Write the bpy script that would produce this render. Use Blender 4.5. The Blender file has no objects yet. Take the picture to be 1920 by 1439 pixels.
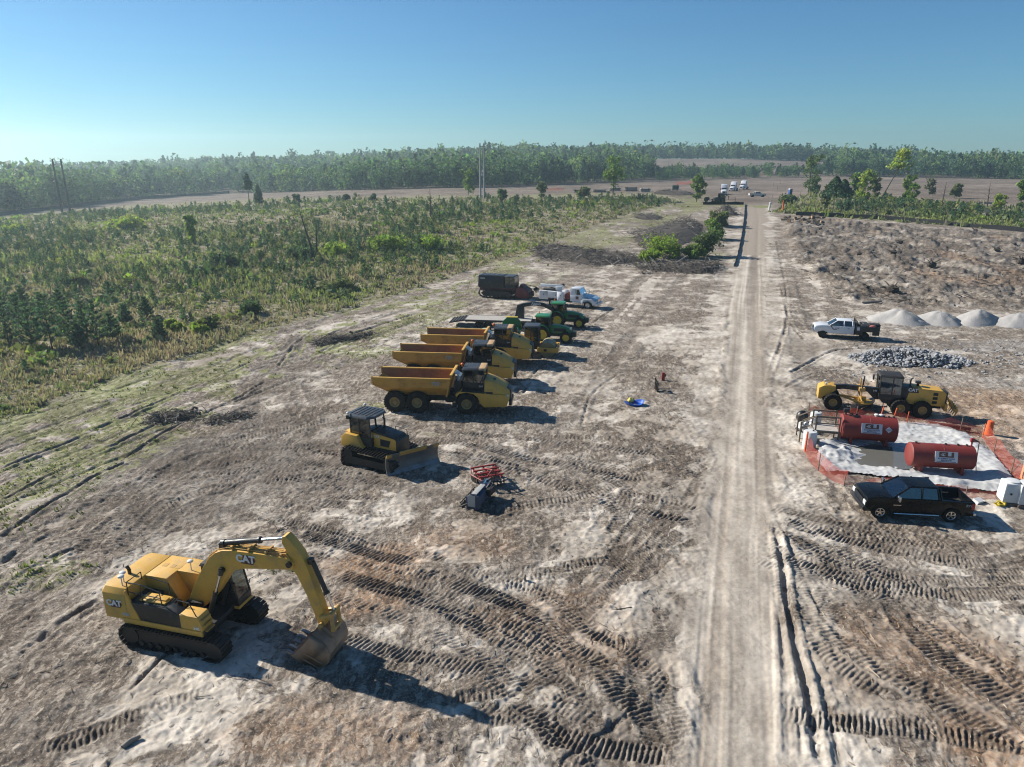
import bpy, bmesh, math, random, time
import numpy as np
from mathutils import Vector, Matrix
random.seed(7); RNG = np.random.default_rng(11)
T0 = time.time()
SC = bpy.context.scene; COL = SC.collection
R = math.radians
# ------------------------------------------------------------------ camera (drone about 19 m up, looking slightly down)
CAMH, PITCH, FPX = 18.7, R(17.5), 1333.0          # FPX: focal length in pixels of a 1920 wide picture
sp, cp = math.sin(PITCH), math.cos(PITCH)
cam_d = bpy.data.cameras.new('camera'); cam = bpy.data.objects.new('camera', cam_d); COL.objects.link(cam)
cam.location = (0, 0, CAMH); cam.rotation_euler = (math.pi/2 - PITCH, 0, 0)
cam_d.sensor_fit = 'HORIZONTAL'; cam_d.sensor_width = 36; cam_d.lens = FPX/1920*36
cam_d.clip_start = .5; cam_d.clip_end = 9000; SC.camera = cam
SC.render.resolution_x, SC.render.resolution_y = 1024, 767
# ------------------------------------------------------------------ terrain
def sst(a, b, x):
    t = np.clip((np.asarray(x, float)-a)/(b-a), 0, 1); return t*t*(3-2*t)
def H(x, y):
    x = np.asarray(x, float); y = np.asarray(y, float)
    az = x/np.maximum(y, 1.)
    h = 5.6*sst(95, 275, y)*sst(-190, -20, x)
    ridge = np.interp(az, [-.9, -.7, -.45, -.2, .3, .5, .8], [-2, 1, 7, 13.5, 14, 9.5, 4])
    h = h + ridge*sst(470, 900, y)
    h = h - 2.5*sst(280, 470, y)*sst(.02, -.5, az)
    return h
def P(u, v, dz=0.):
    """point of the terrain seen at pixel (u, v) of the 1920x1439 photograph, dz above the ground"""
    a, b = (u-960)/FPX, (v-719.5)/FPX
    d = np.array([a, cp-b*sp, -sp-b*cp]); z = dz
    for _ in range(60):
        t = (CAMH-z)/max(-d[2], 1e-4); t = min(t, 3000); q = d*t
        z = .5*z + .5*(float(H(q[0], q[1]))+dz)
    return Vector((q[0], q[1], z))
# ------------------------------------------------------------------ value noise
def _hash(ix, iy, s):
    h = (ix.astype(np.int64)*374761393 + iy.astype(np.int64)*668265263 + s*974634777) & 0xffffffff
    h = ((h ^ (h >> 13))*1274126177) & 0xffffffff
    return ((h ^ (h >> 16)) & 0xffff)/32767.5-1
def vn(x, y, s=0):
    fx, fy = np.floor(x), np.floor(y); tx, ty = x-fx, y-fy
    tx = tx*tx*(3-2*tx); ty = ty*ty*(3-2*ty)
    a, b, c, d = _hash(fx, fy, s), _hash(fx+1, fy, s), _hash(fx, fy+1, s), _hash(fx+1, fy+1, s)
    return a+(b-a)*tx+(c-a)*ty+(a-b-c+d)*tx*ty
def fbm(x, y, s=0, o=4, g=.5):
    r = 0.; a = 1.; n = 0.
    for i in range(o):
        r = r+a*vn(x, y, s+i*17); n += a; a *= g
        x, y = 1.9*x*.8-1.9*y*.6+3.1, 1.9*x*.6+1.9*y*.8-1.7
    return r/n
def ridged(x, y, s=0, o=4):
    r = 0.; a = 1.; n = 0.
    for i in range(o):
        r = r+a*(1-2*np.abs(vn(x, y, s+i*17))); n += a; a *= .5
        x, y = 1.9*x*.8-1.9*y*.6+3.1, 1.9*x*.6+1.9*y*.8-1.7
    return r/n
# ------------------------------------------------------------------ materials
def newmat(name):
    m = bpy.data.materials.new(name); m.use_nodes = True
    nt = m.node_tree; nt.nodes.clear()
    out = nt.nodes.new('ShaderNodeOutputMaterial')
    return m, nt, out
def N(nt, t, **kw):
    n = nt.nodes.new('ShaderNode'+t)
    for k, v in kw.items():
        if k.startswith('i_'):
            key = k[2:].replace('_', ' ')
            n.inputs[int(key) if key.isdigit() else key].default_value = v
        else: setattr(n, k, v)
    return n
def L(nt, a, b): nt.links.new(a, b)
def mix(nt, fac, a, b, mode='MIX'):
    n = N(nt, 'Mix', data_type='RGBA', blend_type=mode)
    for i, s in ((0, fac), (6, a), (7, b)):
        if hasattr(s, 'is_output'): L(nt, s, n.inputs[i])
        else: n.inputs[i].default_value = s if i == 0 or len(s) == 4 else (*s, 1)
    return n.outputs[2]
def ramp(nt, src, lo, hi, a=0., b=1.):
    n = N(nt, 'MapRange', interpolation_type='SMOOTHSTEP', i_1=lo, i_2=hi, i_3=a, i_4=b)
    L(nt, src, n.inputs[0]); return n.outputs[0]
def mth(nt, op, a, b=None):
    n = N(nt, 'Math', operation=op)
    for i, s in enumerate((a, b)):
        if s is None: continue
        if hasattr(s, 'is_output'): L(nt, s, n.inputs[i])
        else: n.inputs[i].default_value = s
    return n.outputs[0]
DUST = (.26, .21, .16)
MATS = {}
def paint(name, col, rough=.5, metal=0., dirt=.35, dcol=DUST, scale=1.6, coat=0., bump=.0, spec=.5):
    """a real surface: its colour, uneven wear, dust in patches and a fine mottling"""
    m, nt, out = newmat(name); MATS[name] = m; col = tuple(x*.82 for x in col); dcol = tuple(x*.82 for x in dcol)
    b = N(nt, 'BsdfPrincipled'); L(nt, b.outputs[0], out.inputs[0])
    tc = N(nt, 'TexCoord')
    n1 = N(nt, 'TexNoise', i_Scale=scale, i_Detail=7., i_Roughness=.65); L(nt, tc.outputs['Object'], n1.inputs['Vector'])
    n2 = N(nt, 'TexNoise', i_Scale=scale*9, i_Detail=3.); L(nt, tc.outputs['Object'], n2.inputs['Vector'])
    c = mix(nt, ramp(nt, n2.outputs[0], .3, .7, 0, .28), col, tuple(x*.72 for x in col))
    c = mix(nt, ramp(nt, n1.outputs[0], .45, .75, 0, dirt), c, dcol)
    L(nt, c, b.inputs['Base Color'])
    L(nt, ramp(nt, n1.outputs[0], .35, .75, rough, min(1, rough+.35)), b.inputs['Roughness'])
    b.inputs['Metallic'].default_value = metal; b.inputs['Coat Weight'].default_value = coat
    b.inputs['Specular IOR Level'].default_value = spec
    if bump:
        bp = N(nt, 'Bump', i_Strength=bump, i_Distance=.05); L(nt, n2.outputs[0], bp.inputs['Height']); L(nt, bp.outputs[0], b.inputs['Normal'])
    return m
def glassmat(name, tint, fac=.12):
    m, nt, out = newmat(name); MATS[name] = m
    tr = N(nt, 'BsdfTransparent', i_Color=(*tint, 1)); gl = N(nt, 'BsdfGlossy', i_Roughness=.04, i_Color=(.9, .95, 1, 1))
    lw = N(nt, 'LayerWeight', i_Blend=.25); f = mth(nt, 'MULTIPLY_ADD', lw.outputs['Fresnel'], .8); f.node.inputs[2].default_value = fac
    mx = N(nt, 'MixShader'); L(nt, f, mx.inputs[0]); L(nt, tr.outputs[0], mx.inputs[1]); L(nt, gl.outputs[0], mx.inputs[2])
    L(nt, mx.outputs[0], out.inputs[0]); return m
Y = paint('machine_yellow', (.70, .40, .065), .42, dirt=.42)
YD = paint('dusty_yellow', (.60, .35, .08), .5, dirt=.65)
YR = paint('worn_bed_yellow', (.62, .32, .055), .55, dirt=.75, dcol=(.2, .1, .055), scale=.9)
K = paint('black_paint', (.013, .014, .016), .35, dirt=.22)
KM = paint('matte_black', (.02, .02, .021), .6, dirt=.4, dcol=(.1, .085, .07))
ROOF = paint('dark_roof', (.045, .055, .068), .38, dirt=.25, dcol=(.16, .16, .16))
RUB = paint('tyre_rubber', (.018, .017, .017), .75, dirt=.7, dcol=(.085, .068, .053), scale=3, spec=.2)
TRK = paint('track_steel', (.055, .05, .047), .45, .55, dirt=.7, dcol=(.1, .08, .065), scale=4)
STL = paint('bare_steel', (.32, .31, .3), .35, .7, dirt=.6, dcol=(.2, .15, .11))
CHR = paint('chrome', (.75, .75, .76), .12, 1., dirt=.1)
WHT = paint('white_paint', (.74, .76, .79), .3, dirt=.12, coat=.4)
GRN = paint('tractor_green', (.018, .20, .05), .35, dirt=.18, coat=.3)
GRK = paint('dark_green', (.012, .04, .02), .5, dirt=.35)
YEL = paint('rim_yellow', (.62, .47, .03), .45, dirt=.3)
RED = paint('implement_red', (.30, .025, .025), .45, dirt=.3)
MAR = paint('maroon', (.13, .012, .016), .4, dirt=.3)
TNK = paint('tank_red', (.215, .030, .024), .5, dirt=.35, dcol=(.17, .07, .05), scale=.8)
ORG = paint('orange_plastic', (.78, .13, .03), .6, dirt=.15)
WPL = paint('white_plastic', (.72, .73, .72), .45, dirt=.2)
BLU = paint('blue_plastic', (.012, .11, .55), .3, dirt=.08)
BLD = paint('dark_blue', (.02, .045, .10), .4, dirt=.3)
YPL = paint('yellow_sheet', (.75, .62, .12), .5, dirt=.2)
PLK = paint('weathered_planks', (.52, .49, .44), .8, dirt=.5, dcol=(.3, .25, .2), scale=1.)
WOOD = paint('wood', (.20, .155, .115), .8, dirt=.5, dcol=(.1, .08, .06), bump=.3)
BARK = paint('bark', (.085, .065, .05), .9, dirt=.5, dcol=(.17, .14, .11), bump=.5)
GWD = paint('grey_deadwood', (.24, .215, .185), .9, dirt=.5, dcol=(.12, .095, .075))
LOGE = paint('cut_wood', (.45, .29, .16), .8, dirt=.4, dcol=(.2, .12, .08))
LAMP = paint('lamp_lens', (.8, .8, .78), .1, dirt=0.)
AMB = paint('amber_lens', (.85, .16, .02), .25, dirt=0.)
RLN = paint('red_lens', (.5, .02, .02), .2, dirt=0.)
SEAT = paint('seat_cloth', (.03, .03, .032), .8, dirt=.1)
WPT = paint('white_lettering', (.8, .8, .8), .5, dirt=.05)
BRN = paint('brown_lettering', (.16, .065, .035), .5, dirt=.05)
GRYL = paint('grey_lettering', (.42, .42, .40), .5, dirt=.1)
SIGN = paint('sign_board', (.66, .68, .72), .5, dirt=.12)
NAVY = paint('navy_lettering', (.05, .06, .15), .5, dirt=0.)
GLS = glassmat('tinted_glass', (.30, .36, .36))
GLD = glassmat('dark_glass', (.10, .13, .14), .1)
# ------------------------------------------------------------------ mesh builder
class B:
    def __init__(s): s.v = []; s.f = []; s.m = []
    def add(s, vs, fs, m=0):
        o = len(s.v); s.v += [tuple(v) for v in vs]
        s.f += [tuple(i+o for i in f) for f in fs]; s.m += [m]*len(fs); return s
    def box(s, c, sz, m=0, rot=None, top=(1, 1), sh=(0, 0)):
        x, y, z = (k/2 for k in sz); vs = []
        for k, (a, b) in ((-1, (1, 1)), (1, top)):
            for i, j in ((-1, -1), (1, -1), (1, 1), (-1, 1)):
                vs.append(Vector((i*x*a+(sh[0] if k > 0 else 0), j*y*b+(sh[1] if k > 0 else 0), k*z)))
        if rot is not None: vs = [rot @ v for v in vs]
        c = Vector(c)
        return s.add([v+c for v in vs], [(3, 2, 1, 0), (4, 5, 6, 7), (0, 1, 5, 4), (1, 2, 6, 5), (2, 3, 7, 6), (3, 0, 4, 7)], m)
    def bb(s, x0, x1, y0, y1, z0, z1, m=0, **k):
        return s.box(((x0+x1)/2, (y0+y1)/2, (z0+z1)/2), (x1-x0, y1-y0, z1-z0), m, **k)
    def prism(s, poly, y0, y1, m=0, ins=None):
        n = len(poly); q = ins or poly
        vs = [(x, y0, z) for x, z in poly]+[(x, y1, z) for x, z in q]
        return s.add(vs, [tuple(range(n-1, -1, -1)), tuple(range(n, 2*n))]+[(i, (i+1) % n, n+(i+1) % n, n+i) for i in range(n)], m)
    def prismz(s, poly, z0, z1, m=0, top=None):
        n = len(poly); q = top or poly
        vs = [(x, y, z0) for x, y in poly]+[(x, y, z1) for x, y in q]
        return s.add(vs, [tuple(range(n-1, -1, -1)), tuple(range(n, 2*n))]+[(i, (i+1) % n, n+(i+1) % n, n+i) for i in range(n)], m)
    def cyl(s, p0, p1, r0, r1=None, n=12, m=0, cap=True):
        p0, p1 = Vector(p0), Vector(p1); r1 = r0 if r1 is None else r1
        d = (p1-p0).normalized(); a = d.orthogonal().normalized(); b = d.cross(a)
        vs = []
        for p, r in ((p0, r0), (p1, r1)):
            for i in range(n):
                t = 2*math.pi*i/n; vs.append(p+a*(r*math.cos(t))+b*(r*math.sin(t)))
        fs = [(i, (i+1) % n, n+(i+1) % n, n+i) for i in range(n)]
        if cap: fs += [tuple(range(n-1, -1, -1)), tuple(range(n, 2*n))]
        return s.add(vs, fs, m)
    def tube(s, pts, r, n=6, m=0):
        for a, b in zip(pts[:-1], pts[1:]): s.cyl(a, b, r, n=n, m=m)
        return s
    def limb(s, pts, rs, n=6, m=0):
        vs = []; fs = []
        pts = [Vector(p) for p in pts]
        for k, (p, r) in enumerate(zip(pts, rs)):
            d = (pts[min(k+1, len(pts)-1)]-pts[max(k-1, 0)]).normalized()
            a = d.cross(Vector((.3, 1, .1))).normalized(); b = d.cross(a)
            for i in range(n):
                t = 2*math.pi*i/n; vs.append(p+a*(r*math.cos(t))+b*(r*math.sin(t)))
        for k in range(len(pts)-1):
            for i in range(n): fs.append((k*n+i, k*n+(i+1) % n, (k+1)*n+(i+1) % n, (k+1)*n+i))
        fs.append(tuple(range((len(pts)-1)*n, len(pts)*n))); return s.add(vs, fs, m)
    def lathe(s, prof, o=(0, 0, 0), ax='y', n=28, m=0, closed=False):
        vs = []; k = len(prof); o = Vector(o)
        for i in range(n):
            t = 2*math.pi*i/n; c, q = math.cos(t), math.sin(t)
            for r, h in prof:
                vs.append(o+Vector({'y': (r*c, h, r*q), 'x': (h, r*c, r*q), 'z': (r*c, r*q, h)}[ax]))
        fs = []
        for i in range(n):
            for j in range(k if closed else k-1):
                a, b = i*k+j, i*k+(j+1) % k; i2 = (i+1) % n
                fs.append((a, b, i2*k+(j+1) % k, i2*k+j))
        return s.add(vs, fs, m)
    def sheet(s, line, y0, y1, th, m=0):
        ls = [Vector((x, z)) for x, z in line]; off = []
        for i in range(len(ls)):
            d = (ls[min(i+1, len(ls)-1)]-ls[max(i-1, 0)]).normalized(); off.append(ls[i]+Vector((-d.y, d.x))*th)
        return s.prism([tuple(p) for p in ls]+[tuple(p) for p in reversed(off)], y0, y1, m)
    def ell(s, c, r, m=0, n=12, k=8):
        prof = [(math.sin(math.pi*j/k), -math.cos(math.pi*j/k)) for j in range(k+1)]
        o = len(s.v); s.lathe(prof, (0, 0, 0), 'z', n, m)
        for i in range(o, len(s.v)): v = s.v[i]; s.v[i] = (c[0]+v[0]*r[0], c[1]+v[1]*r[1], c[2]+v[2]*r[2])
        return s
    def mesh(s, name, mats, bev=0., smooth=30):
        me = bpy.data.meshes.new(name); me.from_pydata(s.v, [], s.f)
        for i, k in enumerate(s.m):
            if k: me.polygons[i].material_index = k
        for m in (mats if isinstance(mats, (list, tuple)) else [mats]): me.materials.append(m)
        bm = bmesh.new(); bm.from_mesh(me)
        bmesh.ops.remove_doubles(bm, verts=bm.verts, dist=1e-5)
        bmesh.ops.recalc_face_normals(bm, faces=bm.faces)
        if bev:
            es = [e for e in bm.edges if len(e.link_faces) == 2 and e.calc_face_angle(0) > R(28) and e.calc_length() > 2.2*bev]
            bmesh.ops.bevel(bm, geom=es, offset=bev, segments=2, profile=.6, affect='EDGES', clamp_overlap=True)
        bm.to_mesh(me); bm.free()
        if smooth:
            me.polygons.foreach_set('use_smooth', [True]*len(me.polygons)); me.set_sharp_from_angle(angle=R(smooth))
        return me
    def build(s, name, mats, parent=None, bev=0., smooth=30, loc=None):
        return link(name, s.mesh(name, mats, bev, smooth), parent, loc)
def link(name, me, parent=None, loc=None):
    o = bpy.data.objects.new(name, me); COL.objects.link(o)
    if parent is not None: o.parent = parent
    if loc is not None: o.location = loc
    return o
def tag(o, label, cat, group=None, kind=None):
    if label: o['label'] = label
    if cat: o['category'] = cat
    if group: o['group'] = group
    if kind: o['kind'] = kind
    return o
def thing(name, label, cat, loc=(0, 0, 0), rz=0., group=None):
    o = bpy.data.objects.new(name, None); COL.objects.link(o)
    o.location = loc; o.rotation_euler = (0, 0, rz); o.empty_display_size = .3
    return tag(o, label, cat, group)
def kids(o): return [c for c in bpy.data.objects if c.parent == o]
def copy_tree(o, parent=None):
    c = o.copy(); COL.objects.link(c)
    if parent is not None: c.parent = parent
    for ch in kids(o): copy_tree(ch, c)
    return c
def place2(root, la, pa, lb, pb, dz=0.):
    """put a thing where two of its ground points are seen"""
    a, b = P(*pa), P(*pb); la, lb = Vector(la), Vector(lb)
    ang = math.atan2((b-a).y, (b-a).x)-math.atan2((lb-la).y, (lb-la).x)
    put(root, (a+b)/2, (la+lb)/2, ang, dz)
def put(root, w, l, ang, dz=0.):
    c, q = math.cos(ang), math.sin(ang)
    x, y = w.x-(c*l[0]-q*l[1]), w.y-(q*l[0]+c*l[1])
    root.location = (x, y, float(H(x, y))+dz); root.rotation_euler = (0, 0, ang)
_txt = {}
def text(parent, name, s, size, loc, ex, ey, m, bold=.0, ext=.006, wid=1.):
    """raised lettering; ex = reading direction, ey = up direction of the letters"""
    key = (s, size, bold, ext, m.name, wid)
    if key not in _txt:
        cu = bpy.data.curves.new('lettering', 'FONT'); cu.body = s; cu.size = size; cu.offset = bold; cu.extrude = ext
        cu.align_x = 'CENTER'; cu.align_y = 'CENTER'; cu.resolution_u = 3
        ob = bpy.data.objects.new('lettering', cu); COL.objects.link(ob)
        bpy.context.view_layer.update()
        me = bpy.data.meshes.new_from_object(ob.evaluated_get(bpy.context.evaluated_depsgraph_get()))
        me.name = 'lettering'; me.materials.clear(); me.materials.append(m)
        if wid != 1.: me.transform(Matrix.Diagonal((wid, 1, 1, 1)))
        bpy.data.objects.remove(ob); bpy.data.curves.remove(cu); _txt[key] = me
    o = link(name, _txt[key], parent)
    ex, ey = Vector(ex).normalized(), Vector(ey).normalized(); ez = ex.cross(ey).normalized(); ey = ez.cross(ex)
    mt = Matrix((ex, ey, ez)).transposed().to_4x4(); mt.translation = Vector(loc); o.matrix_local = mt
    return o
_wh = {}
def wheel(root, x, y, r, w, rimm, style='road', name='wheel', rimf=.56, both=False):
    key = (r, w, rimm.name, style, rimf)
    if key not in _wh:
        b = B()
        b.lathe([(rimf*r, -.44*w), (.82*r, -.5*w), (.95*r, -.47*w), (r, -.36*w), (r, .36*w), (.95*r, .47*w), (.82*r, .5*w), (rimf*r, .44*w)], n=30)
        if style == 'lug':
            n = 22
            for sgn in (-1, 1):
                for i in range(n):
                    t = 2*math.pi*(i+(.5 if sgn > 0 else 0))/n
                    rot = Matrix.Rotation(-t, 3, 'Y') @ Matrix.Rotation(sgn*R(32), 3, 'X')
                    b.box((math.cos(t)*r*1.0, sgn*.25*w, math.sin(t)*r*1.0), (.055*r, .52*w, .075*r), rot=rot)
        elif style == 'block':
            n = 26
            for i in range(n):
                t = 2*math.pi*i/n
                for sgn in (-1, 1):
                    b.box((math.cos(t)*r, sgn*.27*w, math.sin(t)*r), (.06*r, .4*w, .13*r), rot=Matrix.Rotation(-t, 3, 'Y'))
        tm = b.mesh('tyre', RUB, smooth=40)
        q = B()
        if style == 'spoke':
            q.lathe([(.60*r, -.46*w), (.60*r, .46*w), (.54*r, .47*w), (.50*r, .40*w)], n=24)
            q.lathe([(.60*r, -.46*w), (.54*r, -.47*w), (.50*r, -.40*w)], n=24)
            for sg in (-1, 1):
                q.cyl((0, sg*.2*w, 0), (0, sg*.22*w, 0), .52*r, n=20, m=1)
                q.cyl((0, sg*.2*w, 0), (0, sg*.42*w, 0), .15*r, n=12)
                for i in range(5):
                    t = 2*math.pi*i/5+.3
                    q.box((math.cos(t)*.32*r, sg*.36*w, math.sin(t)*.32*r), (.42*r, .1*w, .15*r), rot=Matrix.Rotation(-t, 3, 'Y'))
            q.m = q.m
        else:
            k = r*rimf/.56; q.lathe([(0, -.34*w), (.2*k, -.34*w), (.22*k, -.24*w), (.4*k, -.2*w), (.46*k, -.36*w), (.58*k, -.45*w), (.58*k, .45*w), (.46*k, .36*w), (.4*k, .2*w), (.22*k, .24*w), (.2*k, .34*w), (0, .34*w)], n=24)
            for i in range(8):
                t = 2*math.pi*i/8
                for sg in (-1, 1): q.cyl((math.cos(t)*.3*r, sg*.2*w, math.sin(t)*.3*r), (math.cos(t)*.3*r, sg*.27*w, math.sin(t)*.3*r), .03*r, n=6)
        _wh[key] = (tm, q.mesh('rim', [rimm, KM]))
    tm, rm = _wh[key]
    o = link(name, tm, root, (x, y, r)); link('rim', rm, o); return o
def hull(pts):
    pts = sorted(set(pts)); lo = []; up = []
    for seq, h in ((pts, lo), (pts[::-1], up)):
        for p in seq:
            while len(h) > 1 and (h[-1][0]-h[-2][0])*(p[1]-h[-2][1])-(h[-1][1]-h[-2][1])*(p[0]-h[-2][0]) <= 0: h.pop()
            h.append(p)
    return lo[:-1]+up[:-1]
def belt(circs, y, w, pitch, th=.045, gr=.05):
    """a crawler track: shoes with grousers round the hull of its wheels"""
    pts = []
    for cx, cz, r in circs:
        pts += [(round(cx+r*math.cos(2*math.pi*i/40), 4), round(cz+r*math.sin(2*math.pi*i/40), 4)) for i in range(40)]
    h = hull(pts); h.append(h[0]); seg = [math.dist(a, b) for a, b in zip(h[:-1], h[1:])]; tot = sum(seg)
    n = int(tot/pitch); b = B(); k = 0; acc = 0.
    for i in range(n):
        s = tot*i/n
        while acc+seg[k] < s: acc += seg[k]; k += 1
        t = (s-acc)/seg[k]; px = h[k][0]+(h[k+1][0]-h[k][0])*t; pz = h[k][1]+(h[k+1][1]-h[k][1])*t
        a = math.atan2(h[k+1][1]-h[k][1], h[k+1][0]-h[k][0]); rot = Matrix.Rotation(-a, 3, 'Y')
        nx, nz = math.sin(a), -math.cos(a)
        b.box((px, y, pz), (pitch*.9, w, th), rot=rot)
        b.box((px+nx*gr*.7-math.cos(a)*pitch*.3, y, pz+nz*gr*.7-math.sin(a)*pitch*.3), (.035, w*.98, gr), rot=rot)
    return b
EXPO, HAZE, SKYS, SKYT, SKYD, SKYO, SKYA = 0.84, 0.00036, .049, (.54, .90, 1.14, 1), 0.05, 3., 1.0
# ================================================================== light and sky
AZS, ELS = R(154), R(31)                           # direction TO the sun: left, a little behind the far things
wd = bpy.data.worlds.new('World'); SC.world = wd; wd.use_nodes = True
nt = wd.node_tree; nt.nodes.clear()
sky = N(nt, 'TexSky', sky_type='NISHITA', sun_disc=False, sun_elevation=ELS, sun_rotation=math.pi/2-AZS,
        altitude=100., air_density=SKYA, dust_density=SKYD, ozone_density=SKYO)
bg = N(nt, 'Background', i_Strength=SKYS); L(nt, mix(nt, 1., sky.outputs[0], SKYT, 'MULTIPLY'), bg.inputs[0])
L(nt, bg.outputs[0], N(nt, 'OutputWorld').inputs[0])
sl = bpy.data.lights.new('sun', 'SUN'); sl.energy = 5.; sl.angle = R(.55); sl.color = (1, .94, .85)
so = bpy.data.objects.new('sun', sl); COL.objects.link(so); so.location = (-60, 40, 80)
sd = Vector((math.cos(AZS)*math.cos(ELS), math.sin(AZS)*math.cos(ELS), math.sin(ELS)))
so.rotation_euler = sd.to_track_quat('Z', 'Y').to_euler()
vs = SC.view_settings; vs.view_transform = 'Standard'; vs.look = 'None'; vs.exposure = EXPO; vs.gamma = 1
cy = SC.cycles; cy.use_denoising = True; cy.max_bounces = 6; cy.diffuse_bounces = 2; cy.glossy_bounces = 3
cy.transparent_max_bounces = 12; cy.volume_bounces = 0; cy.transmission_bounces = 2
try: cy.denoiser = 'OPENIMAGEDENOISE'
except Exception: pass
cy.sample_clamp_indirect = 4; cy.filter_width = 1.15
# ================================================================== ground
def poly_sd(px, py, X, Y):
    """signed distance to a polygon, positive inside"""
    n = len(px); ins = np.zeros(X.shape, bool); d = np.full(X.shape, 1e9)
    for i in range(n):
        x0, y0, x1, y1 = px[i], py[i], px[(i+1) % n], py[(i+1) % n]
        c = ((y0 > Y) != (y1 > Y)) & (X < (x1-x0)*(Y-y0)/((y1-y0) if y1 != y0 else 1e-9)+x0); ins ^= c
        l2 = (x1-x0)**2+(y1-y0)**2+1e-9; t = np.clip(((X-x0)*(x1-x0)+(Y-y0)*(y1-y0))/l2, 0, 1)
        d = np.minimum(d, np.hypot(X-x0-t*(x1-x0), Y-y0-t*(y1-y0)))
    return np.where(ins, d, -d)
def smooth_line(pts, n=10):
    p = np.array(pts, float); p = np.vstack([2*p[0]-p[1], p, 2*p[-1]-p[-2]]); out = []
    for i in range(1, len(p)-2):
        for t in np.linspace(0, 1, n, endpoint=False):
            a, b, c, d = p[i-1], p[i], p[i+1], p[i+2]
            out.append(.5*(2*b+(c-a)*t+(2*a-5*b+4*c-d)*t*t+(3*b-a-3*c+d)*t**3))
    out.append(p[-2]); return np.array(out)
def px_line(uv): return [tuple(P(u, v))[:2] for u, v in uv]
def line_coords(line, X, Y):
    """distance across (signed) and along a polyline"""
    D = np.full(X.shape, 1e9); S = np.zeros(X.shape); acc = 0.
    for (x0, y0), (x1, y1) in zip(line[:-1], line[1:]):
        dx, dy = x1-x0, y1-y0; l = math.hypot(dx, dy)+1e-9
        t = ((X-x0)*dx+(Y-y0)*dy)/(l*l); tc = np.clip(t, 0, 1)
        d = np.hypot(X-x0-tc*dx, Y-y0-tc*dy); sg = np.where((X-x0)*dy-(Y-y0)*dx > 0, 1., -1.)
        k = d < np.abs(D); D = np.where(k, d*sg, D); S = np.where(k, acc+tc*l, S); acc += l
    return D, S, acc
# grid: a fan whose rows and columns widen with distance, well past both sides of the frame
ys = [-40., -25., -12., -2., 5., 10., 13.]
while ys[-1] < 1430: ys.append(ys[-1]+min(14., max(.048 if ys[-1] > 15 else .3, .62*ys[-1]**2/13300)))
ys = np.array(ys); NC = 1040
ts = np.linspace(-1, 1, NC); ts = .93*ts+.25*ts**9
GX = np.outer(np.maximum(ys, 13)+3, ts); GY = np.repeat(ys[:, None], NC, 1)
NR = len(ys)
Z = np.zeros_like(GX)
A = {k: np.zeros_like(GX) for k in ('road', 'tread', 'green', 'sand', 'field', 'clear', 'chip', 'grav', 'lane')}
near = int(np.searchsorted(ys, 330))
def sub(x0, x1, y0, y1):
    r0, r1 = np.searchsorted(ys, y0), np.searchsorted(ys, y1)
    xs = GX[r0:r1]
    c = np.where((xs.max(0) > x0) & (xs.min(0) < x1))[0]
    if r1 <= r0 or len(c) == 0: return None
    return slice(r0, r1), slice(c[0], c[-1]+1)
# --- areas, read off the photograph on the ground
FIELD_E = px_line([(-260, 880), (0, 792), (130, 742), (250, 700), (400, 652), (500, 618), (600, 594), (700, 566), (850, 520), (1000, 470), (1100, 432), (1180, 402), (1290, 378)])
FIELD = FIELD_E+px_line([(1230, 363), (1000, 368), (700, 371), (480, 375), (300, 383), (130, 398), (-60, 413), (-260, 428)])+[(-330, 180), (-330, 60), (-90, 40)]
ROADL = smooth_line(px_line([(1376, 1500), (1378, 1300), (1383, 1100), (1390, 900), (1398, 700), (1404, 560), (1410, 470), (1413, 420), (1413, 396), (1410, 384), (1400, 374)]), 6)
ROUGH = px_line([(1462, 418), (1500, 408), (1930, 442), (2150, 470), (2150, 590), (1930, 586), (1700, 578), (1560, 566), (1500, 520), (1470, 470)])
GRASSR = px_line([(1440, 398), (1470, 388), (1520, 362), (1640, 366), (1800, 382), (2100, 410), (2200, 470), (1930, 436), (1700, 418), (1500, 404)])
sN = (slice(0, near), slice(0, NC)); x, y = GX[sN], GY[sN]
fx, fy = zip(*FIELD); fsd = poly_sd(fx, fy, x, y)+1.2*fbm(x*.25, y*.25, 5)+.6*vn(x*.9, y*.9, 8)
A['field'][sN] = sst(-.3, .6, fsd)
rx, ry = zip(*ROUGH); rsd = poly_sd(rx, ry, x, y)+1.5*fbm(x*.2, y*.2, 15)
gx, gy = zip(*GRASSR); gsd = poly_sd(gx, gy, x, y)+1.5*fbm(x*.2, y*.2, 25)
A['field'][sN] = np.maximum(A['field'][sN], sst(-.5, 1.5, gsd))
D, S, LEN = line_coords(ROADL, x, y)
rw = 1.85+.4*vn(S*.10, np.sign(D)*3, 3)+.25*vn(S*.45, np.sign(D)*5, 4)+.006*S*(S > 60)
rd = sst(.6, -.6, np.abs(D)-rw+.8*fbm(x*.7, y*.7, 9)+1.1*fbm(x*.22, y*.22, 10)); A['road'][sN] = rd
off = rsd.clip(0, 3)/3
A['sand'][sN] += .62*sst(6.5, 2.2, np.abs(D))*(1-rd)
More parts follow.
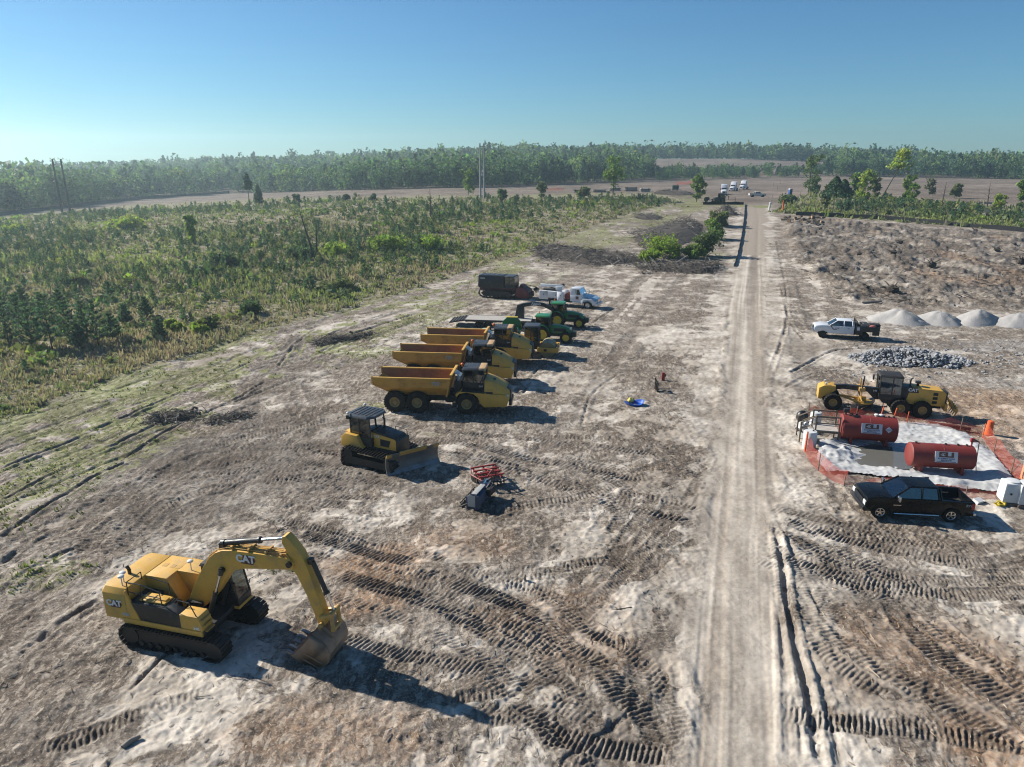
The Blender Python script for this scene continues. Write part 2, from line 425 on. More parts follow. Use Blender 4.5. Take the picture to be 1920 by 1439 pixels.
# grassy strip along the field edge and its ruts, parallel to the edge
ex = 1-sst(6, 24, -fsd); th = R(67); al, ac = x*math.cos(th)+y*math.sin(th), -x*math.sin(th)+y*math.cos(th)
ac = ac+1.6*vn(al*.035, ac*.05, 31)
A['green'][sN] += np.clip(ex*sst(-.45, .25, fbm(al*.07, ac*.28, 33)+.4*vn(x*.8, y*.8, 35))*1., 0, 1)*(1-A['field'][sN])
left = sst(0, -8, x-(y-58)*.42+3)*sst(150, 90, y)*(1-A['field'][sN])
rut = ridged(al*.045, ac*.55, 37, 2)
A['tread'][sN] += .55*left*sst(.45, .85, rut)*sst(-.2, .3, vn(al*.06, ac*.12, 39))
Z[sN] -= .10*left*sst(.45, .9, rut)
A['sand'][sN] += .4*left*sst(.1, .7, vn(al*.05, ac*.6, 41))
# wheel streaks running along both sides of the road
rs_ = sst(34, 8, np.abs(D))*sst(.6, 1.2, np.abs(D)-rw)*sst(170, 130, y)*(1-A['field'][sN])
st_ = vn(D*.55+.8*fbm(x*.09, y*.09, 45), S*.022, 46)+.5*vn(D*1.7, S*.04, 47)+.35*fbm(x*.6, y*.6, 48)
A['tread'][sN] += .55*rs_*sst(.25, .9, st_); A['sand'][sN] += .6*rs_*sst(-.1, -.8, st_)
Z[sN] -= .05*rs_*sst(.4, .9, st_)
# general lumps
near_w = sst(170, 60, y)
lump = (.09*fbm(x*.55, y*.55, 51, 3)+.05*ridged(x*1.7, y*1.7, 53, 2)+.024*vn(x*5, y*5, 57)+.013*vn(x*10.5, y*10.5, 58))
Z[sN] += lump*(1-.75*rd)*near_w
Z[sN] -= .035*rd*sst(.2, .9, vn(D*1.6+.5*vn(S*.03, S*0, 6), S*.012, 61))+.014*rd*sst(.34, .18, np.abs(np.abs(D+.3*vn(S*.02, S*0, 66))-.95))
Z[sN] += .07*sst(.5, .1, np.abs(np.abs(D)-rw-.15))*sst(0, .6, vn(S*.25, np.sign(D)*7, 63))*near_w
# torn up clearing beyond the gravel
rough = sst(0, 4, rsd)
big = ridged(x*.16, y*.11, 71, 4); lum2 = fbm(x*.33, y*.24, 77, 4)
Z[sN] += rough*(1.0*np.clip(big-.15, 0, 1)+.75*np.clip(lum2, 0, 1)+.38*ridged(x*.8, y*.6, 79, 3))
A['tread'][sN] += rough*np.clip(.5+.7*sst(-.25, .2, .6*lum2+.8*fbm(x*.8, y*.45, 73, 5)), 0, 1)
A['sand'][sN] += rough*.22*sst(.1, -.4, lum2)*sst(-.3, .3, fbm(x*.12, y*.1, 75)+.1)
A['chip'][sN] += rough*.8*sst(.25, .5, vn(x*.13, y*.1, 83))
# brown cleared land beyond
far = sst(225, 262, y+.12*x)*(1-A['field'][sN]); A['clear'][sN] = far
A['clear'][near:] = 1.
# bare brown belt at the far side of the field and pale scrapes on it
# rust of wood chips, gravel
def blob(u, v, ru, rv, k, amt, seed=0):
    c = P(u, v); s = sub(c.x-ru*1.6, c.x+ru*1.6, c.y-rv*1.6, c.y+rv*1.6)
    if s is None: return
    q = 1-np.hypot((GX[s]-c.x)/ru, (GY[s]-c.y)/rv)+.45*fbm(GX[s]*.5, GY[s]*.5, 90+seed, 4)
    A[k][s] = np.maximum(A[k][s], amt*sst(0, .6, q))
for a in ((730, 1060, 3.4, 2.2, 'chip', .9), (690, 1130, 2.4, 1.8, 'chip', .8), (1780, 1240, 5, 4.5, 'chip', .55), (1880, 1400, 3, 2, 'chip', .7), (1640, 740, 7, 4, 'chip', .6), (1850, 760, 13, 7, 'chip', .65), (1890, 800, 8, 5, 'chip', .5), (1050, 1150, 4, 3, 'chip', .35), (600, 1380, 5, 2, 'chip', .4), (1100, 1230, 3, 2, 'chip', .4), (860, 1010, 4, 2.5, 'chip', .4), (1680, 662, 9, 5, 'grav', .6), (1880, 650, 10, 4, 'grav', .55), (1870, 720, 8, 2.5, 'grav', .4), (1740, 607, 13, 4.5, 'grav', .5),
          (1490, 1330, 3, 3.6, 'sand', .6), (1650, 1200, 2.2, 2, 'sand', .5), (1620, 1330, 2.6, 2.2, 'sand', .55), (1110, 1020, 3.4, 3, 'sand', .75), (1190, 930, 2.6, 5, 'sand', .8), (1220, 1130, 2.5, 3.5, 'sand', .7), (860, 1320, 2.2, 1.2, 'sand', .55), (330, 1330, 3, 2, 'sand', .6), (1100, 720, 6, 6, 'sand', .4), (1260, 640, 6, 12, 'sand', .5), (1490, 640, 5, 14, 'sand', .6), (1480, 820, 2.6, 9, 'sand', .6), (840, 1040, 2.4, 1.2, 'sand', .6),
          (1430, 388, 5, 6, 'green', 1.), (1505, 392, 7, 9, 'green', 1.), (1370, 386, 9, 6, 'green', 1.), (1330, 480, 7, 12, 'green', .5), (1250, 430, 8, 14, 'green', .45), (530, 1060, 2, 1, 'green', .4), (90, 1080, 4, 2.5, 'green', .5), (40, 870, 5, 2.2, 'green', .6), (160, 965, 2.4, 1.2, 'green', .5), (700, 760, 3, 1.5, 'green', .6), (790, 815, 3.5, 1.4, 'green', .45), (700, 660, 6, 4, 'green', .6), (855, 620, 7, 4, 'green', .5), (1180, 412, 20, 12, 'green', .6), (1860, 618, 9, 2.5, 'green', .35),
          (450, 858, 12, 6, 'tread', 1.), (330, 940, 7, 6, 'tread', .85), (600, 900, 8, 3, 'tread', .85), (1620, 1080, 5, 2.5, 'tread', .8), (560, 800, 6, 4, 'tread', .7), (250, 960, 4, 3, 'tread', .55), (540, 700, 4, 7, 'tread', .6), (600, 640, 4, 3, 'tread', .7), (800, 930, 2.6, 2.8, 'tread', .6), (1640, 1120, 2.4, 1.4, 'tread', .8), (1280, 1130, 1.5, 2.6, 'tread', .5), (1290, 960, 1.5, 4, 'tread', .55), (1490, 720, 3, 3, 'tread', .5), (830, 560, 14, 5, 'tread', .45), (1120, 480, 22, 14, 'tread', .8), (1260, 430, 13, 24, 'tread', .75), (1290, 495, 12, 9, 'tread', .7), (1170, 690, 3, 2.4, 'tread', .5), (1300, 760, 2, 12, 'tread', .35)):
    blob(*a, seed=hash(a[:2]) % 50)
def strip(uv, w=.75, kind='bars', pitch=.25, dep=.10, dark=.9, brk=.25, seed=0, skew=.25):
    ln = smooth_line(px_line(uv), 7); m = w+.6
    s = sub(ln[:, 0].min()-m, ln[:, 0].max()+m, ln[:, 1].min()-m, ln[:, 1].max()+m)
    if s is None: return
    x, y = GX[s], GY[s]; d, t, tot = line_coords(ln, x, y); a = np.abs(d)
    on = sst(w/2+.08, w/2-.05, a+.08*vn(x*2.5, y*2.5, seed+7))*sst(0, .5, t)*sst(tot, tot-.5, t)
    on = on*(1-.92*A['road'][s])
    on = on*sst(brk-.75, brk-.3, vn(t*.45, d*.6, seed)+.45*vn(x*1.3, y*1.3, seed+3)+.3*vn(x*4, y*4, seed+2)+.25)
    if kind == 'bars':
        ph = (t+skew*d+.028*vn(x*3, y*3, seed+5))/pitch; wv = np.sin(2*math.pi*ph)
        bar = np.clip(wv*1.6, -1, 1)
        Z[s] += on*dep*np.clip(.75+.6*vn(t*.35, d*.4, seed+15), .25, 1.2)*(.55*bar*sst(w/2, w/2-.12, a)-.2)
        A['tread'][s] = np.maximum(A['tread'][s], on*dark*(.62+.38*np.clip(.6-bar, 0, 1)))
        Z[s] += .5*dep*sst(.14, .02, np.abs(a-w/2-.05))*sst(.3, .8, vn(t*.6, d*0, seed+9)+.6)*on.max()*sst(0, 1, t)*sst(tot, tot-1, t)*.8
    else:
        Z[s] += -dep*on*sst(w/2, w*.2, a)+.5*dep*sst(.2, .05, np.abs(a-w/2-.12))*sst(0, 1, t)*sst(tot, tot-1, t)
        A['tread'][s] = np.maximum(A['tread'][s], on*dark)
    A['green'][s] *= 1-.8*on; A['sand'][s] *= 1-.6*on
ST = [([(590, 1009), (650, 1024), (716, 1042), (760, 1052)], .8), ([(660, 1085), (720, 1103), (795, 1125), (873, 1160), (967, 1212), (1031, 1255)], .85), ([(860, 1098), (941, 1124), (1012, 1162), (1072, 1218), (1117, 1240), (1150, 1280), (1184, 1318), (1218, 1352), (1229, 1395)], .9),
      ([(1005, 1272), (1064, 1304), (1098, 1332), (1110, 1372)], .95), ([(650, 1200), (750, 1226), (862, 1250)], .75), ([(1045, 1385), (1130, 1402), (1218, 1412)], .8), ([(985, 1335), (1038, 1385)], .7), ([(980, 1345), (930, 1350)], .6),
      ([(330, 945), (400, 918), (469, 918), (531, 930), (600, 946), (690, 952)], .8), ([(190, 997), (250, 940), (303, 892), (369, 846), (437, 826), (487, 814), (600, 792), (640, 786)], .8), ([(240, 1012), (300, 952), (344, 914), (390, 892), (437, 886), (500, 886), (600, 910), (640, 915)], .8),
      ([(422, 869), (500, 860), (600, 872), (650, 878)], .75), ([(455, 838), (530, 836), (600, 846), (632, 850)], .75), ([(748, 822), (818, 828), (897, 838), (976, 856), (1100, 880), (1200, 896), (1290, 872)], .85), ([(739, 791), (798, 803), (847, 812), (956, 820), (1100, 836), (1195, 848)], .7),
      ([(840, 850), (900, 862), (980, 880), (1060, 900), (1130, 926)], .8), ([(700, 905), (600, 895), (520, 902)], .7), ([(1444, 1037), (1485, 1060), (1510, 1080)], .75), ([(1500, 1010), (1519, 1024), (1575, 1049), (1650, 1076), (1762, 1084), (1935, 1076)], .9), ([(1480, 1050), (1526, 1066), (1594, 1084), (1687, 1102), (1800, 1117), (1935, 1113)], .9), ([(1490, 985), (1556, 1005), (1631, 1023), (1725, 1042), (1837, 1057), (1935, 1041)], .85), ([(1500, 965), (1580, 985), (1660, 1000), (1760, 1020)], .7),
      ([(1520, 1100), (1549, 1133), (1579, 1180), (1631, 1226), (1706, 1278), (1785, 1324), (1860, 1370)], .95), ([(1605, 1105), (1669, 1129), (1699, 1176), (1762, 1226), (1837, 1275), (1930, 1330)], .95), ([(1460, 1338), (1537, 1350), (1669, 1365), (1837, 1388), (1940, 1410)], .8), ([(1200, 1250), (1207, 1335), (1235, 1385)], .8), ([(1215, 950), (1180, 1000), (1150, 1050)], .7), ([(1210, 960), (1280, 975), (1300, 1000)], .7), ([(1010, 1060), (1060, 1062), (1110, 1055)], .6),
      ([(930, 960), (1010, 945), (1100, 930), (1170, 905)], .7), ([(1230, 850), (1270, 875), (1300, 890)], .7), ([(560, 840), (590, 800), (560, 750), (545, 700), (560, 650)], .8), ([(480, 800), (478, 750), (495, 700), (540, 650)], .8), ([(100, 1400), (160, 1380), (230, 1350)], .7), ([(1170, 1060), (1215, 1040), (1260, 1010)], .7), ([(1320, 880), (1290, 935), (1230, 1010), (1120, 1130), (1040, 1200)], .55)]
rt = random.Random(4)
for i, (uv, w) in enumerate(ST):
    w *= 1.12; dd = np.mean([v for _, v in uv]); k = max(.35, (dd-560)/700)
    for g in range(4):
        du, dv = (rt.choice((-1, 1))*rt.uniform(18, 90)*k, rt.choice((-1, 1))*rt.uniform(8, 40)*k)
        u0, v0 = uv[0]; u1, v1 = uv[-1]; e0 = (u0-(uv[1][0]-u0)*rt.uniform(.3, 1.2), v0-(uv[1][1]-v0)*rt.uniform(.3, 1.2)); e1 = (u1+(u1-uv[-2][0])*rt.uniform(.3, 1.2), v1+(v1-uv[-2][1])*rt.uniform(.3, 1.2))
        rot_ = rt.uniform(-.1, .1); cu, cv = (u0+u1)/2, (v0+v1)/2
        ln2 = [(cu+(u-cu)-rot_*(v-cv)*1.5+du, cv+(v-cv)+rot_*(u-cu)*.5+dv) for u, v in [e0]+uv+[e1]]
        if min(v for _, v in ln2) < 600: continue
        strip(ln2, w*rt.uniform(.7, 1.), 'bars', .215 if dd > 1000 else .27, rt.uniform(.025, .045), rt.uniform(.35, .7), .62, 2000+i*40+g*7, rt.uniform(-.4, .4))
    e0 = (uv[0][0]-(uv[1][0]-uv[0][0])*.5, uv[0][1]-(uv[1][1]-uv[0][1])*.5); e1 = (uv[-1][0]+(uv[-1][0]-uv[-2][0])*.5, uv[-1][1]+(uv[-1][1]-uv[-2][1])*.5)
    strip([e0]+uv+[e1], w, 'bars', .195 if dd > 1000 else .25, .062, .95, .2, 100+i*11)
GR = [([(1455, 985), (1468, 1067), (1479, 1150), (1500, 1240), (1519, 1326), (1540, 1450)], .5, .16), ([(1462, 1120), (1470, 1250), (1476, 1440)], .35, .1), ([(1500, 1180), (1545, 1300), (1580, 1440)], .3, .05), ([(1440, 930), (1470, 1000), (1530, 1130), (1590, 1300)], .3, .04),
      ([(580, 650), (640, 618), (720, 590), (790, 570), (860, 560)], .5, .12), ([(600, 660), (660, 628), (740, 600), (810, 580)], .5, .12), ([(520, 690), (560, 640), (620, 605), (700, 585)], .4, .1), ([(0, 880), (130, 828), (250, 775), (380, 720), (470, 680)], .4, .1), ([(0, 940), (120, 880), (240, 822), (330, 780)], .4, .1), ([(0, 1010), (70, 960), (160, 905), (250, 860)], .4, .1), ([(0, 1060), (60, 1010), (110, 985)], .45, .12), ([(0, 1115), (60, 1070), (160, 1020)], .5, .12), ([(20, 1250), (100, 1180), (190, 1120)], .5, .1), ([(230, 860), (330, 800), (430, 755), (500, 715)], .35, .1),
      ([(980, 740), (1010, 690), (1060, 650), (1120, 600), (1180, 560)], .4, .08), ([(1130, 700), (1160, 680), (1220, 672), (1290, 690)], .3, .08), ([(1090, 800), (1110, 740), (1160, 700)], .35, .07), ([(1480, 700), (1560, 660), (1640, 655)], .5, .1), ([(1470, 730), (1530, 700), (1620, 695)], .5, .1), ([(1445, 700), (1475, 600), (1470, 520), (1455, 450)], .5, .08), ([(1510, 640), (1480, 600), (1465, 540)], .4, .08), ([(1190, 1330), (1100, 1400), (1040, 1440)], .4, .06), ([(1000, 1270), (940, 1325), (880, 1360)], .4, .06), ([(240, 1300), (300, 1240), (330, 1215)], .3, .08)]
for i, (uv, w, dp) in enumerate(GR): strip(uv, w*.75, 'groove', 1, dp*.95, .62, .62, 700+i*13)
# tyre prints lengthwise on the road
s = sub(4, 60, 14, 140); d, t, _ = line_coords(ROADL, GX[s], GY[s])
A['tread'][s] += .45*A['road'][s]*sst(.1, .75, vn(d*1.15, t*.02, 811)+.35*vn(d*4, t*.03, 813)+.2*vn(GX[s]*1.5, GY[s]*1.5, 815))
A['lane'][s] = .48+.75*vn(d*1.3+.4*vn(t*.03, d*0, 5), t*.018, 821)+.5*vn(d*4.2+.6*vn(t*.1, d*0, 7), t*.035, 823)+.6*fbm(GX[s]*.9, GY[s]*.5, 825)
Z[s] += .012*A['road'][s]*vn(d*7+.8*vn(t*.2, d*0, 819), t*.05, 817)*sst(60, 30, GY[s])
for k in A: np.clip(A[k], 0, 1, out=A[k])
Z += H(GX, GY)
verts = np.stack([GX, GY, Z], -1).reshape(-1, 3).astype(np.float32)
idx = np.arange(NR*NC).reshape(NR, NC)
quads = np.stack([idx[:-1, :-1], idx[:-1, 1:], idx[1:, 1:], idx[1:, :-1]], -1).reshape(-1, 4)
def grid_mesh(name, V, Q, attrs, mats, smooth=True):
    used, inv = np.unique(Q, return_inverse=True); Q = inv.reshape(Q.shape); V = V[used]
    me = bpy.data.meshes.new(name); me.vertices.add(len(V)); me.vertices.foreach_set('co', V.ravel())
    k = Q.shape[1]
    me.loops.add(Q.size); me.loops.foreach_set('vertex_index', Q.ravel().astype(np.int32))
    me.polygons.add(len(Q)); me.polygons.foreach_set('loop_start', np.arange(0, Q.size, k, dtype=np.int32))
    me.polygons.foreach_set('use_smooth', np.full(len(Q), smooth)); me.update(calc_edges=True)
    for a, val in attrs.items():
        val = np.asarray(val, np.float32).reshape(-1, *np.shape(val)[1:]) if np.ndim(val) > 1 else np.asarray(val, np.float32)
        val = val[used]
        if val.ndim == 1: me.attributes.new(a, 'FLOAT', 'POINT').data.foreach_set('value', val)
        else: me.attributes.new(a, 'FLOAT_COLOR', 'POINT').data.foreach_set('color', val.ravel())
    for m in mats: me.materials.append(m)
    return me
flat = {k: v.reshape(-1) for k, v in A.items()}
def fmask(m): return m.reshape(-1)[quads].mean(1)
mr, mf = fmask(A['road']) > .5, fmask(A['field']) > .5
# soil: grey-brown torn ground, pale sand, dark turned soil, wood chips, gravel, weeds
m, nt, out = newmat('site_soil'); SOIL = m
pb = N(nt, 'BsdfPrincipled', i_Roughness=.95); pb.inputs['Specular IOR Level'].default_value = .12; L(nt, pb.outputs[0], out.inputs[0])
tc = N(nt, 'TexCoord'); OB = tc.outputs['Object']
def nz(sc, det=5., rgh=.6, vec=OB, dist=0.):
    n = N(nt, 'TexNoise', i_Scale=sc, i_Detail=det, i_Roughness=rgh, i_Distortion=dist); L(nt, vec, n.inputs['Vector']); return n.outputs[0]
def at(k): return N(nt, 'Attribute', attribute_name=k).outputs['Fac']
mp = N(nt, 'Mapping'); mp.inputs['Scale'].default_value = (1, .35, 1); mp.inputs['Rotation'].default_value = (0, 0, R(-25)); L(nt, OB, mp.inputs['Vector'])
nb, nm, nf, ng, ns = nz(.11, 8, .68), nz(.55, 8, .75), nz(3.2, 6, .78), nz(15., 4, .8), nz(7., 6, .8, mp.outputs[0])
c = mix(nt, ramp(nt, nm, .40, .60), (.15, .127, .105), (.335, .298, .255))
c = mix(nt, ramp(nt, nz(.3, 8, .72), .46, .57, 0, .78), c, (.176, .141, .112))
sandm = mth(nt, 'ADD', mth(nt, 'MULTIPLY', at('sand'), .20), mth(nt, 'ADD', mth(nt, 'MULTIPLY', nb, .50), mth(nt, 'MULTIPLY', nz(.55, 10, .72, dist=.6), .50)))
c = mix(nt, ramp(nt, sandm, .515, .56), c, mix(nt, ramp(nt, nm, .4, .6), (.35, .315, .27), (.50, .455, .395)))
roadc = mix(nt, mth(nt, 'ADD', mth(nt, 'MULTIPLY', ramp(nt, nf, .3, .7), .3), mth(nt, 'MULTIPLY', at('lane'), .8)), (.25, .208, .165), (.56, .50, .42))
c = mix(nt, at('road'), c, roadc)
c = mix(nt, mth(nt, 'MULTIPLY', at('grav'), ramp(nt, nm, .35, .6, .3, 1)), c, (.34, .335, .33))
c = mix(nt, mth(nt, 'MULTIPLY', at('chip'), ramp(nt, nf, .35, .6, .2, 1)), c, (.40, .245, .14))
c = mix(nt, mth(nt, 'MULTIPLY', at('tread'), ramp(nt, nf, .25, .65, 1., .6)), c, (.094, .081, .07))
clr = mix(nt, ramp(nt, nz(.035, 6, .65), .4, .65), (.105, .08, .063), (.18, .142, .115))
clr = mix(nt, ramp(nt, nz(.012, 4, .6), .52, .62, 0, .5), clr, (.3, .24, .2))
c = mix(nt, at('clear'), c, clr)
grs = mix(nt, ramp(nt, nf, .3, .7), (.13, .15, .045), (.225, .235, .085))
c = mix(nt, ramp(nt, mth(nt, 'MULTIPLY', at('green'), ramp(nt, nz(1.6, 6, .75), .3, .62, .35, 1.35)), .35, .75, 0, .85), c, grs)
fld = mix(nt, ramp(nt, nz(.16, 7, .7), .38, .62), (.175, .168, .09), (.31, .255, .175))
fld = mix(nt, ramp(nt, nz(.05, 5, .6), .5, .6, 0, .6), fld, (.17, .185, .07))
fld = mix(nt, ramp(nt, nf, .35, .65, 0, .4), fld, (.085, .09, .045))
c = mix(nt, at('field'), c, fld)
mac = mix(nt, ramp(nt, nz(.16, 7, .7, dist=.4), .40, .60), (.68, .64, .60), (1.16, 1.16, 1.15))
mac = mix(nt, at('road'), mac, (1, 1, 1)); mac = mix(nt, at('field'), mac, (1, 1, 1))
c = mix(nt, 1., c, mac, 'MULTIPLY')
# straw, twigs and chips too small to model one by one, and fine mottling
nr_ = mth(nt, 'MULTIPLY', mth(nt, 'SUBTRACT', 1., mth(nt, 'MULTIPLY', at('road'), .75)), mth(nt, 'SUBTRACT', 1., mth(nt, 'MULTIPLY', ramp(nt, sandm, .505, .55), .72))); nr_ = mth(nt, 'MULTIPLY', nr_, mth(nt, 'SUBTRACT', 1., mth(nt, 'MULTIPLY', at('tread'), .6)))
c = mix(nt, mth(nt, 'MULTIPLY', nr_, ramp(nt, ns, .56, .66, 0, .55)), c, (.50, .43, .345))
c = mix(nt, mth(nt, 'MULTIPLY', nr_, ramp(nt, ns, .45, .35, 0, .65)), c, (.075, .062, .05))
c = mix(nt, mth(nt, 'MULTIPLY', nr_, ramp(nt, ng, .45, .33, 0, .5)), c, (.07, .058, .048))
c = mix(nt, mth(nt, 'MULTIPLY', nr_, ramp(nt, ng, .56, .68, 0, .35)), c, (.58, .52, .44))
for sc_, vec_, am_ in ((7., mp.outputs[0], .42), (16., OB, .3)):
    vo = N(nt, 'TexVoronoi', i_Scale=sc_); L(nt, vec_, vo.inputs['Vector']); sp_c = N(nt, 'SeparateColor'); L(nt, vo.outputs['Color'], sp_c.inputs[0])
    c = mix(nt, mth(nt, 'MULTIPLY', nr_, ramp(nt, sp_c.outputs[0], .72, .98, 0, am_)), c, (.56, .49, .40))
    c = mix(nt, mth(nt, 'MULTIPLY', nr_, ramp(nt, sp_c.outputs[0], .3, .02, 0, am_*1.2)), c, (.06, .05, .042))
L(nt, c, pb.inputs['Base Color'])
hgt = mth(nt, 'ADD', mth(nt, 'MULTIPLY', nf, .075), mth(nt, 'MULTIPLY', ng, .03))
bp = N(nt, 'Bump', i_Strength=.8, i_Distance=1.); L(nt, mth(nt, 'MULTIPLY', hgt, nr_), bp.inputs['Height'])
L(nt, bp.outputs[0], pb.inputs['Normal'])
for nm_, mk in (('ground', ~mr & ~mf), ('road', mr), ('field', mf & ~mr)):
    o = link(nm_, grid_mesh(nm_, verts, quads[mk], flat, [SOIL])); o['kind'] = 'structure'
def gz(x, y):
    """height of the ground as built, for small things lying on it"""
    r = int(np.clip(np.searchsorted(ys, y), 1, NR-1)); t = x/(max(ys[r], 13)+3); c = int(np.clip(np.searchsorted(ts, t), 1, NC-1))
    return float(max(Z[r, c], Z[r-1, c-1]))
def gzv(x, y):
    r = np.clip(np.searchsorted(ys, y), 1, NR-1); t = x/(np.maximum(ys[r], 13)+3); c = np.clip(np.searchsorted(ts, t), 1, NC-1)
    return Z[r, c]
def inside(poly, x, y):
    px, py = zip(*poly); return poly_sd(px, py, np.asarray(x), np.asarray(y))
print('ground', NR, NC, round(time.time()-T0, 1))
# ------------------------------------------------------------------ air
if HAZE:
    m, nt, out = newmat('haze_air')
    pv = N(nt, 'VolumePrincipled', i_Density=HAZE, i_Anisotropy=.55); pv.inputs['Color'].default_value = (.70, .91, 1, 1)
    L(nt, pv.outputs[0], out.inputs['Volume'])
    b = B(); b.bb(-1500, 1500, -45, 1470, -14, 62)
    o = b.build('haze', [m], smooth=0); o['kind'] = 'stuff'
# ================================================================== machines
AX, AY, AZ = (1, 0, 0), (0, 1, 0), (0, 0, 1)
NX, NY = (-1, 0, 0), (0, -1, 0)
# ------------------------------------------------------------------ excavator
RIMD = paint('dusty_rim', (.34, .235, .075), .55, dirt=.6)
t = thing('excavator', 'yellow crawler excavator with its boom raised and bucket resting on the ground', 'excavator')
for s in (-1, 1):
    cs = [(-2.05, .5, .47), (2.05, .5, .47)]
    tr = belt(cs, s*1.32, .72, .19, gr=.06).build('track', TRK, t, smooth=0)
    b = B()
    b.prism([(-1.9, .22), (1.9, .22), (2.0, .5), (1.7, .78), (-1.7, .78), (-2.0, .5)], s*1.32-.2, s*1.32+.2)
    for i in range(8): b.cyl((-1.5+i*.43, s*1.32-.27, .2), (-1.5+i*.43, s*1.32+.27, .2), .12)
    for x in (-2.05, 2.05): b.cyl((x, s*1.32-.24, .5), (x, s*1.32+.24, .5), .4, n=22)
    for x in (-.8, .7): b.cyl((x, s*1.32-.2, .84), (x, s*1.32+.2, .84), .1)
    b.build('track_frame', TRK, tr)
b = B(); b.prismz([(-1.2, -1.1), (1.2, -1.1), (1.2, 1.1), (-1.2, 1.1)], .45, .9, top=[(-.8, -.8), (.8, -.8), (.8, .8), (-.8, .8)]); b.cyl((0, 0, .85), (0, 0, 1.12), .75, n=24)
b.build('undercarriage', KM, t)
b = B(); b.bb(-2.3, 1.7, -1.44, 1.44, 1.08, 1.3); dk_ = b.build('deck', KM, t, .02)
b = B(); b.bb(-2.3, 1.62, -1.52, -1.44, 1.06, 1.31); b.bb(-2.3, 1.62, 1.44, 1.52, 1.06, 1.31); b.build('skirt', Y, dk_, .02)
# tall rear bodywork and counterweight
b = B()
b.prismz([(-3.4, -1.15), (-3.18, -1.5), (-2.05, -1.5), (-2.05, 1.5), (-3.18, 1.5), (-3.4, 1.15)], 1.2, 2.42)
b.prismz([(-3.4, -1.15), (-3.18, -1.5), (-2.05, -1.5), (-2.05, 1.5), (-3.18, 1.5), (-3.4, 1.15)], 2.42, 2.66, top=[(-3.22, -1.1), (-3.1, -1.36), (-2.05, -1.36), (-2.05, 1.36), (-3.1, 1.36), (-3.22, 1.1)])
cw = b.build('counterweight', Y, t, .04)
b = B()
b.prism([(-2.05, 1.3), (-1.45, 1.3), (-2.0, 2.62), (-2.05, 2.62)], -1.495, -1.40)
b.bb(-2.045, -.95, -.25, 1.44, 1.3, 2.64); b.bb(-.95, .16, .42, 1.44, 1.3, 2.64)
b.prism([(-.97, 1.3), (-.25, 1.3), (-.95, 2.6)], -.25, .42)
bd = b.build('engine_hood', Y, t, .03)
for x in (-1.75, -1.35, -1.05):
    b = B(); b.bb(x-.11, x+.11, .55, .8, 2.64, 2.648); b.build('vent', YD, bd)
b = B()
b.bb(-2.04, -1.2, -1.36, -.26, 1.3, 2.02, m=0); b.bb(-1.2, -.3, -.9, -.26, 1.3, 1.7)
for i in range(9): b.cyl((-1.9+.1*i, -.9+.05*(i % 3), 2.0), (-1.8+.1*i, -.6-.05*(i % 4), 2.1), .06, n=8)
for i in range(7): b.tube([(-1.1+.12*i, -.8, 1.75), (-1.0+.13*i, -.6, 1.98), (-.9+.12*i, -.4, 1.8)], .025)
b.build('engine_bay', KM, t)
b = B(); b.prism([(-1.42, 1.3), (.75, 1.3), (.62, 1.9), (-.1, 2.12), (-1.78, 2.12)], -1.485, -1.0)
b.build('side_panel', K, t, .02)
b = B(); b.bb(-1.5, -.25, -1.30, -.75, 2.13, 2.2); b.bb(-.95, -.3, -1.15, -.9, 2.2, 2.26); b.build('tank_cover', Y, t, .02)
b = B(); b.prism([(.58, 1.3), (1.62, 1.3), (1.62, 1.5), (1.45, 1.96), (.58, 1.96)], -1.49, -.82)
fx_ = b.build('step_box', Y, t, .03)
b = B()
for z in (1.3, 1.55, 1.78): b.bb(1.5-.3*(z-1.3), 1.78-.3*(z-1.3), -1.4, -.9, z-.02, z+.02)
b.build('step', YD, fx_)
b = B()
for pts in ([(-2.0, -1.32, 2.05), (-2.0, -1.32, 2.95), (-1.3, -1.32, 2.95), (-.4, -1.32, 2.75), (-.35, -1.32, 2.1)], [(-1.3, -1.32, 2.1), (-1.3, -1.32, 2.95)], [(-2.0, -1.32, 2.5), (-.4, -1.32, 2.45)], [(-2.0, -1.32, 2.95), (-2.0, -.5, 2.95), (-2.0, -.5, 2.6)], [(.5, -1.42, 1.9), (.55, -1.42, 2.6), (1.1, -1.42, 2.55), (1.55, -1.42, 1.55)], [(-.4, -.75, 2.15), (-.4, -.75, 2.8), (-1.3, -.75, 2.95)]):
    b.tube(pts, .022, 6)
b.build('handrail', K, t)
b = B(); b.tube([(-2.75, -.35, 2.6), (-2.75, -.35, 2.86), (-2.85, -.35, 3.02)], .075, 10); b.build('exhaust_pipe', K, t)
for (x, y, z) in ((-2.35, -1.2, 2.66), (-.35, .6, 2.64), (-2.5, -.95, 2.66)):
    b = B(); b.cyl((x, y, z), (x, y, z+.42), .025, n=6); b.cyl((x, y, z+.42), (x, y, z+.47), .13, n=14); b.ell((x, y, z+.47), (.13, .13, .05)); b.build('antenna', [WPL], t)
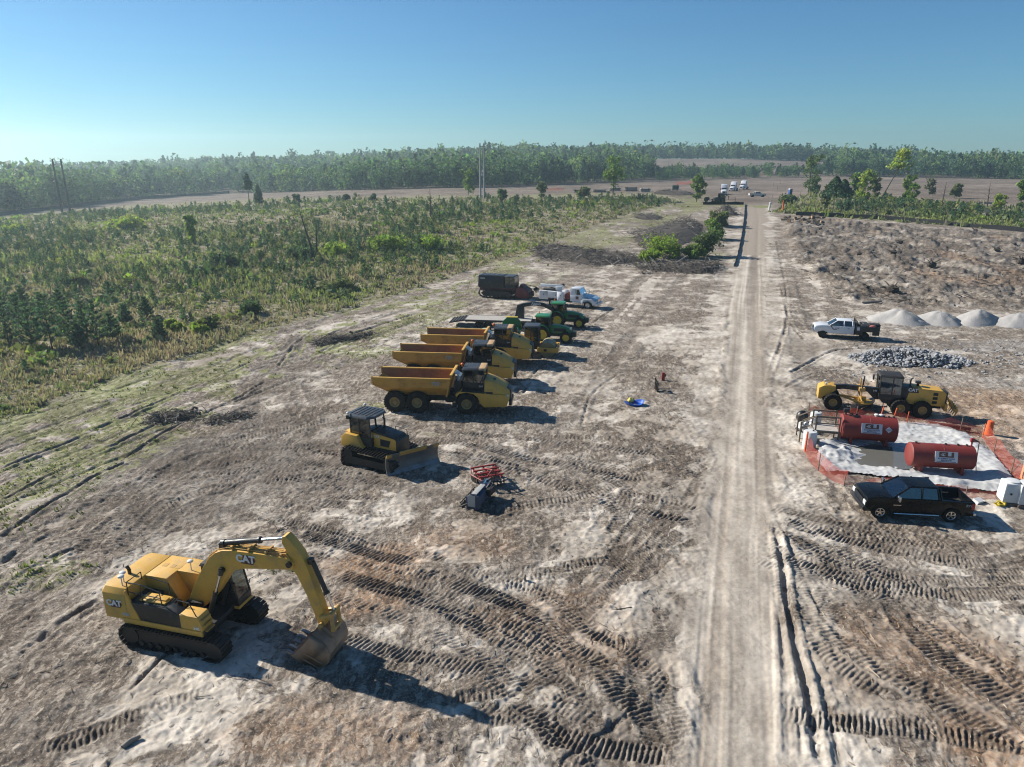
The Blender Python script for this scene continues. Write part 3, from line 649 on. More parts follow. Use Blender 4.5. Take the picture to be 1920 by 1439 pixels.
# cab
def cab(root, x0, x1, y0, y1, z0, zb, z1, tilt=.0, roofm=K, over=.06, pil=.07, rear=0., name='cab', lower=K, gl=None, glassz=None, seat=True):
    """a cab: lower body, posts, glass panes, roof, seat"""
    b = B(); b.bb(x0, x1, y0, y1, z0, zb); cb = b.build(name, lower, root, .02)
    b = B(); tx = [(x0, x0+rear), (x1, x1-tilt)]
    for xa, xb in tx+[((x0+x1)/2-.05, (x0+x1)/2-.05)]:
        for y in (y0+pil/2, y1-pil/2):
            b.limb([(xa+(pil/2 if xa == x0 else -pil/2), y, zb), (xb+(pil/2 if xa == x0 else -pil/2), y, z1)], [pil*.7, pil*.7], 4)
    for z in (zb+.03, z1-.05): b.bb(x0+rear*(z > zb+.1), x1-tilt*(z > zb+.1), y0+.01, y0+pil, z-.03, z+.03); b.bb(x0+rear*(z > zb+.1), x1-tilt*(z > zb+.1), y1-pil, y1-.01, z-.03, z+.03)
    b.build('cab_posts', K, cb)
    b = B(); e = .035
    for y in (y0+e, y1-e):
        b.add([(x0+.06, y, zb), (x1-.06, y, zb), (x1-tilt-.06, y, z1-.02), (x0+rear+.06, y, z1-.02)], [(0, 1, 2, 3)])
    b.add([(x1-e, y0+.06, zb), (x1-e, y1-.06, zb), (x1-tilt-e, y1-.06, z1-.02), (x1-tilt-e, y0+.06, z1-.02)], [(0, 1, 2, 3)])
    b.add([(x0+e, y0+.06, zb), (x0+e, y1-.06, zb), (x0+rear+e, y1-.06, z1-.02), (x0+rear+e, y0+.06, z1-.02)], [(0, 1, 2, 3)])
    b.build('window', gl or GLS, cb, smooth=0)
    b = B(); b.bb(x0-over+rear, x1+over-tilt, y0-over, y1+over, z1-.02, z1+.12, top=(.9, .88)); rf = b.build('roof', roofm, cb, .03)
    if seat:
        xm, ym = (x0+x1)/2-.1, (y0+y1)/2; b = B(); b.bb(xm-.25, xm+.25, ym-.27, ym+.27, zb-.02, zb+.12); b.box((xm-.3, ym, zb+.42), (.14, .5, .7), rot=Matrix.Rotation(-.15, 3, 'Y'))
        b.tube([(x1-.35, ym, zb-.05), (x1-.55, ym, zb+.25)], .04); b.build('seat', SEAT, cb, .03)
    return cb, rf
cb, rf = cab(t, .22, 1.92, .52, 1.45, 1.22, 1.55, 3.02, tilt=.28, lower=K)
b = B(); b.bb(.2, 1.95, .5, 1.47, 1.1, 1.24); b.build('cab_floor', Y, cb, .02)
b = B(); b.bb(1.85, 1.95, .3, .45, 2.1, 2.5); b.tube([(1.9, .55, 2.2), (1.9, .40, 2.3)], .02); b.build('mirror', K, t)
# boom, stick, bucket
top = [(.12, 1.85), (.5, 2.65), (1.05, 3.55), (1.45, 4.08), (1.75, 4.34), (2.1, 4.5), (2.6, 4.58), (4.0, 4.62), (5.15, 4.62), (5.42, 4.45)]
bot = [(5.4, 4.2), (5.2, 4.1), (4.0, 3.94), (2.95, 3.78), (2.45, 3.55), (2.05, 3.1), (1.5, 2.3), (1.0, 1.72), (.7, 1.48), (.35, 1.45), (.15, 1.6)]
b = B(); b.prism(top+bot, -.3, .3); bm_ = b.build('boom', Y, t, .03)
for x, w, z in ((5.25, .42, 4.38), (2.05, .46, 3.62)):
    b = B(); b.cyl((x, -w, z), (x, w, z), .125); b.build('pin', K, bm_)
b = B(); b.cyl((.4, -.5, 1.72), (.4, .5, 1.72), .13)
b.bb(.1, .85, -.46, -.34, 1.2, 1.85); b.bb(.1, .85, .34, .46, 1.2, 1.85); b.build('pin', K, bm_)
b = B()
for y in (-.18, -.06, .1, .22): b.tube([(.7, y, 3.0), (1.4, y, 4.12), (1.8, y, 4.44), (2.3, y, 4.62), (4.7, y, 4.70), (5.1, y*1.3, 4.78), (5.3, y*1.6, 4.5)], .022)
for x in (2.5, 3.3, 4.1, 4.8): b.bb(x, x+.08, -.27, .3, 4.62, 4.73)
b.build('hydraulic_pipe', YD, bm_)
for s in (-1, 1):
    b = B(); b.cyl((1.15, s*.42, 1.32), (1.62, s*.42, 2.52), .105, n=14); b.cyl((1.15, s*.42, 1.32), (1.2, s*.42, 1.45), .14, n=12)
    cy_ = b.build('boom_cylinder', K, t); b = B(); b.cyl((1.62, s*.42, 2.52), (2.05, s*.42, 3.62), .06, n=12); b.build('rod', CHR, cy_)
    b = B(); b.cyl((1.98, s*.42, 3.44), (2.08, s*.42, 3.7), .12, n=10); b.build('rod_end', K, cy_)
b = B(); b.cyl((1.98, 0, 4.68), (3.75, 0, 5.08), .12, n=14); b.cyl((3.72, 0, 5.07), (3.82, 0, 5.1), .15, n=12); b.cyl((1.95, 0, 4.67), (2.1, 0, 4.7), .16); b.bb(1.85, 2.1, -.12, .12, 4.4, 4.7)
cy_ = b.build('stick_cylinder', K, t); b = B(); b.cyl((3.8, 0, 5.1), (5.0, 0, 5.36), .068, n=12); b.build('rod', CHR, cy_)
b = B(); b.prism([(4.92, 5.22), (4.95, 5.5), (5.12, 5.56), (5.35, 5.35), (5.72, 4.85), (5.95, 4.3), (6.25, 3.2), (6.58, 1.95), (6.55, 1.66), (6.3, 1.6), (6.22, 1.75), (5.85, 2.9), (5.45, 3.85), (5.2, 4.15), (5.1, 4.4), (5.1, 4.9)], -.21, .21); st_ = b.build('stick', Y, t, .025)
b = B(); b.cyl((6.12, 0, 4.45), (6.62, 0, 3.1), .10, n=12); b.cyl((6.6, 0, 3.14), (6.63, 0, 3.06), .13, n=12); b.bb(5.95, 6.15, -.1, .1, 4.35, 4.6)
cy_ = b.build('bucket_cylinder', K, t); b = B(); b.cyl((6.62, 0, 3.1), (6.9, 0, 2.28), .055, n=10); b.build('rod', CHR, cy_)
b = B()
for s in (-.27, .27): b.limb([(6.9, s, 2.28), (6.4, s, 2.05)], [.09, .09], 6); b.limb([(6.9, s, 2.28), (6.95, s, 1.6)], [.09, .09], 6)
b.cyl((6.9, -.36, 2.28), (6.9, .36, 2.28), .09); b.cyl((6.42, -.4, 1.72), (6.42, .4, 1.72), .1); b.cyl((6.95, -.34, 1.58), (6.95, .34, 1.58), .09); b.build('linkage', YD, t)
RB = paint('worn_bucket', (.36, .26, .18), .5, .25, dirt=.7, dcol=(.30, .17, .11), scale=2.2)
out_ = [(6.25, 1.66), (6.75, 1.62), (7.0, 1.5), (7.28, 1.15), (7.34, .75), (7.2, .38), (6.9, .1), (6.45, .0), (5.9, .06), (5.72, .1)]
b = B(); b.sheet(out_, -.8, .8, -.05)
sp_ = out_+[(5.86, .3), (6.05, .85), (6.18, 1.3)]
for y in (-.8, .77): b.prism(sp_, y, y+.035)
for s in (-.3, .26): b.prism([(6.25, 1.6), (7.0, 1.5), (7.05, 1.62), (6.98, 1.72), (6.4, 1.86), (6.25, 1.78)], s, s+.05)
for z in (.25, .55): b.bb(6.3, 7.15, -.83, -.79, z, z+.05)
bk = b.build('bucket', RB, t, .01)
for i in range(5):
    y = -.68+i*.34; b = B(); b.prism([(5.78, .04), (5.78, .17), (5.5, .16), (5.36, .10)], y-.07, y+.07); b.build('tooth', STL, bk, .01)
HEX = paint('emblem_maroon', (.09, .03, .028), .4, dirt=.05)
def emblem(par, x, z, y, h, tx=0):
    b = B(); k = h; b.prism([(x-.2*k, z-.62*k), (x+1.35*k, z-.62*k), (x+1.75*k, z-.05*k), (x+1.4*k, z+.5*k), (x+.2*k, z+.5*k)], y-.008, y); b.build('emblem', HEX, par)
    text(par, 'lettering', 'CAT', 1.25*h, (x+.45*k, y-.02, z+.02*k), AX, AZ, WPT, .045*h, .008)
emblem(cw, -2.78, 1.95, -1.503, .31)
emblem(bm_, 3.05, 4.28, -.302, .36)
text(t, 'lettering', '340', .2, (1.35, -1.5, 1.42), AX, AZ, WPT, .006, .006)
b = B(); b.bb(-2.3, -1.95, -1.506, -1.502, 1.42, 1.56); b.build('decal', GRYL, cw)
bk.matrix_local = Matrix.Translation((6.42, 0, 1.60)) @ Matrix.Rotation(R(22), 4, 'Y') @ Matrix.Translation((-6.42, 0, -1.72))
t.scale = (.94,)*3; k = .94
place2(t, (-2.05*k, -1.65*k), (248, 1213), (2.05*k, -1.65*k), (396, 1243)); EXC = t
# ------------------------------------------------------------------ articulated dump trucks
t = thing('dump_truck', 'yellow articulated dump truck, closest to the bulldozer of the three, bed crusted with red dirt', 'dump truck', group='articulated dump trucks parked side by side')
for x in (0, -3.85, -5.6):
    for s in (-1, 1): wheel(t, x, s*1.12, .84, .62, RIMD, 'block', rimf=.47)
b = B(); b.bb(-6.4, -1.2, -.42, .42, .75, 1.25); b.bb(-1.3, 2.9, -.5, .5, .7, 1.2)
for x in (0, -3.85, -5.6): b.cyl((x, -.9, .84), (x, .9, .84), .22)
b.bb(-6.3, -3.2, -.75, -.45, .85, 1.15); b.bb(-6.3, -3.2, .45, .75, .85, 1.15)
b.cyl((-1.5, 0, .6), (-1.5, 0, 1.6), .4); b.build('chassis', KM, t, .02)
b = B()  # front body
prof = [(-.75, 1.05), (-.85, 1.6), (-.55, 1.82), (3.0, 1.62), (3.25, 1.25), (3.05, .72), (1.35, .62), (1.05, .95), (.85, 1.4), (.55, 1.66), (0, 1.78), (-.55, 1.66), (-.8, 1.35)]
for s in (-1, 1): b.prism(prof, s*1.36, s*.55)
fr = b.build('fender', Y, t, .04)
b = B(); b.bb(-.4, 1.5, -1.3, 1.3, 1.78, 1.86); b.build('platform', KM, t)
b = B()  # hood
def loft(secs, m=0):
    """cross-sections (x, half width low, half width high, z low, z high)"""
    vs = []; fs = []
    for x, a, c, z0, z1 in secs: vs += [(x, -a, z0), (x, -a*1.0, (z0+z1)/2), (x, -c, z1), (x, c, z1), (x, a, (z0+z1)/2), (x, a, z0)]
    for k in range(len(secs)-1):
        for i in range(6): fs.append((k*6+i, k*6+(i+1) % 6, k*6+6+(i+1) % 6, k*6+6+i))
    fs.append((0, 1, 2, 3, 4, 5)); fs.append(tuple(range(len(vs)-1, len(vs)-7, -1)))
    b.add(vs, fs, m)
loft([(1.35, 1.28, 1.02, 1.5, 2.72), (2.2, 1.24, .95, 1.45, 2.5), (2.9, 1.12, .8, 1.3, 2.1), (3.25, 1.0, .72, 1.2, 1.85)])
hd = b.build('hood', Y, t, .07)
b = B(); loft([(3.05, .80, .66, 1.0, 2.06), (3.34, .72, .6, 1.0, 1.84)]); b.bb(3.2, 3.42, -.95, .95, .7, 1.05); b.build('grille', K, t, .04)
for s in (-1, 1):
    b = B(); b.bb(2.55, 3.0, s*1.26-.02, s*1.26+.02, 1.32, 1.62); b.bb(2.95, 3.2, s*1.06-.03, s*1.06+.03, 1.36, 1.6); b.build('headlight', [LAMP], t, .02)
b = B(); b.bb(1.55, 2.05, -1.275, -1.262, 2.0, 2.02); b.bb(1.5, 2.0, -1.285, -1.27, 1.6, 1.85); b.bb(1.95, 2.15, -.3, -.1, 2.56, 2.62); b.build('vent', K, hd)
cb, rf = cab(t, -.35, 1.4, -.82, .82, 1.86, 2.35, 3.42, tilt=.12, roofm=ROOF, lower=K, gl=GLD)
b = B()
for i in range(6): b.bb(-.3+.2*i, -.26+.2*i, -.76, .76, 3.53, 3.56)
b.build('roof_rib', ROOF, rf)
b = B(); b.bb(.86, 1.42, -.88, .88, 3.38, 3.56, top=(.85, .9)); b.build('roof_front', paint('faded_visor', (.55, .34, .16), .5, dirt=.5), cb, .03)
for s in (-1, 1):
    b = B(); b.cyl((.9, s*.85, 2.3), (1.3, s*1.25, 2.9), .025, n=6); b.bb(1.2, 1.32, s*1.2-.14, s*1.2+.14, 2.6, 3.1); b.build('mirror', K, t)
b = B(); b.cyl((-.45, -.2, 3.5), (-.45, -.2, 3.6), .05); b.ell((-.45, -.2, 3.68), (.13, .13, .12)); b.build('beacon', AMB, t)
b = B(); b.box((-.75, -.35, 3.0), (.55, .9, .06), rot=Matrix.Rotation(R(35), 3, 'Y')); b.box((-.72, -.35, 2.6), (.1, .8, .8)); b.build('rear_mirror_panel', paint('pale_blue_panel', (.32, .42, .5), .2, dirt=.2), t, .01)
b = B()
for pts in ([(-.55, -1.28, 1.85), (-.55, -1.28, 2.7), (-.1, -1.28, 2.7), (.55, -1.28, 2.45), (.9, -1.28, 1.9)], [(-.1, -1.28, 1.85), (-.1, -1.28, 2.7)], [(-.6, -1.25, 1.1), (-.6, -1.25, 2.4)], [(-.95, -1.25, 1.1), (-.95, -1.25, 2.4), (-.6, -1.25, 2.4)]): b.tube(pts, .024)
for z in (.7, 1.0, 1.3): b.bb(-1.0, -.6, -1.35, -1.15, z, z+.04)
b.build('handrail', KM, t); b = B(); b.bb(-1.1, -.72, -1.36, -1.3, .55, .95); b.build('mud_flap', KM, t)
b = B(); b.cyl((-.72, -1.375, .6), (-.72, -1.375, .85), .05); b.build('reflector', LAMP, t)
b = B(); b.bb(-.95, -.5, -.9, .9, 1.3, 2.5); b.tube([(-.9, .7, 2.4), (-.9, .7, 3.3)], .08, 8); b.build('engine_rear', KM, t, .03)
CRST = paint('crusted_bed', (.34, .155, .07), .75, dirt=1., dcol=(.16, .085, .06), scale=.55, bump=.3)
# bed: floor, side walls, canopy, sloped tail
def bed(par):
    b = B(); h0, h1 = 2.08, 2.74; yb, yt = 1.42, 1.48
    for s in (-1, 1):
        b.add([(-1.35, s*yb, h0), (-6.7, s*yb, h0), (-7.25, s*yb, 2.5), (-7.25, s*yt, 2.80), (-1.2, s*yt, h1+.06), (-1.35, s*(yb-.1), h0), (-6.7, s*(yb-.1), h0), (-7.25, s*(yb-.1), 2.5), (-7.25, s*(yt-.12), 2.80), (-1.2, s*(yt-.12), h1+.06)],
              [(0, 1, 2, 3, 4), (5, 6, 7, 8, 9), (0, 1, 6, 5), (1, 2, 7, 6), (2, 3, 8, 7), (3, 4, 9, 8), (4, 0, 5, 9)]); b.m[-6] = 1
        # lower slope to the chassis
        b.add([(-1.5, s*.75, 1.32), (-5.9, s*.75, 1.32), (-6.7, s*yb, h0), (-1.35, s*yb, h0), (-1.5, s*.65, 1.40), (-5.9, s*.65, 1.40), (-6.7, s*(yb-.1), h0), (-1.35, s*(yb-.1), h0)],
              [(0, 1, 2, 3), (4, 5, 6, 7), (0, 1, 5, 4), (1, 2, 6, 5), (3, 0, 4, 7)]); b.m[-4] = 1
    b.bb(-5.9, -1.5, -.75, .75, 1.3, 1.42)
    b.add([(-5.9, -.75, 1.42), (-5.9, .75, 1.42), (-7.25, 1.3, 2.3), (-7.25, -1.3, 2.3), (-5.9, -.75, 1.32), (-5.9, .75, 1.32), (-7.3, 1.35, 2.2), (-7.3, -1.35, 2.2)], [(0, 1, 2, 3), (4, 5, 6, 7), (2, 3, 7, 6), (0, 4, 7, 3), (1, 5, 6, 2)])
    b.add([(-5.9, .75, 1.4), (-6.7, 1.38, 2.1), (-7.25, 1.38, 2.5), (-7.25, 1.3, 2.25)], [(0, 1, 2, 3)]); b.add([(-5.9, -.75, 1.4), (-6.7, -1.38, 2.1), (-7.25, -1.38, 2.5), (-7.25, -1.3, 2.25)], [(0, 1, 2, 3)])
    b.prism([(-1.5, 1.35), (-1.1, 3.05), (-1.2, 3.1), (-1.62, 1.38)], -1.36, 1.36)
    for s in (-1, 1): b.add([(-1.5, s*1.36, 2.2), (-1.12, s*1.44, 2.78), (-1.1, s*1.36, 3.05), (-1.2, s*1.36, 3.08), (-1.6, s*1.36, 2.2)], [(0, 1, 2, 3, 4)])
    o = b.build('dump_bed', [YR, CRST], par, .015)
    b = B()
    for s in (-1, 1): b.bb(-7.27, -1.2, s*1.42-.08, s*1.42+.08, 2.76, 2.86)
    b.bb(-1.25, -1.05, -1.42, 1.42, 3.05, 3.16); b.bb(-7.32, -7.2, -1.46, -1.36, 2.3, 2.9); b.bb(-7.32, -7.2, 1.36, 1.46, 2.3, 2.9); b.build('bed_rim', Y, o, .02)
    text(o, 'lettering', '730', .42, (-2.35, -1.475, 2.42), AX, AZ, GRYL, .014, .012)
    b = B(); b.bb(-3.6, -3.05, -1.468, -1.46, 2.36, 2.52); b.build('decal', paint('orange_decal', (.6, .25, .05), .5), o)
    return o
bd = bed(t); DIRTR = paint('caked_red_dirt', (.21, .10, .062), .95, dirt=.6, dcol=(.12, .075, .055), scale=1.3, bump=.6)
b = B(); nx, ny = 26, 12; vs = []; fs = []
for i in range(nx+1):
    for j in range(ny+1):
        x, y = -6.1+4.5*i/nx, -1.05+2.1*j/ny; e = max(0, abs(y)-.6)
        vs.append((x, y, 1.47+1.0*e+.10*float(fbm(np.array(x*1.5), np.array(y*1.5), 3))+.5*max(0, -5.7-x)))
for i in range(nx):
    for j in range(ny): k = i*(ny+1)+j; fs.append((k, k+ny+1, k+ny+2, k+1))
b.add(vs, fs); b.build('dirt_layer', DIRTR, bd, smooth=60)
b = B()
for s in (-.5, .5): b.cyl((-2.6, s, 1.0), (-2.0, s, 1.38), .09)
b.tube([(-1.4, -.3, 1.3), (-1.0, -.4, 1.5), (-.7, -.3, 1.3)], .04); b.tube([(-1.5, .2, 1.3), (-1.1, .3, 1.6), (-.7, .2, 1.4)], .04); b.build('hoist', KM, t)
text(cb, 'lettering', 'CAT', .17, (1.05, -.83, 2.12), AX, AZ, WPT, .006, .006)
TR = t
la, lb = (-5.6, -1.4), (0, -1.4)
place2(t, la, (743, 774), lb, (873, 778)); ang0 = t.rotation_euler.z
NOSE = (3.3, 0)
for k, (uv, lab, da) in enumerate((((967, 716), 'yellow articulated dump truck parked in the middle of the three', -.01), ((999, 680), 'yellow articulated dump truck parked next to the roller, furthest from the bulldozer', -.02))):
    c = copy_tree(TR); c['label'] = lab; put(c, P(*uv), NOSE, ang0+da)
# ------------------------------------------------------------------ bulldozer
t = thing('bulldozer', 'yellow crawler bulldozer with black hood and a wide angled steel blade', 'bulldozer')
for s in (-1, 1):
    cs = [(-1.35, .80, .40), (1.5, .5, .40), (1.2, .22, .2), (-1.55, .30, .26)]
    tr = belt(cs, s*1.12, .76, .2, gr=.07).build('track', TRK, t, smooth=0)
    b = B(); b.prism([(-1.3, .18), (1.3, .18), (1.55, .5), (1.2, .6), (-1.0, .66), (-1.5, .5)], s*1.12-.24, s*1.12+.24)
    b.cyl((-1.35, s*1.12-.27, .80), (-1.35, s*1.12+.27, .80), .33, n=20); b.cyl((-1.55, s*1.12-.25, .3), (-1.55, s*1.12+.25, .3), .2, n=16); b.cyl((1.5, s*1.12-.27, .5), (1.5, s*1.12+.27, .5), .34, n=20)
    b.build('track_frame', TRK, tr)
b = B(); b.bb(-1.75, 1.6, -.62, .62, .55, 1.15); b.build('chassis', KM, t, .03)
b = B(); b.prism([(-.05, .95), (1.65, .85), (1.7, 1.75), (1.5, 1.88), (-.05, 2.1)], -.52, .52); hd = b.build('engine_body', Y, t, .03)
b = B(); b.prism([(-.02, 2.08), (1.5, 1.88), (1.74, 1.72), (1.74, 1.8), (1.5, 1.99), (.3, 2.2), (-.02, 2.22)], -.56, .56); b.bb(1.62, 1.8, -.6, .6, .72, 1.84); b.build('hood', K, t, .03)
for s in (-1, 1):
    b = B(); b.prism([(.45, 1.3), (1.05, 1.28), (1.2, 1.72), (.45, 1.75)], s*.525-.004, s*.525+.004); b.build('vent', KM, hd)
text(hd, 'lettering', 'CAT', .2, (.2, -.53, 1.86), AX, AZ, WPT, .008, .006)
b = B(); b.prism([(-2.1, 1.1), (-2.05, 1.72), (-1.75, 1.95), (-.9, 1.9), (-.6, 1.3), (-.35, 1.1), (-.8, .95)], -1.05, -.55); b.prism([(-2.1, 1.1), (-2.05, 1.72), (-1.75, 1.95), (-.9, 1.9), (-.6, 1.3), (-.35, 1.1), (-.8, .95)], .55, 1.05); b.bb(-2.1, -1.3, -.55, .55, 1.1, 1.9); b.build('fuel_tank', Y, t, .04)
cb, rf = cab(t, -1.55, -.02, -.78, .78, 1.2, 1.75, 3.02, tilt=.05, lower=K, roofm=ROOF, gl=GLD, over=.02)
b = B(); oc = [(-1.75, -.55), (-1.4, -.95), (-.15, -.95), (.2, -.6), (.2, .6), (-.15, .95), (-1.4, .95), (-1.75, .55)]
b.prismz(oc, 3.02, 3.16, top=[(x*.96-.03, y*.92) for x, y in oc])
for i in range(6): b.bb(-1.5+.27*i, -1.45+.27*i, -.7, .7, 3.16, 3.19)
b.build('roof_cap', ROOF, cb, .02)
for x, y in ((-1.55, -.85), (-1.55, .85)):
    b = B(); b.ell((x, y, 3.22), (.1, .1, .08)); b.build('antenna', WPL, t)
b = B(); b.bb(-1.75, -1.5, -.85, -.6, 2.8, 3.02); b.build('work_lamp', K, t)
b = B(); b.tube([(.25, .3, 2.15), (.25, .3, 2.75), (.15, .3, 2.85)], .06, 10); b.build('exhaust_pipe', K, t)
for s in (-1, 1):
    b = B(); b.tube([(.9, s*.5, 2.0), (.9, s*.5, 2.3), (1.7, s*.5, 2.2), (1.75, s*.5, 1.85)], .02); b.build('handrail', K, t)
b = B()
for s in (-1, 1): b.limb([(.4, s*.68, .55), (1.5, s*.62, .55), (1.9, s*.3, .55)], [.12, .13, .14], 6)
b.bb(1.75, 2.05, -.35, .35, .4, .75); b.cyl((1.3, -.35, 1.15), (1.95, -.3, .8), .06); b.cyl((1.3, .35, 1.15), (2.1, .3, .8), .06); b.build('push_arm', YD, t, .02)
yaw = Matrix.Rotation(R(-30), 4, 'Z'); BLM = paint('scuffed_blade', (.20, .195, .185), .38, .55, dirt=.7, dcol=(.2, .15, .1), scale=1.8)
b = B(); pr = [(.30, .02), (.22, .12), (.10, .42), (.08, .75), (.16, 1.05), (.32, 1.27)]
b.sheet(pr, -1.75, 1.75, .06); b.bb(-.08, .06, -1.3, 1.3, .4, .8)
o = b.build('blade', BLM, t, .01); o.matrix_local = Matrix.Translation((2.3, 0, 0)) @ yaw
b = B(); b.sheet([(.17, 1.05), (.33, 1.28), (.36, 1.34)], -.9, .9, .075); b.sheet([(.17, 1.05), (.33, 1.28)], -1.75, -1.4, .08); b.sheet([(.17, 1.05), (.33, 1.28)], 1.4, 1.75, .08); b.build('blade_guard', YD, o)
b = B(); b.prism([(.24, .0), (.34, .02), (.2, .24), (.14, .22)], -1.77, 1.77); b.build('cutting_edge', STL, o)
t.scale = (1.05,)*3; put(t, P(727, 894), (1.68*1.05, -1.67*1.05), R(-25))
# ------------------------------------------------------------------ roller
t = thing('roller', 'yellow vibratory soil roller with a smooth steel drum and a dark cab', 'roller')
b = B(); b.lathe([(0, -1.02), (.62, -1.02), (.64, -1.06), (.76, -1.06), (.76, 1.06), (.64, 1.06), (.62, 1.02), (0, 1.02)], (1.55, 0, .76), n=40); b.build('drum', paint('drum_steel', (.36, .29, .15), .45, .25, dirt=.6), t)
b = B()
for s in (-1, 1): b.bb(.6, 2.6, s*1.2-.09, s*1.2+.09, .55, 1.02)
b.bb(2.42, 2.6, -1.11, 1.11, .45, 1.02); b.bb(.5, .72, -1.11, 1.11, .55, 1.02); b.build('drum_frame', Y, t, .03)
b = B(); b.bb(1.2, 1.5, -1.296, -1.29, .65, .9); b.build('decal', KM, t)
b = B(); b.bb(-.6, .5, -.4, .4, .6, 1.2); b.build('articulation', KM, t, .03)
for s in (-1, 1): wheel(t, -1.5, s*.86, .74, .58, YD, 'lug')
b = B(); b.bb(-2.9, -.75, -.62, .62, 1.0, 1.9, top=(.9, .85)); b.bb(-2.9, -.4, -1.0, 1.0, .85, 1.15); b.build('engine_hood', Y, t, .05)
cb, rf = cab(t, -.8, .65, -.75, .75, 1.1, 1.5, 2.95, lower=K, roofm=ROOF, gl=GLD, over=.1)
b = B(); b.tube([(.7, -.7, 1.2), (.7, -.7, 2.0), (.7, .7, 2.0), (.7, .7, 1.2)], .025); b.build('handrail', K, t)
b = B(); b.cyl((-1.6, .3, 1.9), (-1.6, .3, 2.45), .05); b.build('exhaust_pipe', K, t)
put(t, P(1044, 672), (2.5, -1.2), R(-8))
# ------------------------------------------------------------------ motor grader
t = thing('motor_grader', 'yellow and black motor grader parked by the fuel tanks, ripper at its back', 'motor grader')
for x, y in ((4.15, .98), (-.95, .98), (-2.55, .98)):
    for s in (-1, 1): wheel(t, x, s*y, .7, .42, RIMD, 'lug', rimf=.47)
for s in (-1, 1):
    b = B(); b.prism([(-3.0, .5), (-.5, .5), (-.4, .8), (-.9, .98), (-2.6, .98), (-3.1, .8)], s*.62, s*.76); b.build('tandem_case', KM, t, .02)
b = B(); b.cyl((4.15, -.8, .7), (4.15, .8, .7), .13); b.bb(3.85, 4.45, -.35, .35, .6, 1.15); b.bb(-4.0, -.2, -.45, .45, .75, 1.2); b.build('axle', KM, t, .02)
b = B(); b.prism([(5.05, .75), (5.3, .8), (5.3, 1.75), (4.9, 1.98), (4.0, 1.98), (4.0, 1.6), (4.5, 1.2), (4.9, 1.0)], -.62, .62); b.build('push_block', Y, t, .04)
b = B(); b.prism([(4.4, 1.45), (4.5, 1.95), (3.2, 2.05), (.6, 1.98), (.6, 1.0), (.9, 1.0), (1.5, 1.6), (3.4, 1.68)], -.2, .2); b.build('front_frame', K, t, .03)
text(t, 'lettering', '140', .2, (.95, .215, 1.75), NX, AZ, WPT, .008, .006)
# faces left in the picture, so its left side (+y) is the one seen
b = B()
for s in (-1, 1): b.limb([(3.6, .02*s, 1.05), (2.2, s*.55, .8), (1.7, s*.55, .75)], [.09, .09, .09], 6)
b.cyl((1.7, 0, .62), (1.7, 0, .74), .75, n=28); b.bb(1.5, 2.0, -.2, .2, .74, 1.1); b.build('drawbar', Y, t, .01)
b = B()
for s in (-1, 1): b.limb([(2.0, s*.55, 2.55), (2.0, s*.5, 1.75), (1.9, s*.5, .8)], [.05, .06, .045], 8)
b.bb(1.75, 2.2, -.62, .62, 1.7, 1.98); b.limb([(2.3, -.3, 1.9), (1.9, .7, .9)], [.06, .06], 8); b.build('lift_cylinder', YD, t)
b = B(); b.limb([(2.0, .55, 1.95), (2.0, .55, 2.75)], [.05, .05], 8); b.limb([(1.75, -.5, 1.95), (1.75, -.5, 2.75)], [.05, .05], 8); b.build('lift_link', K, t)
b = B(); b.sheet([(.12, .02), (.0, .12), (-.1, .35), (-.06, .6), (.04, .68)], -1.85, 1.85, .04); o = b.build('moldboard', STL, t); o.matrix_local = Matrix.Translation((1.75, 0, 0)) @ Matrix.Rotation(R(-38), 4, 'Z')
cb, rf = cab(t, -.95, .7, -.78, .78, 1.2, 1.62, 3.18, tilt=-.1, lower=K, roofm=KM, gl=GLD, over=.08, rear=.05)
b = B(); b.prism([(-.2, .8), (.4, .95), (.65, 1.25), (-.6, 1.25)], .3, .7); b.tube([(.0, .8, .6), (.0, .8, 1.2)], .03); b.tube([(.3, .8, .6), (.3, .8, 1.2)], .03); b.bb(0, .3, .7, .85, .6, .64); b.build('step', K, t)
b = B(); b.bb(-2.0, -.98, -.62, .62, 1.15, 2.38); b.build('engine_front', K, t, .03)
b = B(); b.prism([(-4.15, 1.0), (-1.3, 1.0), (-1.5, 2.05), (-1.72, 2.42), (-3.9, 2.3), (-4.2, 2.1)], -.66, .66); eh = b.build('engine_hood', Y, t, .04)
b = B()
for z in (1.3, 1.65, 2.0): b.bb(-3.6, -3.25, .662, .668, z-.12, z+.12)
b.build('vent', KM, eh)
b = B(); b.prism([(-1.32, 1.95), (-1.28, 2.42), (-2.05, 2.44), (-2.2, 2.0)], .655, .672); o = b.build('logo_panel', K, t); text(o, 'lettering', 'CAT', .36, (-1.75, .685, 2.2), NX, AZ, WPT, .012, .006)
b = B(); b.tube([(-1.6, .1, 2.38), (-1.6, .1, 2.95), (-1.75, .1, 3.1)], .06, 10); b.build('exhaust_pipe', KM, t)
b = B(); b.cyl((-2.2, -.1, 2.4), (-2.2, -.1, 2.62), .1); b.cyl((-2.2, -.1, 2.62), (-2.2, -.1, 2.78), .22, n=16); b.build('air_cleaner', K, t)
b = B(); b.bb(-4.35, -4.15, -.9, .9, .7, 1.3); b.limb([(-4.2, .4, 1.9), (-4.7, .4, 1.3), (-5.0, .4, .7)], [.07, .08, .07], 6); b.limb([(-4.2, -.4, 1.9), (-4.7, -.4, 1.3), (-5.0, -.4, .7)], [.07, .08, .07], 6)
b.bb(-5.1, -4.85, -1.0, 1.0, .75, .98)
for i in range(5): b.limb([(-5.0, -.9+.45*i, 1.2), (-5.05, -.9+.45*i, .7), (-4.9, -.9+.45*i, .35)], [.06, .06, .03], 6)
b.build('ripper', YD, t, .01)
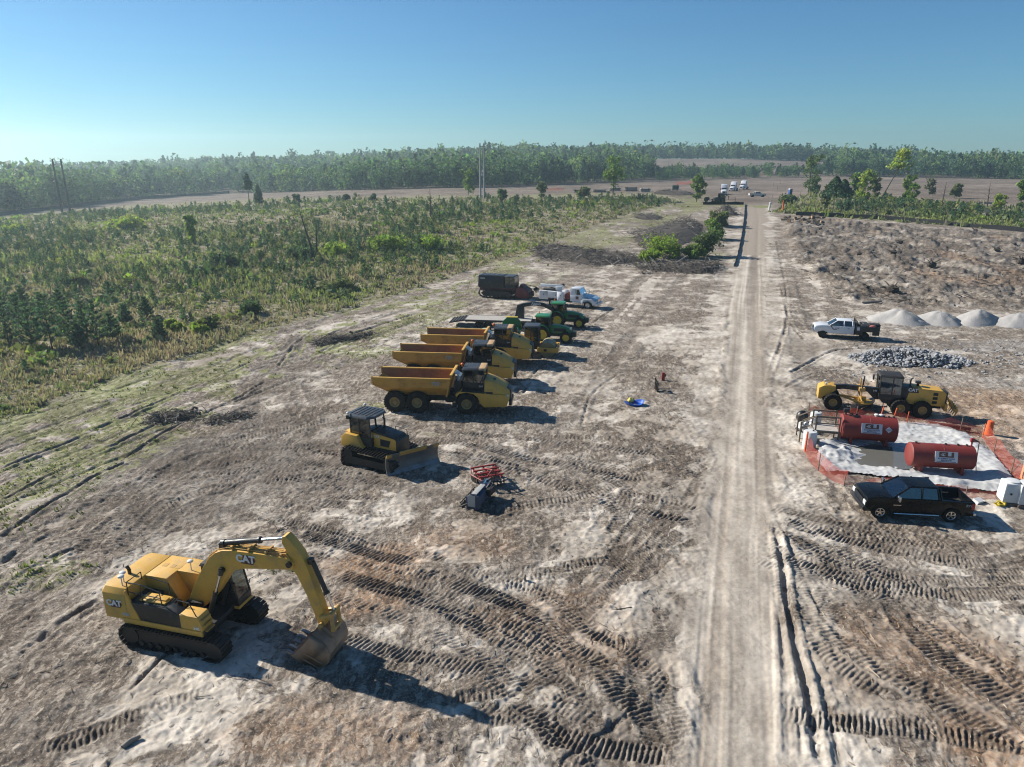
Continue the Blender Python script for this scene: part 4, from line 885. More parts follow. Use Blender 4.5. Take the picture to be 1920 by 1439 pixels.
b = B(); b.bb(-4.3, -4.18, -.6, .6, 1.3, 2.2); b.build('rear_grille', K, t)
for s in (-1, 1):
    b = B(); b.bb(4.7, 4.85, s*.45-.08, s*.45+.08, 2.02, 2.2); b.cyl((4.75, s*.45, 1.95), (4.75, s*.45, 2.03), .03); b.build('headlight', LAMP, t)
    b = B(); b.tube([(.7, s*.8, 2.4), (.95, s*1.1, 2.5)], .02); b.bb(.9, 1.0, s*1.15-.12, s*1.15+.12, 2.35, 2.75); b.build('mirror', K, t)
k = .93; t.scale = (k,)*3; place2(t, (4.15*k, 1.2*k), (1556, 770), (-2.55*k, 1.2*k), (1731, 786))
# ------------------------------------------------------------------ green tractors
t = thing('tractor', 'green cab tractor with yellow wheel rims, next to the roller', 'tractor', group='green tractors')
for s in (-1, 1):
    wheel(t, 0, s*.88, .88, .5, YEL, 'lug', rimf=.58); wheel(t, 2.55, s*.86, .62, .4, YEL, 'lug', rimf=.56)
b = B(); b.bb(-.4, 2.6, -.32, .32, .6, 1.0); b.cyl((2.55, -.7, .62), (2.55, .7, .62), .1); b.cyl((0, -.7, .88), (0, .7, .88), .2); b.bb(-.6, -.3, -.3, .3, .5, .9); b.build('chassis', GRK, t, .03)
b = B()
loft([(.75, .42, .36, .95, 1.85), (1.8, .42, .34, .95, 1.78), (2.7, .40, .28, .95, 1.58), (3.05, .36, .22, .9, 1.38)])
hd = b.build('hood', GRN, t, .05)
for s in (-1, 1):
    b = B(); b.box((2.95, s*.27, 1.42), (.2, .1, .1)); b.build('headlight', LAMP, hd, .02)
    b = B(); b.bb(1.2, 2.5, s*.425-.006, s*.425+.006, 1.15, 1.5); b.build('side_grille', KM, hd)
b = B(); b.bb(3.0, 3.55, -.42, .42, .6, 1.1); b.build('front_weight', GRK, t, .05)
for s in (-1, 1):
    b = B(); ar = [(-.15+1.02*math.cos(R(a)), .9+1.02*math.sin(R(a))) for a in range(20, 170, 15)]; b.sheet(ar, s*.88-.3, s*.88+.3, .04); b.build('fender', GRN, t)
cb, rf = cab(t, -.75, .75, -.72, .72, 1.0, 1.4, 2.72, tilt=.1, lower=GRK, roofm=GRN, gl=GLD, over=.12)
b = B(); b.tube([(.95, -.4, 1.7), (.95, -.4, 2.6)], .05, 10); b.build('exhaust_pipe', K, t)
for s in (-1, 1):
    b = B(); b.tube([(.75, s*.75, 2.2), (.85, s*1.15, 2.2)], .02); b.bb(.8, .9, s*1.15-.1, s*1.15+.1, 2.0, 2.35); b.build('mirror', K, t)
b = B(); b.cyl((-.6, .6, 2.82), (-.6, .6, 2.95), .05); b.ell((-.6, .6, 2.98), (.07, .07, .07)); b.build('beacon', AMB, t)
place2(t, (0, -1.1), (1016, 643), (2.55, -1.05), (1060, 645)); TRC = t
c = copy_tree(t); c['label'] = 'green cab tractor carrying a black arched mower arm, parked beside the white service truck'
put(c, P(1085, 617), (2.55, -1.05), t.rotation_euler.z-.04)
# black boom mower arm on the second tractor
b = B(); arc = [(-.2, 1.5), (-.7, 2.2), (-1.6, 2.62), (-2.8, 2.72), (-3.9, 2.5), (-4.4, 2.1)]
up = [(x, z+.2) for x, z in arc]; lo = [(x, z-.22) for x, z in reversed(arc)]
b.prism(up+lo, -1.15, -.8); b.prism([(-3.95, 2.72), (-4.75, 2.45), (-5.1, .7), (-4.9, .25), (-4.1, .25), (-3.95, .8)], -1.2, -.78); b.prism([(-5.2, .1), (-3.9, .1), (-3.8, .5), (-5.1, .6)], -1.6, -.4)
o = b.build('mower_arm', K, c, .02); text(o, 'lettering', 'Alamo', .42, (-2.5, -1.16, 2.70), AX, AZ, WPT, .012, .006)
# ------------------------------------------------------------------ rotary mower with folded wings
t = thing('rotary_mower', 'green rotary mower with its wing deck folded upright behind the tractors', 'mower')
b = B(); b.prism([(-.9, .55), (-.7, 1.0), (.7, 1.05), (1.0, .6)], -1.0, 1.0); b.build('centre_deck', GRN, t, .05)
b = B(); b.prism([(-1.0, .7), (-.8, 1.55), (-.4, 1.9), (.55, 1.9), (.9, 1.5), (1.05, .7)], .75, 1.05); o = b.build('wing_deck', GRN, t, .06)
b = B(); b.bb(-.5, .6, .7, 1.1, 1.895, 1.93); b.build('yellow_band', YEL, o)
b = B(); b.prism([(-1.15, .55), (-.65, 1.6), (.6, 1.6), (1.05, .55)], -1.15, -1.05); b.build('folded_wing', KM, t, .02)
b = B(); b.limb([(-2.3, -.6, .9), (-1.0, -.4, .9)], [.07, .07], 6); b.limb([(1.0, 0, .8), (2.6, 0, .6)], [.09, .07], 6); b.build('drawbar', GRK, t)
b = B(); b.cyl((-2.3, -.6, .7), (-2.3, -.6, 1.05), .36, n=20); b.build('stump_jumper', paint('pale_green_disc', (.45, .5, .38), .6, dirt=.3), t)
for s in (-1, 1): wheel(t, -1.3, s*.7, .35, .2, GRYL)
t.scale = (1.15,)*3; put(t, P(955, 640), (0, -1.1), R(-6))
# ------------------------------------------------------------------ flatbed trailer
t = thing('flatbed_trailer', 'flatbed equipment trailer with a pale plank deck and black beavertail', 'trailer')
b = B(); b.bb(-2.1, 5.6, -1.25, 1.25, .82, .9); dk = b.build('deck', PLK, t)
b = B()
for i in range(10): b.bb(-2.1, 5.6, -1.25+.25*i-.008, -1.25+.25*i+.008, .9, .904)
b.build('plank_gap', WOOD, dk)
b = B(); b.add([(-2.1, -1.25, .9), (-4.0, -1.25, .55), (-4.0, 1.25, .55), (-2.1, 1.25, .9), (-2.1, -1.25, .75), (-4.0, -1.25, .42), (-4.0, 1.25, .42), (-2.1, 1.25, .75)], [(0, 1, 2, 3), (4, 5, 6, 7), (0, 1, 5, 4), (1, 2, 6, 5), (2, 3, 7, 6)])
for i in range(5): b.box((-2.4-.36*i, 0, .875-.066*i), (.08, 2.45, .06))
b.build('beavertail', KM, t)
b = B()
for s in (-1, 1): b.bb(-2.1, 5.6, s*1.3-.05, s*1.3+.05, .68, .915); b.bb(-2, 6.4, s*.5-.08, s*.5+.08, .55, .81)
b.limb([(5.6, -.5, .68), (7.2, 0, .68)], [.08, .08], 6); b.limb([(5.6, .5, .68), (7.2, 0, .68)], [.08, .08], 6); b.tube([(6.2, 0, .1), (6.2, 0, 1.1)], .06)
for i in range(8): b.bb(-2+i, -1.95+i, -1.25, 1.25, .6, .81)
b.build('frame', K, t)
for x in (-.5, .55):
    for s in (-1, 1): wheel(t, x, s*1.08, .42, .32, KM)
for s in (-1, 1):
    b = B(); b.bb(-4.02, -3.9, s*1.0-.15, s*1.0+.15, .42, .54); b.build('tail_lamp', RLN, t)
place2(t, (-4.0, -1.25), (852, 613), (5.6, -1.25), (985, 617))
# ------------------------------------------------------------------ tracked forestry mulcher
t = thing('forestry_mulcher', 'black bodied tracked mulcher with a dark red cutting head', 'mulcher')
for s in (-1, 1):
    tr = belt([(-2.2, .65, .5), (2.1, .6, .5), (1.6, .22, .2), (-1.6, .22, .2)], s*1.0, .6, .2, gr=.06).build('track', TRK, t, smooth=0)
    b = B(); b.prism([(-1.9, .2), (1.8, .2), (2.2, .6), (1.7, .95), (-1.8, 1.0), (-2.4, .65)], s*1.0-.18, s*1.0+.18)
    for i in range(7): b.cyl((-1.5+.5*i, s*1.0-.24, .3), (-1.5+.5*i, s*1.0+.24, .3), .18)
    b.build('track_frame', TRK, tr)
b = B(); b.bb(-2.6, 2.5, -1.0, 1.0, 1.0, 1.45); b.build('lower_frame', MAR, t, .04)
b = B(); b.bb(-2.75, 1.0, -1.12, 1.12, 1.4, 3.1, top=(.98, .93)); o = b.build('engine_body', K, t, .06)
b = B(); b.bb(-2.7, .95, -.98, .98, 3.105, 3.14)
for i in range(5): b.bb(-2.5+.7*i, -2.1+.7*i, -.8, .8, 3.14, 3.17)
b.build('top_panel', ROOF, o, .01); b = B(); b.bb(-2.45, -1.8, -1.115, -1.09, 2.62, 2.82); b.build('decal', GRYL, o)
cb, rf = cab(t, 1.05, 2.6, -1.0, 1.0, 1.4, 1.85, 3.02, tilt=.1, lower=K, roofm=ROOF, gl=GLD, over=.03)
b = B()
for i in range(6): b.tube([(2.66, -.95+.38*i, 1.5), (2.6, -.95+.38*i, 3.0)], .025, 5)
b.tube([(2.7, -1, 2.95), (2.7, 1, 2.95)], .04); b.build('cab_guard', K, cb)
b = B(); b.tube([(-2.85, -.9, 1.5), (-2.85, -.9, 2.9), (-2.85, .9, 2.9), (-2.85, .9, 1.5)], .05); b.build('rear_guard', K, t)
b = B(); b.prism([(2.7, .35), (2.75, 1.5), (3.5, 1.75), (4.5, 1.15), (4.7, .45), (4.2, .12), (3.2, .1)], -1.2, 1.2); hd = b.build('mulching_head', MAR, t, .04)
b = B(); b.cyl((4.45, -1.1, .5), (4.45, 1.1, .5), .38, n=16)
for i in range(40): a = i*2.4; b.box((4.45+.42*math.cos(a), -1.05+2.1*i/39, .5+.42*math.sin(a)), (.14, .08, .14))
b.tube([(3.4, -.9, 1.8), (5.2, -.9, 1.5), (5.6, -.9, 1.1)], .05); b.tube([(3.4, .9, 1.8), (5.2, .9, 1.5), (5.6, .9, 1.1)], .05); b.tube([(5.2, -.9, 1.5), (5.2, .9, 1.5)], .05)
for i in range(6): b.limb([(5.2, -.8+.32*i, 1.45), (5.55, -.8+.32*i, 1.3), (5.6, -.8+.32*i, .9)], [.05, .05, .02], 5)
b.build('rotor', TRK, hd)
b = B(); b.bb(3.2, 3.6, -.6, .6, 1.55, 1.95); b.limb([(2.2, -.7, .9), (3.4, -.7, 1.2)], [.12, .12], 6); b.limb([(2.2, .7, .9), (3.4, .7, 1.2)], [.12, .12], 6); b.build('lift_arm', MAR, t)
put(t, P(901, 558), (-2.4, -1.3), R(-16))
# ------------------------------------------------------------------ pickups and trucks
def arch(cx, r, n=8): return [(cx+r*math.cos(math.pi*i/n), .42+r*math.sin(math.pi*i/n)) for i in range(n+1)]
def pickup(t, paintm, wb, fo, ro, bed='pickup', wr=.41, rims=CHR, sty='spoke', cablen=2.5, w=1.0, roofm=None, zb=.0):
    """origin under the front axle; x forward. Body with wheel arches, greenhouse, panes, bed"""
    f = fo; r = -wb-ro; hb = 1.12+zb; cf = -.55; cr = cf-cablen; belt_ = 1.22+zb
    b = B(); low = .48+zb; end = r if bed == 'pickup' else cr
    a1 = [(x, z+zb) for x, z in arch(0, .50)]; a2 = [(x, z+zb) for x, z in arch(-wb, .50)]
    prof = [(f, .62+zb), (f+.02, .95+zb), (f-.08, 1.14+zb), (.2, 1.26+zb), (cf, belt_+.06), (cr, belt_+.06)]+([(r, belt_+.02)] if bed == 'pickup' else [])+[(end, low)]
    if bed == 'pickup':
        prof += [(-wb-.50, low)]+[p for p in reversed(a2)]+[(-wb+.5, low)]
    prof += [(-.50, low)]+[p for p in reversed(a1)]+[(.5, low), (f-.05, low)]
    # sides (deep bed needs its own walls), centre
    cx = cr if bed == 'pickup' else None
    for s in (-1, 1): b.prism(prof, s*(w-.16), s*w)
    b.prism([(f-.02, .6+zb), (f, .96+zb), (f-.1, 1.2+zb), (.2, 1.32+zb), (cf, belt_+.1), (cf, .6+zb)], -w+.05, w-.05)
    b.bb(cr, cf, -w+.05, w-.05, .5+zb, belt_+.05)
    body = b.build('body', paintm, t, .035)
    b = B(); b.prism([(f+.03, .45+zb), (f+.12, .55+zb), (f+.12, .72+zb), (f, .78+zb), (f-.3, .5+zb)], -w-.01, w+.01); b.build('front_bumper', CHR if paintm is WHT else K, t, .03)
    b = B(); b.bb(f, f+.05, -.62, .62, .78+zb, 1.06+zb)
    for i in range(4): b.bb(f+.04, f+.07, -.6, .6, .8+.07*i+zb, .82+.07*i+zb, m=1)
    b.build('grille', [K, CHR], t, .01)
    for s in (-1, 1):
        b = B(); b.bb(f-.16, f+.035, s*.82-.17, s*.82+.17, .80+zb, 1.04+zb); b.build('headlight', LAMP, t, .03)
        b = B(); b.bb(cf-.28, cf-.18, s*(w+.17)-.13, s*(w+.17)+.13, 1.22+zb, 1.5+zb); b.tube([(cf-.22, s*(w-.05), 1.28+zb), (cf-.22, s*(w+.1), 1.28+zb)], .025); b.build('mirror', CHR if paintm is not WHT else K, t, .03)
        for k, x in enumerate((cf-1.05, cf-2.1)):
            b = B(); b.bb(x, x+.2, s*w-.015, s*w+.025, 1.06+zb, 1.1+zb); b.build('door_handle', K if paintm is WHT else paintm, t)
    # greenhouse
    zt = 1.9+zb; x0, x1, x2, x3 = cf, cf-.85, cr+.12, cr; y0, y1 = w-.08, w-.26
    b = B()
    roof_ = [(x1+.05, -y1), (x2, -y1), (x2, y1), (x1+.05, y1)]
    b.prismz(roof_, zt-.06, zt, top=[(x1-.1, -y1+.1), (x2+.1, -y1+.1), (x2+.1, y1-.1), (x1-.1, y1-.1)])
    xm = (x1+x2)/2+.12
    for s in (-1, 1):
        for a_, c_ in (((x0, s*y0), (x1, s*y1)), ((xm, s*(y0)), (xm, s*y1)), ((x3, s*y0), (x2, s*y1)), ((x3+.12, s*y0), (x2+.1, s*y1))): b.limb([(*a_, belt_+.03), (*c_, zt-.03)], [.055, .055], 4)
    g = b.build('roof', roofm or paintm, t, .02)
    b = B(); e = .03
    for s in (-1, 1): b.add([(x0-.04, s*(y0-.02), belt_+.04), (x3+.04, s*(y0-.02), belt_+.04), (x2+.02, s*(y1-.02), zt-.05), (x1-.02, s*(y1-.02), zt-.05)], [(0, 1, 2, 3)])
    b.add([(x3+.02, -y0+.04, belt_+.04), (x3+.02, y0-.04, belt_+.04), (x2+.02, y1-.04, zt-.05), (x2+.02, -y1+.04, zt-.05)], [(0, 1, 2, 3)])
    b.build('window', GLD, g, smooth=0)
    b = B(); b.add([(x0-.02, -y0+.05, belt_+.04), (x0-.02, y0-.05, belt_+.04), (x1+.02, y1-.05, zt-.05), (x1+.02, -y1+.05, zt-.05)], [(0, 1, 2, 3)]); b.build('windscreen', GLS, g, smooth=0)
    b = B()
    for s in (-.45, .45):
        b.bb(x1-.35, x1+.15, s-.25, s+.25, .9+zb, 1.2+zb); b.box((x1-.4, s, 1.35+zb), (.15, .48, .6)); b.bb(x1-1.3, x1-.85, s-.3, s+.3, .9+zb, 1.15+zb)
    b.bb(cf-.3, cf-.02, -.8, .8, 1.0+zb, 1.26+zb); b.build('seat', SEAT, t, .04)
    for x in (0, -wb):
        for s in (-1, 1): wheel(t, x, s*(w-.16), wr, .27, rims, sty)
    b = B(); b.bb(r+.2, f-.3, -.5, .5, .35+zb, .6+zb); b.cyl((0, -w+.2, .42), (0, w-.2, .42), .07); b.cyl((-wb, -w+.2, .42), (-wb, w-.2, .42), .08); b.build('chassis', KM, t)
    if bed == 'pickup':
        b = B(); b.bb(r+.05, cr-.02, -w+.16, w-.16, .62+zb, .78+zb)
        for s in (-1, 1): b.bb(-wb-.45, -wb+.45, s*(w-.28)-.12, s*(w-.28)+.12, .78+zb, 1.05+zb); b.bb(r+.04, cr-.03, s*(w-.175)-.006, s*(w-.175)+.006, .7+zb, belt_+.06)
        b.bb(cr-.06, cr-.01, -w+.16, w-.16, .6+zb, belt_+.07); o = b.build('bed_liner', KM, t)
        b = B(); b.bb(r-.01, r+.06, -w+.02, w-.02, .62+zb, belt_+.03); b.build('tailgate', paintm, t, .02)
        b = B(); b.bb(r-.16, r-.02, -w, w, .45+zb, .62+zb); b.build('rear_bumper', CHR, t, .03)
        for s in (-1, 1):
            b = B(); b.bb(r-.02, r+.14, s*(w-.06)-.075, s*(w-.06)+.075, .85+zb, 1.2+zb); b.build('tail_lamp', RLN, t, .01)
            b = B(); b.cyl((cf-.1, s*(w+.08), .45+zb), (cr+.1, s*(w+.08), .45+zb), .045, n=8); b.build('running_board', CHR, t)
    return body
t = thing('pickup_truck', 'shiny black crew cab pickup parked along the fuel containment', 'pickup')
BKP = paint('gloss_black', (.004, .005, .007), .16, dirt=.02, coat=.12, spec=.2)
bd_ = pickup(t, BKP, 3.64, .83, 1.06, wr=.41, cablen=2.5)
# left side (toward the camera) carries a small badge
text(bd_, 'lettering', 'Z71', .17, (-4.42, 1.012, 1.06), NX, AZ, GRYL, .004, .004, 1.2)
b = B(); b.bb(-1.0, -.6, 1.0, 1.008, .88, .93); b.build('badge', CHR, bd_)
place2(t, (0, .98), (1648, 974), (-3.64, .98), (1781, 981))
t = thing('flatbed_pickup', 'white crew cab pickup with a black flatbed body carrying a hose reel and tank', 'pickup')
bd_ = pickup(t, WHT, 4.28, .88, .3, bed=None, wr=.42, rims=KM, sty='road', cablen=2.55, zb=.12)
b = B(); b.prism([(-1.15, 1.0), (-1.0, 1.02), (-.72, 1.34), (-.8, 1.36)], 1.0, 1.008); b.prism([(-1.0, 1.02), (-1.4, 1.0), (-1.4, 1.06), (-1.0, 1.1)], 1.0, 1.008)
b.build('emblem', NAVY, bd_); b = B(); [b.bb(-1.28-.14*i, -1.18-.14*i, 1.0, 1.006, 1.1, 1.2+.03*(i % 2)) for i in range(3)]; b.build('decal', GRYL, bd_)
b = B(); b.bb(-5.6, -3.25, -1.12, 1.12, .95, 1.08)
for s in (-1, 1): b.bb(-5.6, -4.95, s*.98-.16, s*.98+.16, .62, 1.5); b.bb(-3.95, -3.25, s*.98-.16, s*.98+.16, .62, 1.5); b.bb(-4.96, -3.94, s*.98-.16, s*.98+.16, 1.02, 1.5)
fb = b.build('flatbed', K, t, .02)
b = B(); b.tube([(-3.3, -1.05, 1.0), (-3.3, -1.0, 2.05), (-3.3, 1.0, 2.05), (-3.3, 1.05, 1.0)], .05)
for i in range(6): b.tube([(-3.3, -.8+.32*i, 1.1), (-3.3, -.8+.32*i, 2.05)], .025)
b.bb(-3.34, -3.26, -1, 1, 1.05, 1.45); b.build('headache_rack', K, fb)
b = B(); b.bb(-5.7, -4.6, -.2, .7, 1.1, 1.75); b.build('fuel_cell', KM, t, .03)
b = B(); b.cyl((-4.2, .2, 1.5), (-4.2, .7, 1.5), .32, n=20); b.cyl((-4.2, .15, 1.5), (-4.2, .2, 1.5), .4, n=20); b.cyl((-4.2, .7, 1.5), (-4.2, .75, 1.5), .4, n=20); b.build('hose_reel', STL, t)
b = B(); b.ell((-4.9, .95, 1.58), (.35, .2, .16)); b.build('rag_bundle', paint('faded_red_cloth', (.4, .13, .12), .9), t)
b = B(); b.bb(-3.62, -3.35, 1.142, 1.15, 1.1, 1.45); b.build('notice_plate', SIGN, fb)
b = B(); b.cyl((-3.9, -.5, 1.1), (-3.9, -.5, 1.7), .22); b.build('compressor', STL, t, .02)
place2(t, (0, .98), (1541, 634), (-4.28, .98), (1621, 639))
# service truck with crane
t = thing('service_truck', 'white service truck with a folded crane along its body and a blue hood', 'truck')
for s in (-1, 1):
    wheel(t, 0, s*.95, .5, .3, CHR, 'road', rimf=.58); wheel(t, -4.9, s*.92, .5, .5, WPL, 'road')
b = B(); b.bb(-6.7, 1.1, -.45, .45, .55, .95); b.build('chassis', KM, t, .02)
b = B(); loft([(-.9, 1.02, .98, .85, 1.72), (.2, 1.0, .8, .8, 1.62), (1.2, .86, .66, .75, 1.32)]); hd = b.build('hood', paint('pale_blue_white', (.36, .58, .74), .25, dirt=.08, coat=.5), t, .06)
b = B(); b.bb(1.2, 1.26, -.55, .55, .78, 1.28); b.build('grille', CHR, hd, .02)
b = B(); b.bb(1.05, 1.38, -1.1, 1.1, .5, .8); b.build('front_bumper', WHT, t, .05)
for s in (-1, 1):
    b = B(); b.prism([(-.75, .5)]+[(.68*math.cos(R(180-a)), .5+.66*math.sin(R(180-a))) for a in range(0, 181, 20)]+[(1.15, .62), (1.15, 1.0), (.6, 1.3), (-.6, 1.3), (-.95, .9)], s*.95-.2, s*.95+.2); b.build('fender', WHT, t, .04)
    b = B(); b.bb(1.0, 1.2, s*.85-.18, s*.85+.18, .88, 1.1); b.build('headlight', LAMP, t, .03)
    b = B(); b.tube([(-.75, s*1.05, 1.8), (-.6, s*1.32, 1.8)], .02); b.bb(-.65, -.57, s*1.32-.1, s*1.32+.1, 1.6, 2.1); b.build('mirror', WPL, t, .02)
b = B(); b.bb(-2.45, -.85, -1.05, 1.05, .85, 1.75); cbm = b.build('cab', WHT, t, .05)
b = B(); b.prism([(-2.45, 2.55), (-1.35, 2.6), (-1.1, 2.5), (-1.2, 2.42), (-2.45, 2.42)], -1.0, 1.0)
for s in (-1, 1):
    for xa, xb in ((-.88, -1.25), (-1.65, -1.65), (-2.38, -2.38)): b.limb([(xa, s*.99, 1.7), (xb, s*.93, 2.46)], [.07, .07], 4)
    b.prism([(-2.45, 1.75), (-1.75, 1.75), (-1.75, 2.45), (-2.45, 2.45)], s*.97-.03, s*.97+.03)
b.bb(-2.46, -2.4, -1.0, 1.0, 1.75, 2.45); b.build('roof', WHT, cbm, .02)
b = B()
for s in (-1, 1): b.add([(-.9, s*.97, 1.75), (-1.75, s*.97, 1.75), (-1.75, s*.92, 2.44), (-1.25, s*.92, 2.44)], [(0, 1, 2, 3)])
b.build('window', GLD, cbm, smooth=0)
b = B(); b.add([(-.86, -.95, 1.75), (-.86, .95, 1.75), (-1.23, .9, 2.44), (-1.23, -.9, 2.44)], [(0, 1, 2, 3)]); b.build('windscreen', GLS, cbm, smooth=0)
b = B(); b.bb(-1.65, -1.25, -1.06, -1.054, 1.15, 1.55); b.build('door_decal', BRN, cbm); b = B(); b.bb(-.45, .05, -1.02, -1.0, 1.38, 1.48); b.build('badge', NAVY, hd)
b = B(); b.bb(-2.1, -.9, -1.1, -.75, .5, .85); b.build('fuel_tank', CHR, t, .05)
b = B(); b.cyl((-2.85, -.9, 1.45), (-2.85, .9, 1.45), .42, n=22); b.build('red_tank', TNK, t)
b = B()
for s in (-1, 1):
    b.bb(-6.8, -5.55, s*.98-.18, s*.98+.18, .85, 2.0); b.bb(-4.25, -3.3, s*.98-.18, s*.98+.18, .6, 2.0); b.bb(-5.55, -4.25, s*.98-.18, s*.98+.18, 1.15, 2.0)
b.bb(-6.8, -3.3, -.8, .8, .95, 1.2); sb = b.build('service_body', WHT, t, .03)
b = B()
for x in (-6.2, -4.5, -3.8): b.bb(x, x+.1, -1.168, -1.16, 1.45, 1.58)
b.build('latch', K, sb)
b = B(); b.cyl((-4.1, -.4, 1.9), (-4.1, -.4, 2.6), .25, n=16); b.bb(-6.9, -3.7, -.55, -.25, 2.45, 2.78); b.bb(-6.9, -6.3, -.5, -.3, 2.3, 2.5); b.bb(-4.6, -3.7, -.75, -.05, 2.1, 2.62); b.build('crane', WHT, t, .03)
b = B(); b.cyl((-4.3, -.4, 2.1), (-5.6, -.4, 2.45), .07); b.bb(-6.6, -5.0, -.2, .6, 1.25, 2.1); b.cyl((-3.9, 0, 2.7), (-3.9, .3, 2.7), .2); b.build('crane_gear', KM, t, .02)
b = B(); b.bb(-7.1, -6.75, -1.0, 1.0, .55, .9); b.build('rear_bumper', KM, t, .02)
place2(t, (0, -1.05), (1103, 580), (-4.9, -1.05), (1034, 574))
# ------------------------------------------------------------------ implements on the ground
t = thing('disc_harrow', 'red tandem disc harrow standing behind the blue mulching implement', 'disc harrow')
b = B()
for s in (-.75, .0, .75): b.bb(-.9, .9, s-.05, s+.05, .72, .84)
for x in (-.85, -.28, .28, .85): b.bb(x-.05, x+.05, -.95, .95, .84, .94)
b.tube([(.9, -.4, .8), (1.0, 0, 1.4), (.9, .4, .8)], .05); b.tube([(-.4, 0, .9), (1.0, 0, 1.4)], .04)
for s in (-1, 1): b.limb([(-.8, s*.95, .8), (-.4, s*1.05, .6), (.8, s*.7, .6)], [.05, .05, .05], 4)
b.build('frame', RED, t, .01)
for x, sk in ((-.6, .25), (.6, -.25)):
    b = B(); rot = Matrix.Rotation(sk, 3, 'Z')
    for i in range(9):
        y = -.95+.237*i; p = rot @ Vector((0, y, 0)); d = rot @ Vector((0, 1, 0)); p.x += x; p.z = .3
        b.cyl(p-d*.012, p+d*.012, .3, n=16); b.cyl(p-d*.05, p+d*.05, .06, n=8)
    a, c = rot @ Vector((0, -1, 0)), rot @ Vector((0, 1, 0)); b.cyl(a+Vector((x, 0, .3)), c+Vector((x, 0, .3)), .035)
    b.build('disc_gang', TRK, t)
t.scale = (.86,)*3; put(t, P(914, 905), (0, 0), R(-68))
t = thing('mulcher_attachment', 'blue and silver rotary mulcher attachment with a black guard frame, lying beside the red harrow', 'attachment')
b = B(); b.prism([(-.35, .3), (-.4, .75), (-.1, .98), (.3, .85), (.4, .35), (.2, .15)], -1.05, 1.05); o = b.build('rotor_housing', BLD, t, .03); b = B(); b.bb(-.22, .12, -.95, .5, .97, 1.02); b.box((-.15, -1.13, .6), (.5, .02, .75)); b.build('silver_cover', GRYL, o, .01)
b = B()
for y in (-1.12, 1.06): b.prism([(-.5, .1), (-.55, .8), (-.15, 1.08), (.35, .95), (.5, .3), (.3, .05)], y, y+.06)
b.build('end_plate', BLD, o, .01)
b = B(); b.cyl((0, -1.0, .3), (0, 1.0, .3), .25, n=14)
for i in range(30): a = i*2.4; b.box((.28*math.cos(a), -.95+1.9*i/29, .3+.28*math.sin(a)), (.1, .07, .1))
b.build('rotor', TRK, o)
b = B(); b.tube([(-.9, -1.1, .12), (-.9, 1.2, .12)], .07); b.tube([(-.9, -1.1, .12), (-.4, -1.1, .4)], .05); b.tube([(-.9, 1.2, .12), (-.4, 1.1, .4)], .05); b.tube([(-.9, -1.1, .35), (-.9, 1.2, .35)], .04)
for i in range(5): b.tube([(-.9, -1+.5*i, .12), (-.9, -1+.5*i, .35)], .03)
b.build('guard_frame', K, t)
b = B(); b.limb([(-.1, .5, .95), (.0, .95, 1.15), (.0, 1.5, 1.0)], [.09, .08, .06], 6); b.limb([(.2, .3, .9), (.25, 1.0, 1.1)], [.05, .05], 6); b.build('hitch', CHR, t)
b = B(); b.bb(.2, .6, .1, 1.0, .45, .9); b.tube([(.5, .2, .9), (.6, .5, 1.15), (.4, .9, 1.05)], .03); b.build('gearbox', KM, t, .03)
t.scale = (.92,)*3; put(t, P(890, 960), (.1, -1.15), R(-20))
t = thing('plastic_tub', 'bright blue plastic tub lying crumpled on the bare soil', 'tub')
b = B(); n = 28; prof = [(0, .04), (.62, .02), (.78, .1), (.88, .34), (.93, .42), (.86, .40), (.74, .14), (.55, .08), (0, .08)]
b.lathe(prof, ax='z', n=n)
b.v = [(x*1.25*(1+.09*math.sin(3*math.atan2(y, x))), y*.92, z*(1+.35*math.sin(2*math.atan2(y, x)+.6))) for x, y, z in b.v]; b.build('tub', BLU, t, smooth=50)
t.scale = (.68,)*3; put(t, P(1189, 760), (0, 0), R(-5))
t = thing('yellow_bag', 'crumpled pale yellow bag resting in the blue tub', 'bag')
b = B(); b.ell((0, 0, .22), (.36, .3, .26), n=14, k=9); b.v = [(x*(1+.2*float(vn(np.array(y*9), np.array(z*9), 3))), y*(1+.2*float(vn(np.array(x*9), np.array(z*9), 5))), z*(1+.2*float(vn(np.array(x*8), np.array(y*8), 7)))) for x, y, z in b.v]; b.build('bag', YPL, t, smooth=70)
p = P(1183, 757); t.scale = (.75,)*3; t.location = (p.x, p.y+.1, p.z+.08)
t = thing('fork_carriage', 'black pallet fork carriage standing upright on the soil by the blue tub', 'forks')
b = B(); b.bb(-.05, .05, -.5, .5, .05, .15); b.bb(-.05, .05, -.5, .5, .75, .85)
for y in (-.45, 0, .45): b.bb(-.04, .04, y-.05, y+.05, .05, 1.0)
b.build('frame', K, t)
for s in (-.3, .3):
    b = B(); b.bb(.05, .1, s-.06, s+.06, .06, .8); b.bb(.05, 1.25, s-.06, s+.06, .03, .08); b.build('fork', K, t, .01)
put(t, P(1230, 733), (0, 0), R(2))
t = thing('red_fuel_can', 'small red upright marker can behind the black forks', 'can')
b = B(); b.bb(-.14, .14, -.1, .1, 0, .75, top=(.9, .9)); b.bb(.1, .24, -.06, .06, .35, .6); b.build('can', RED, t, .03); put(t, P(1243, 714), (0, 0), 0)
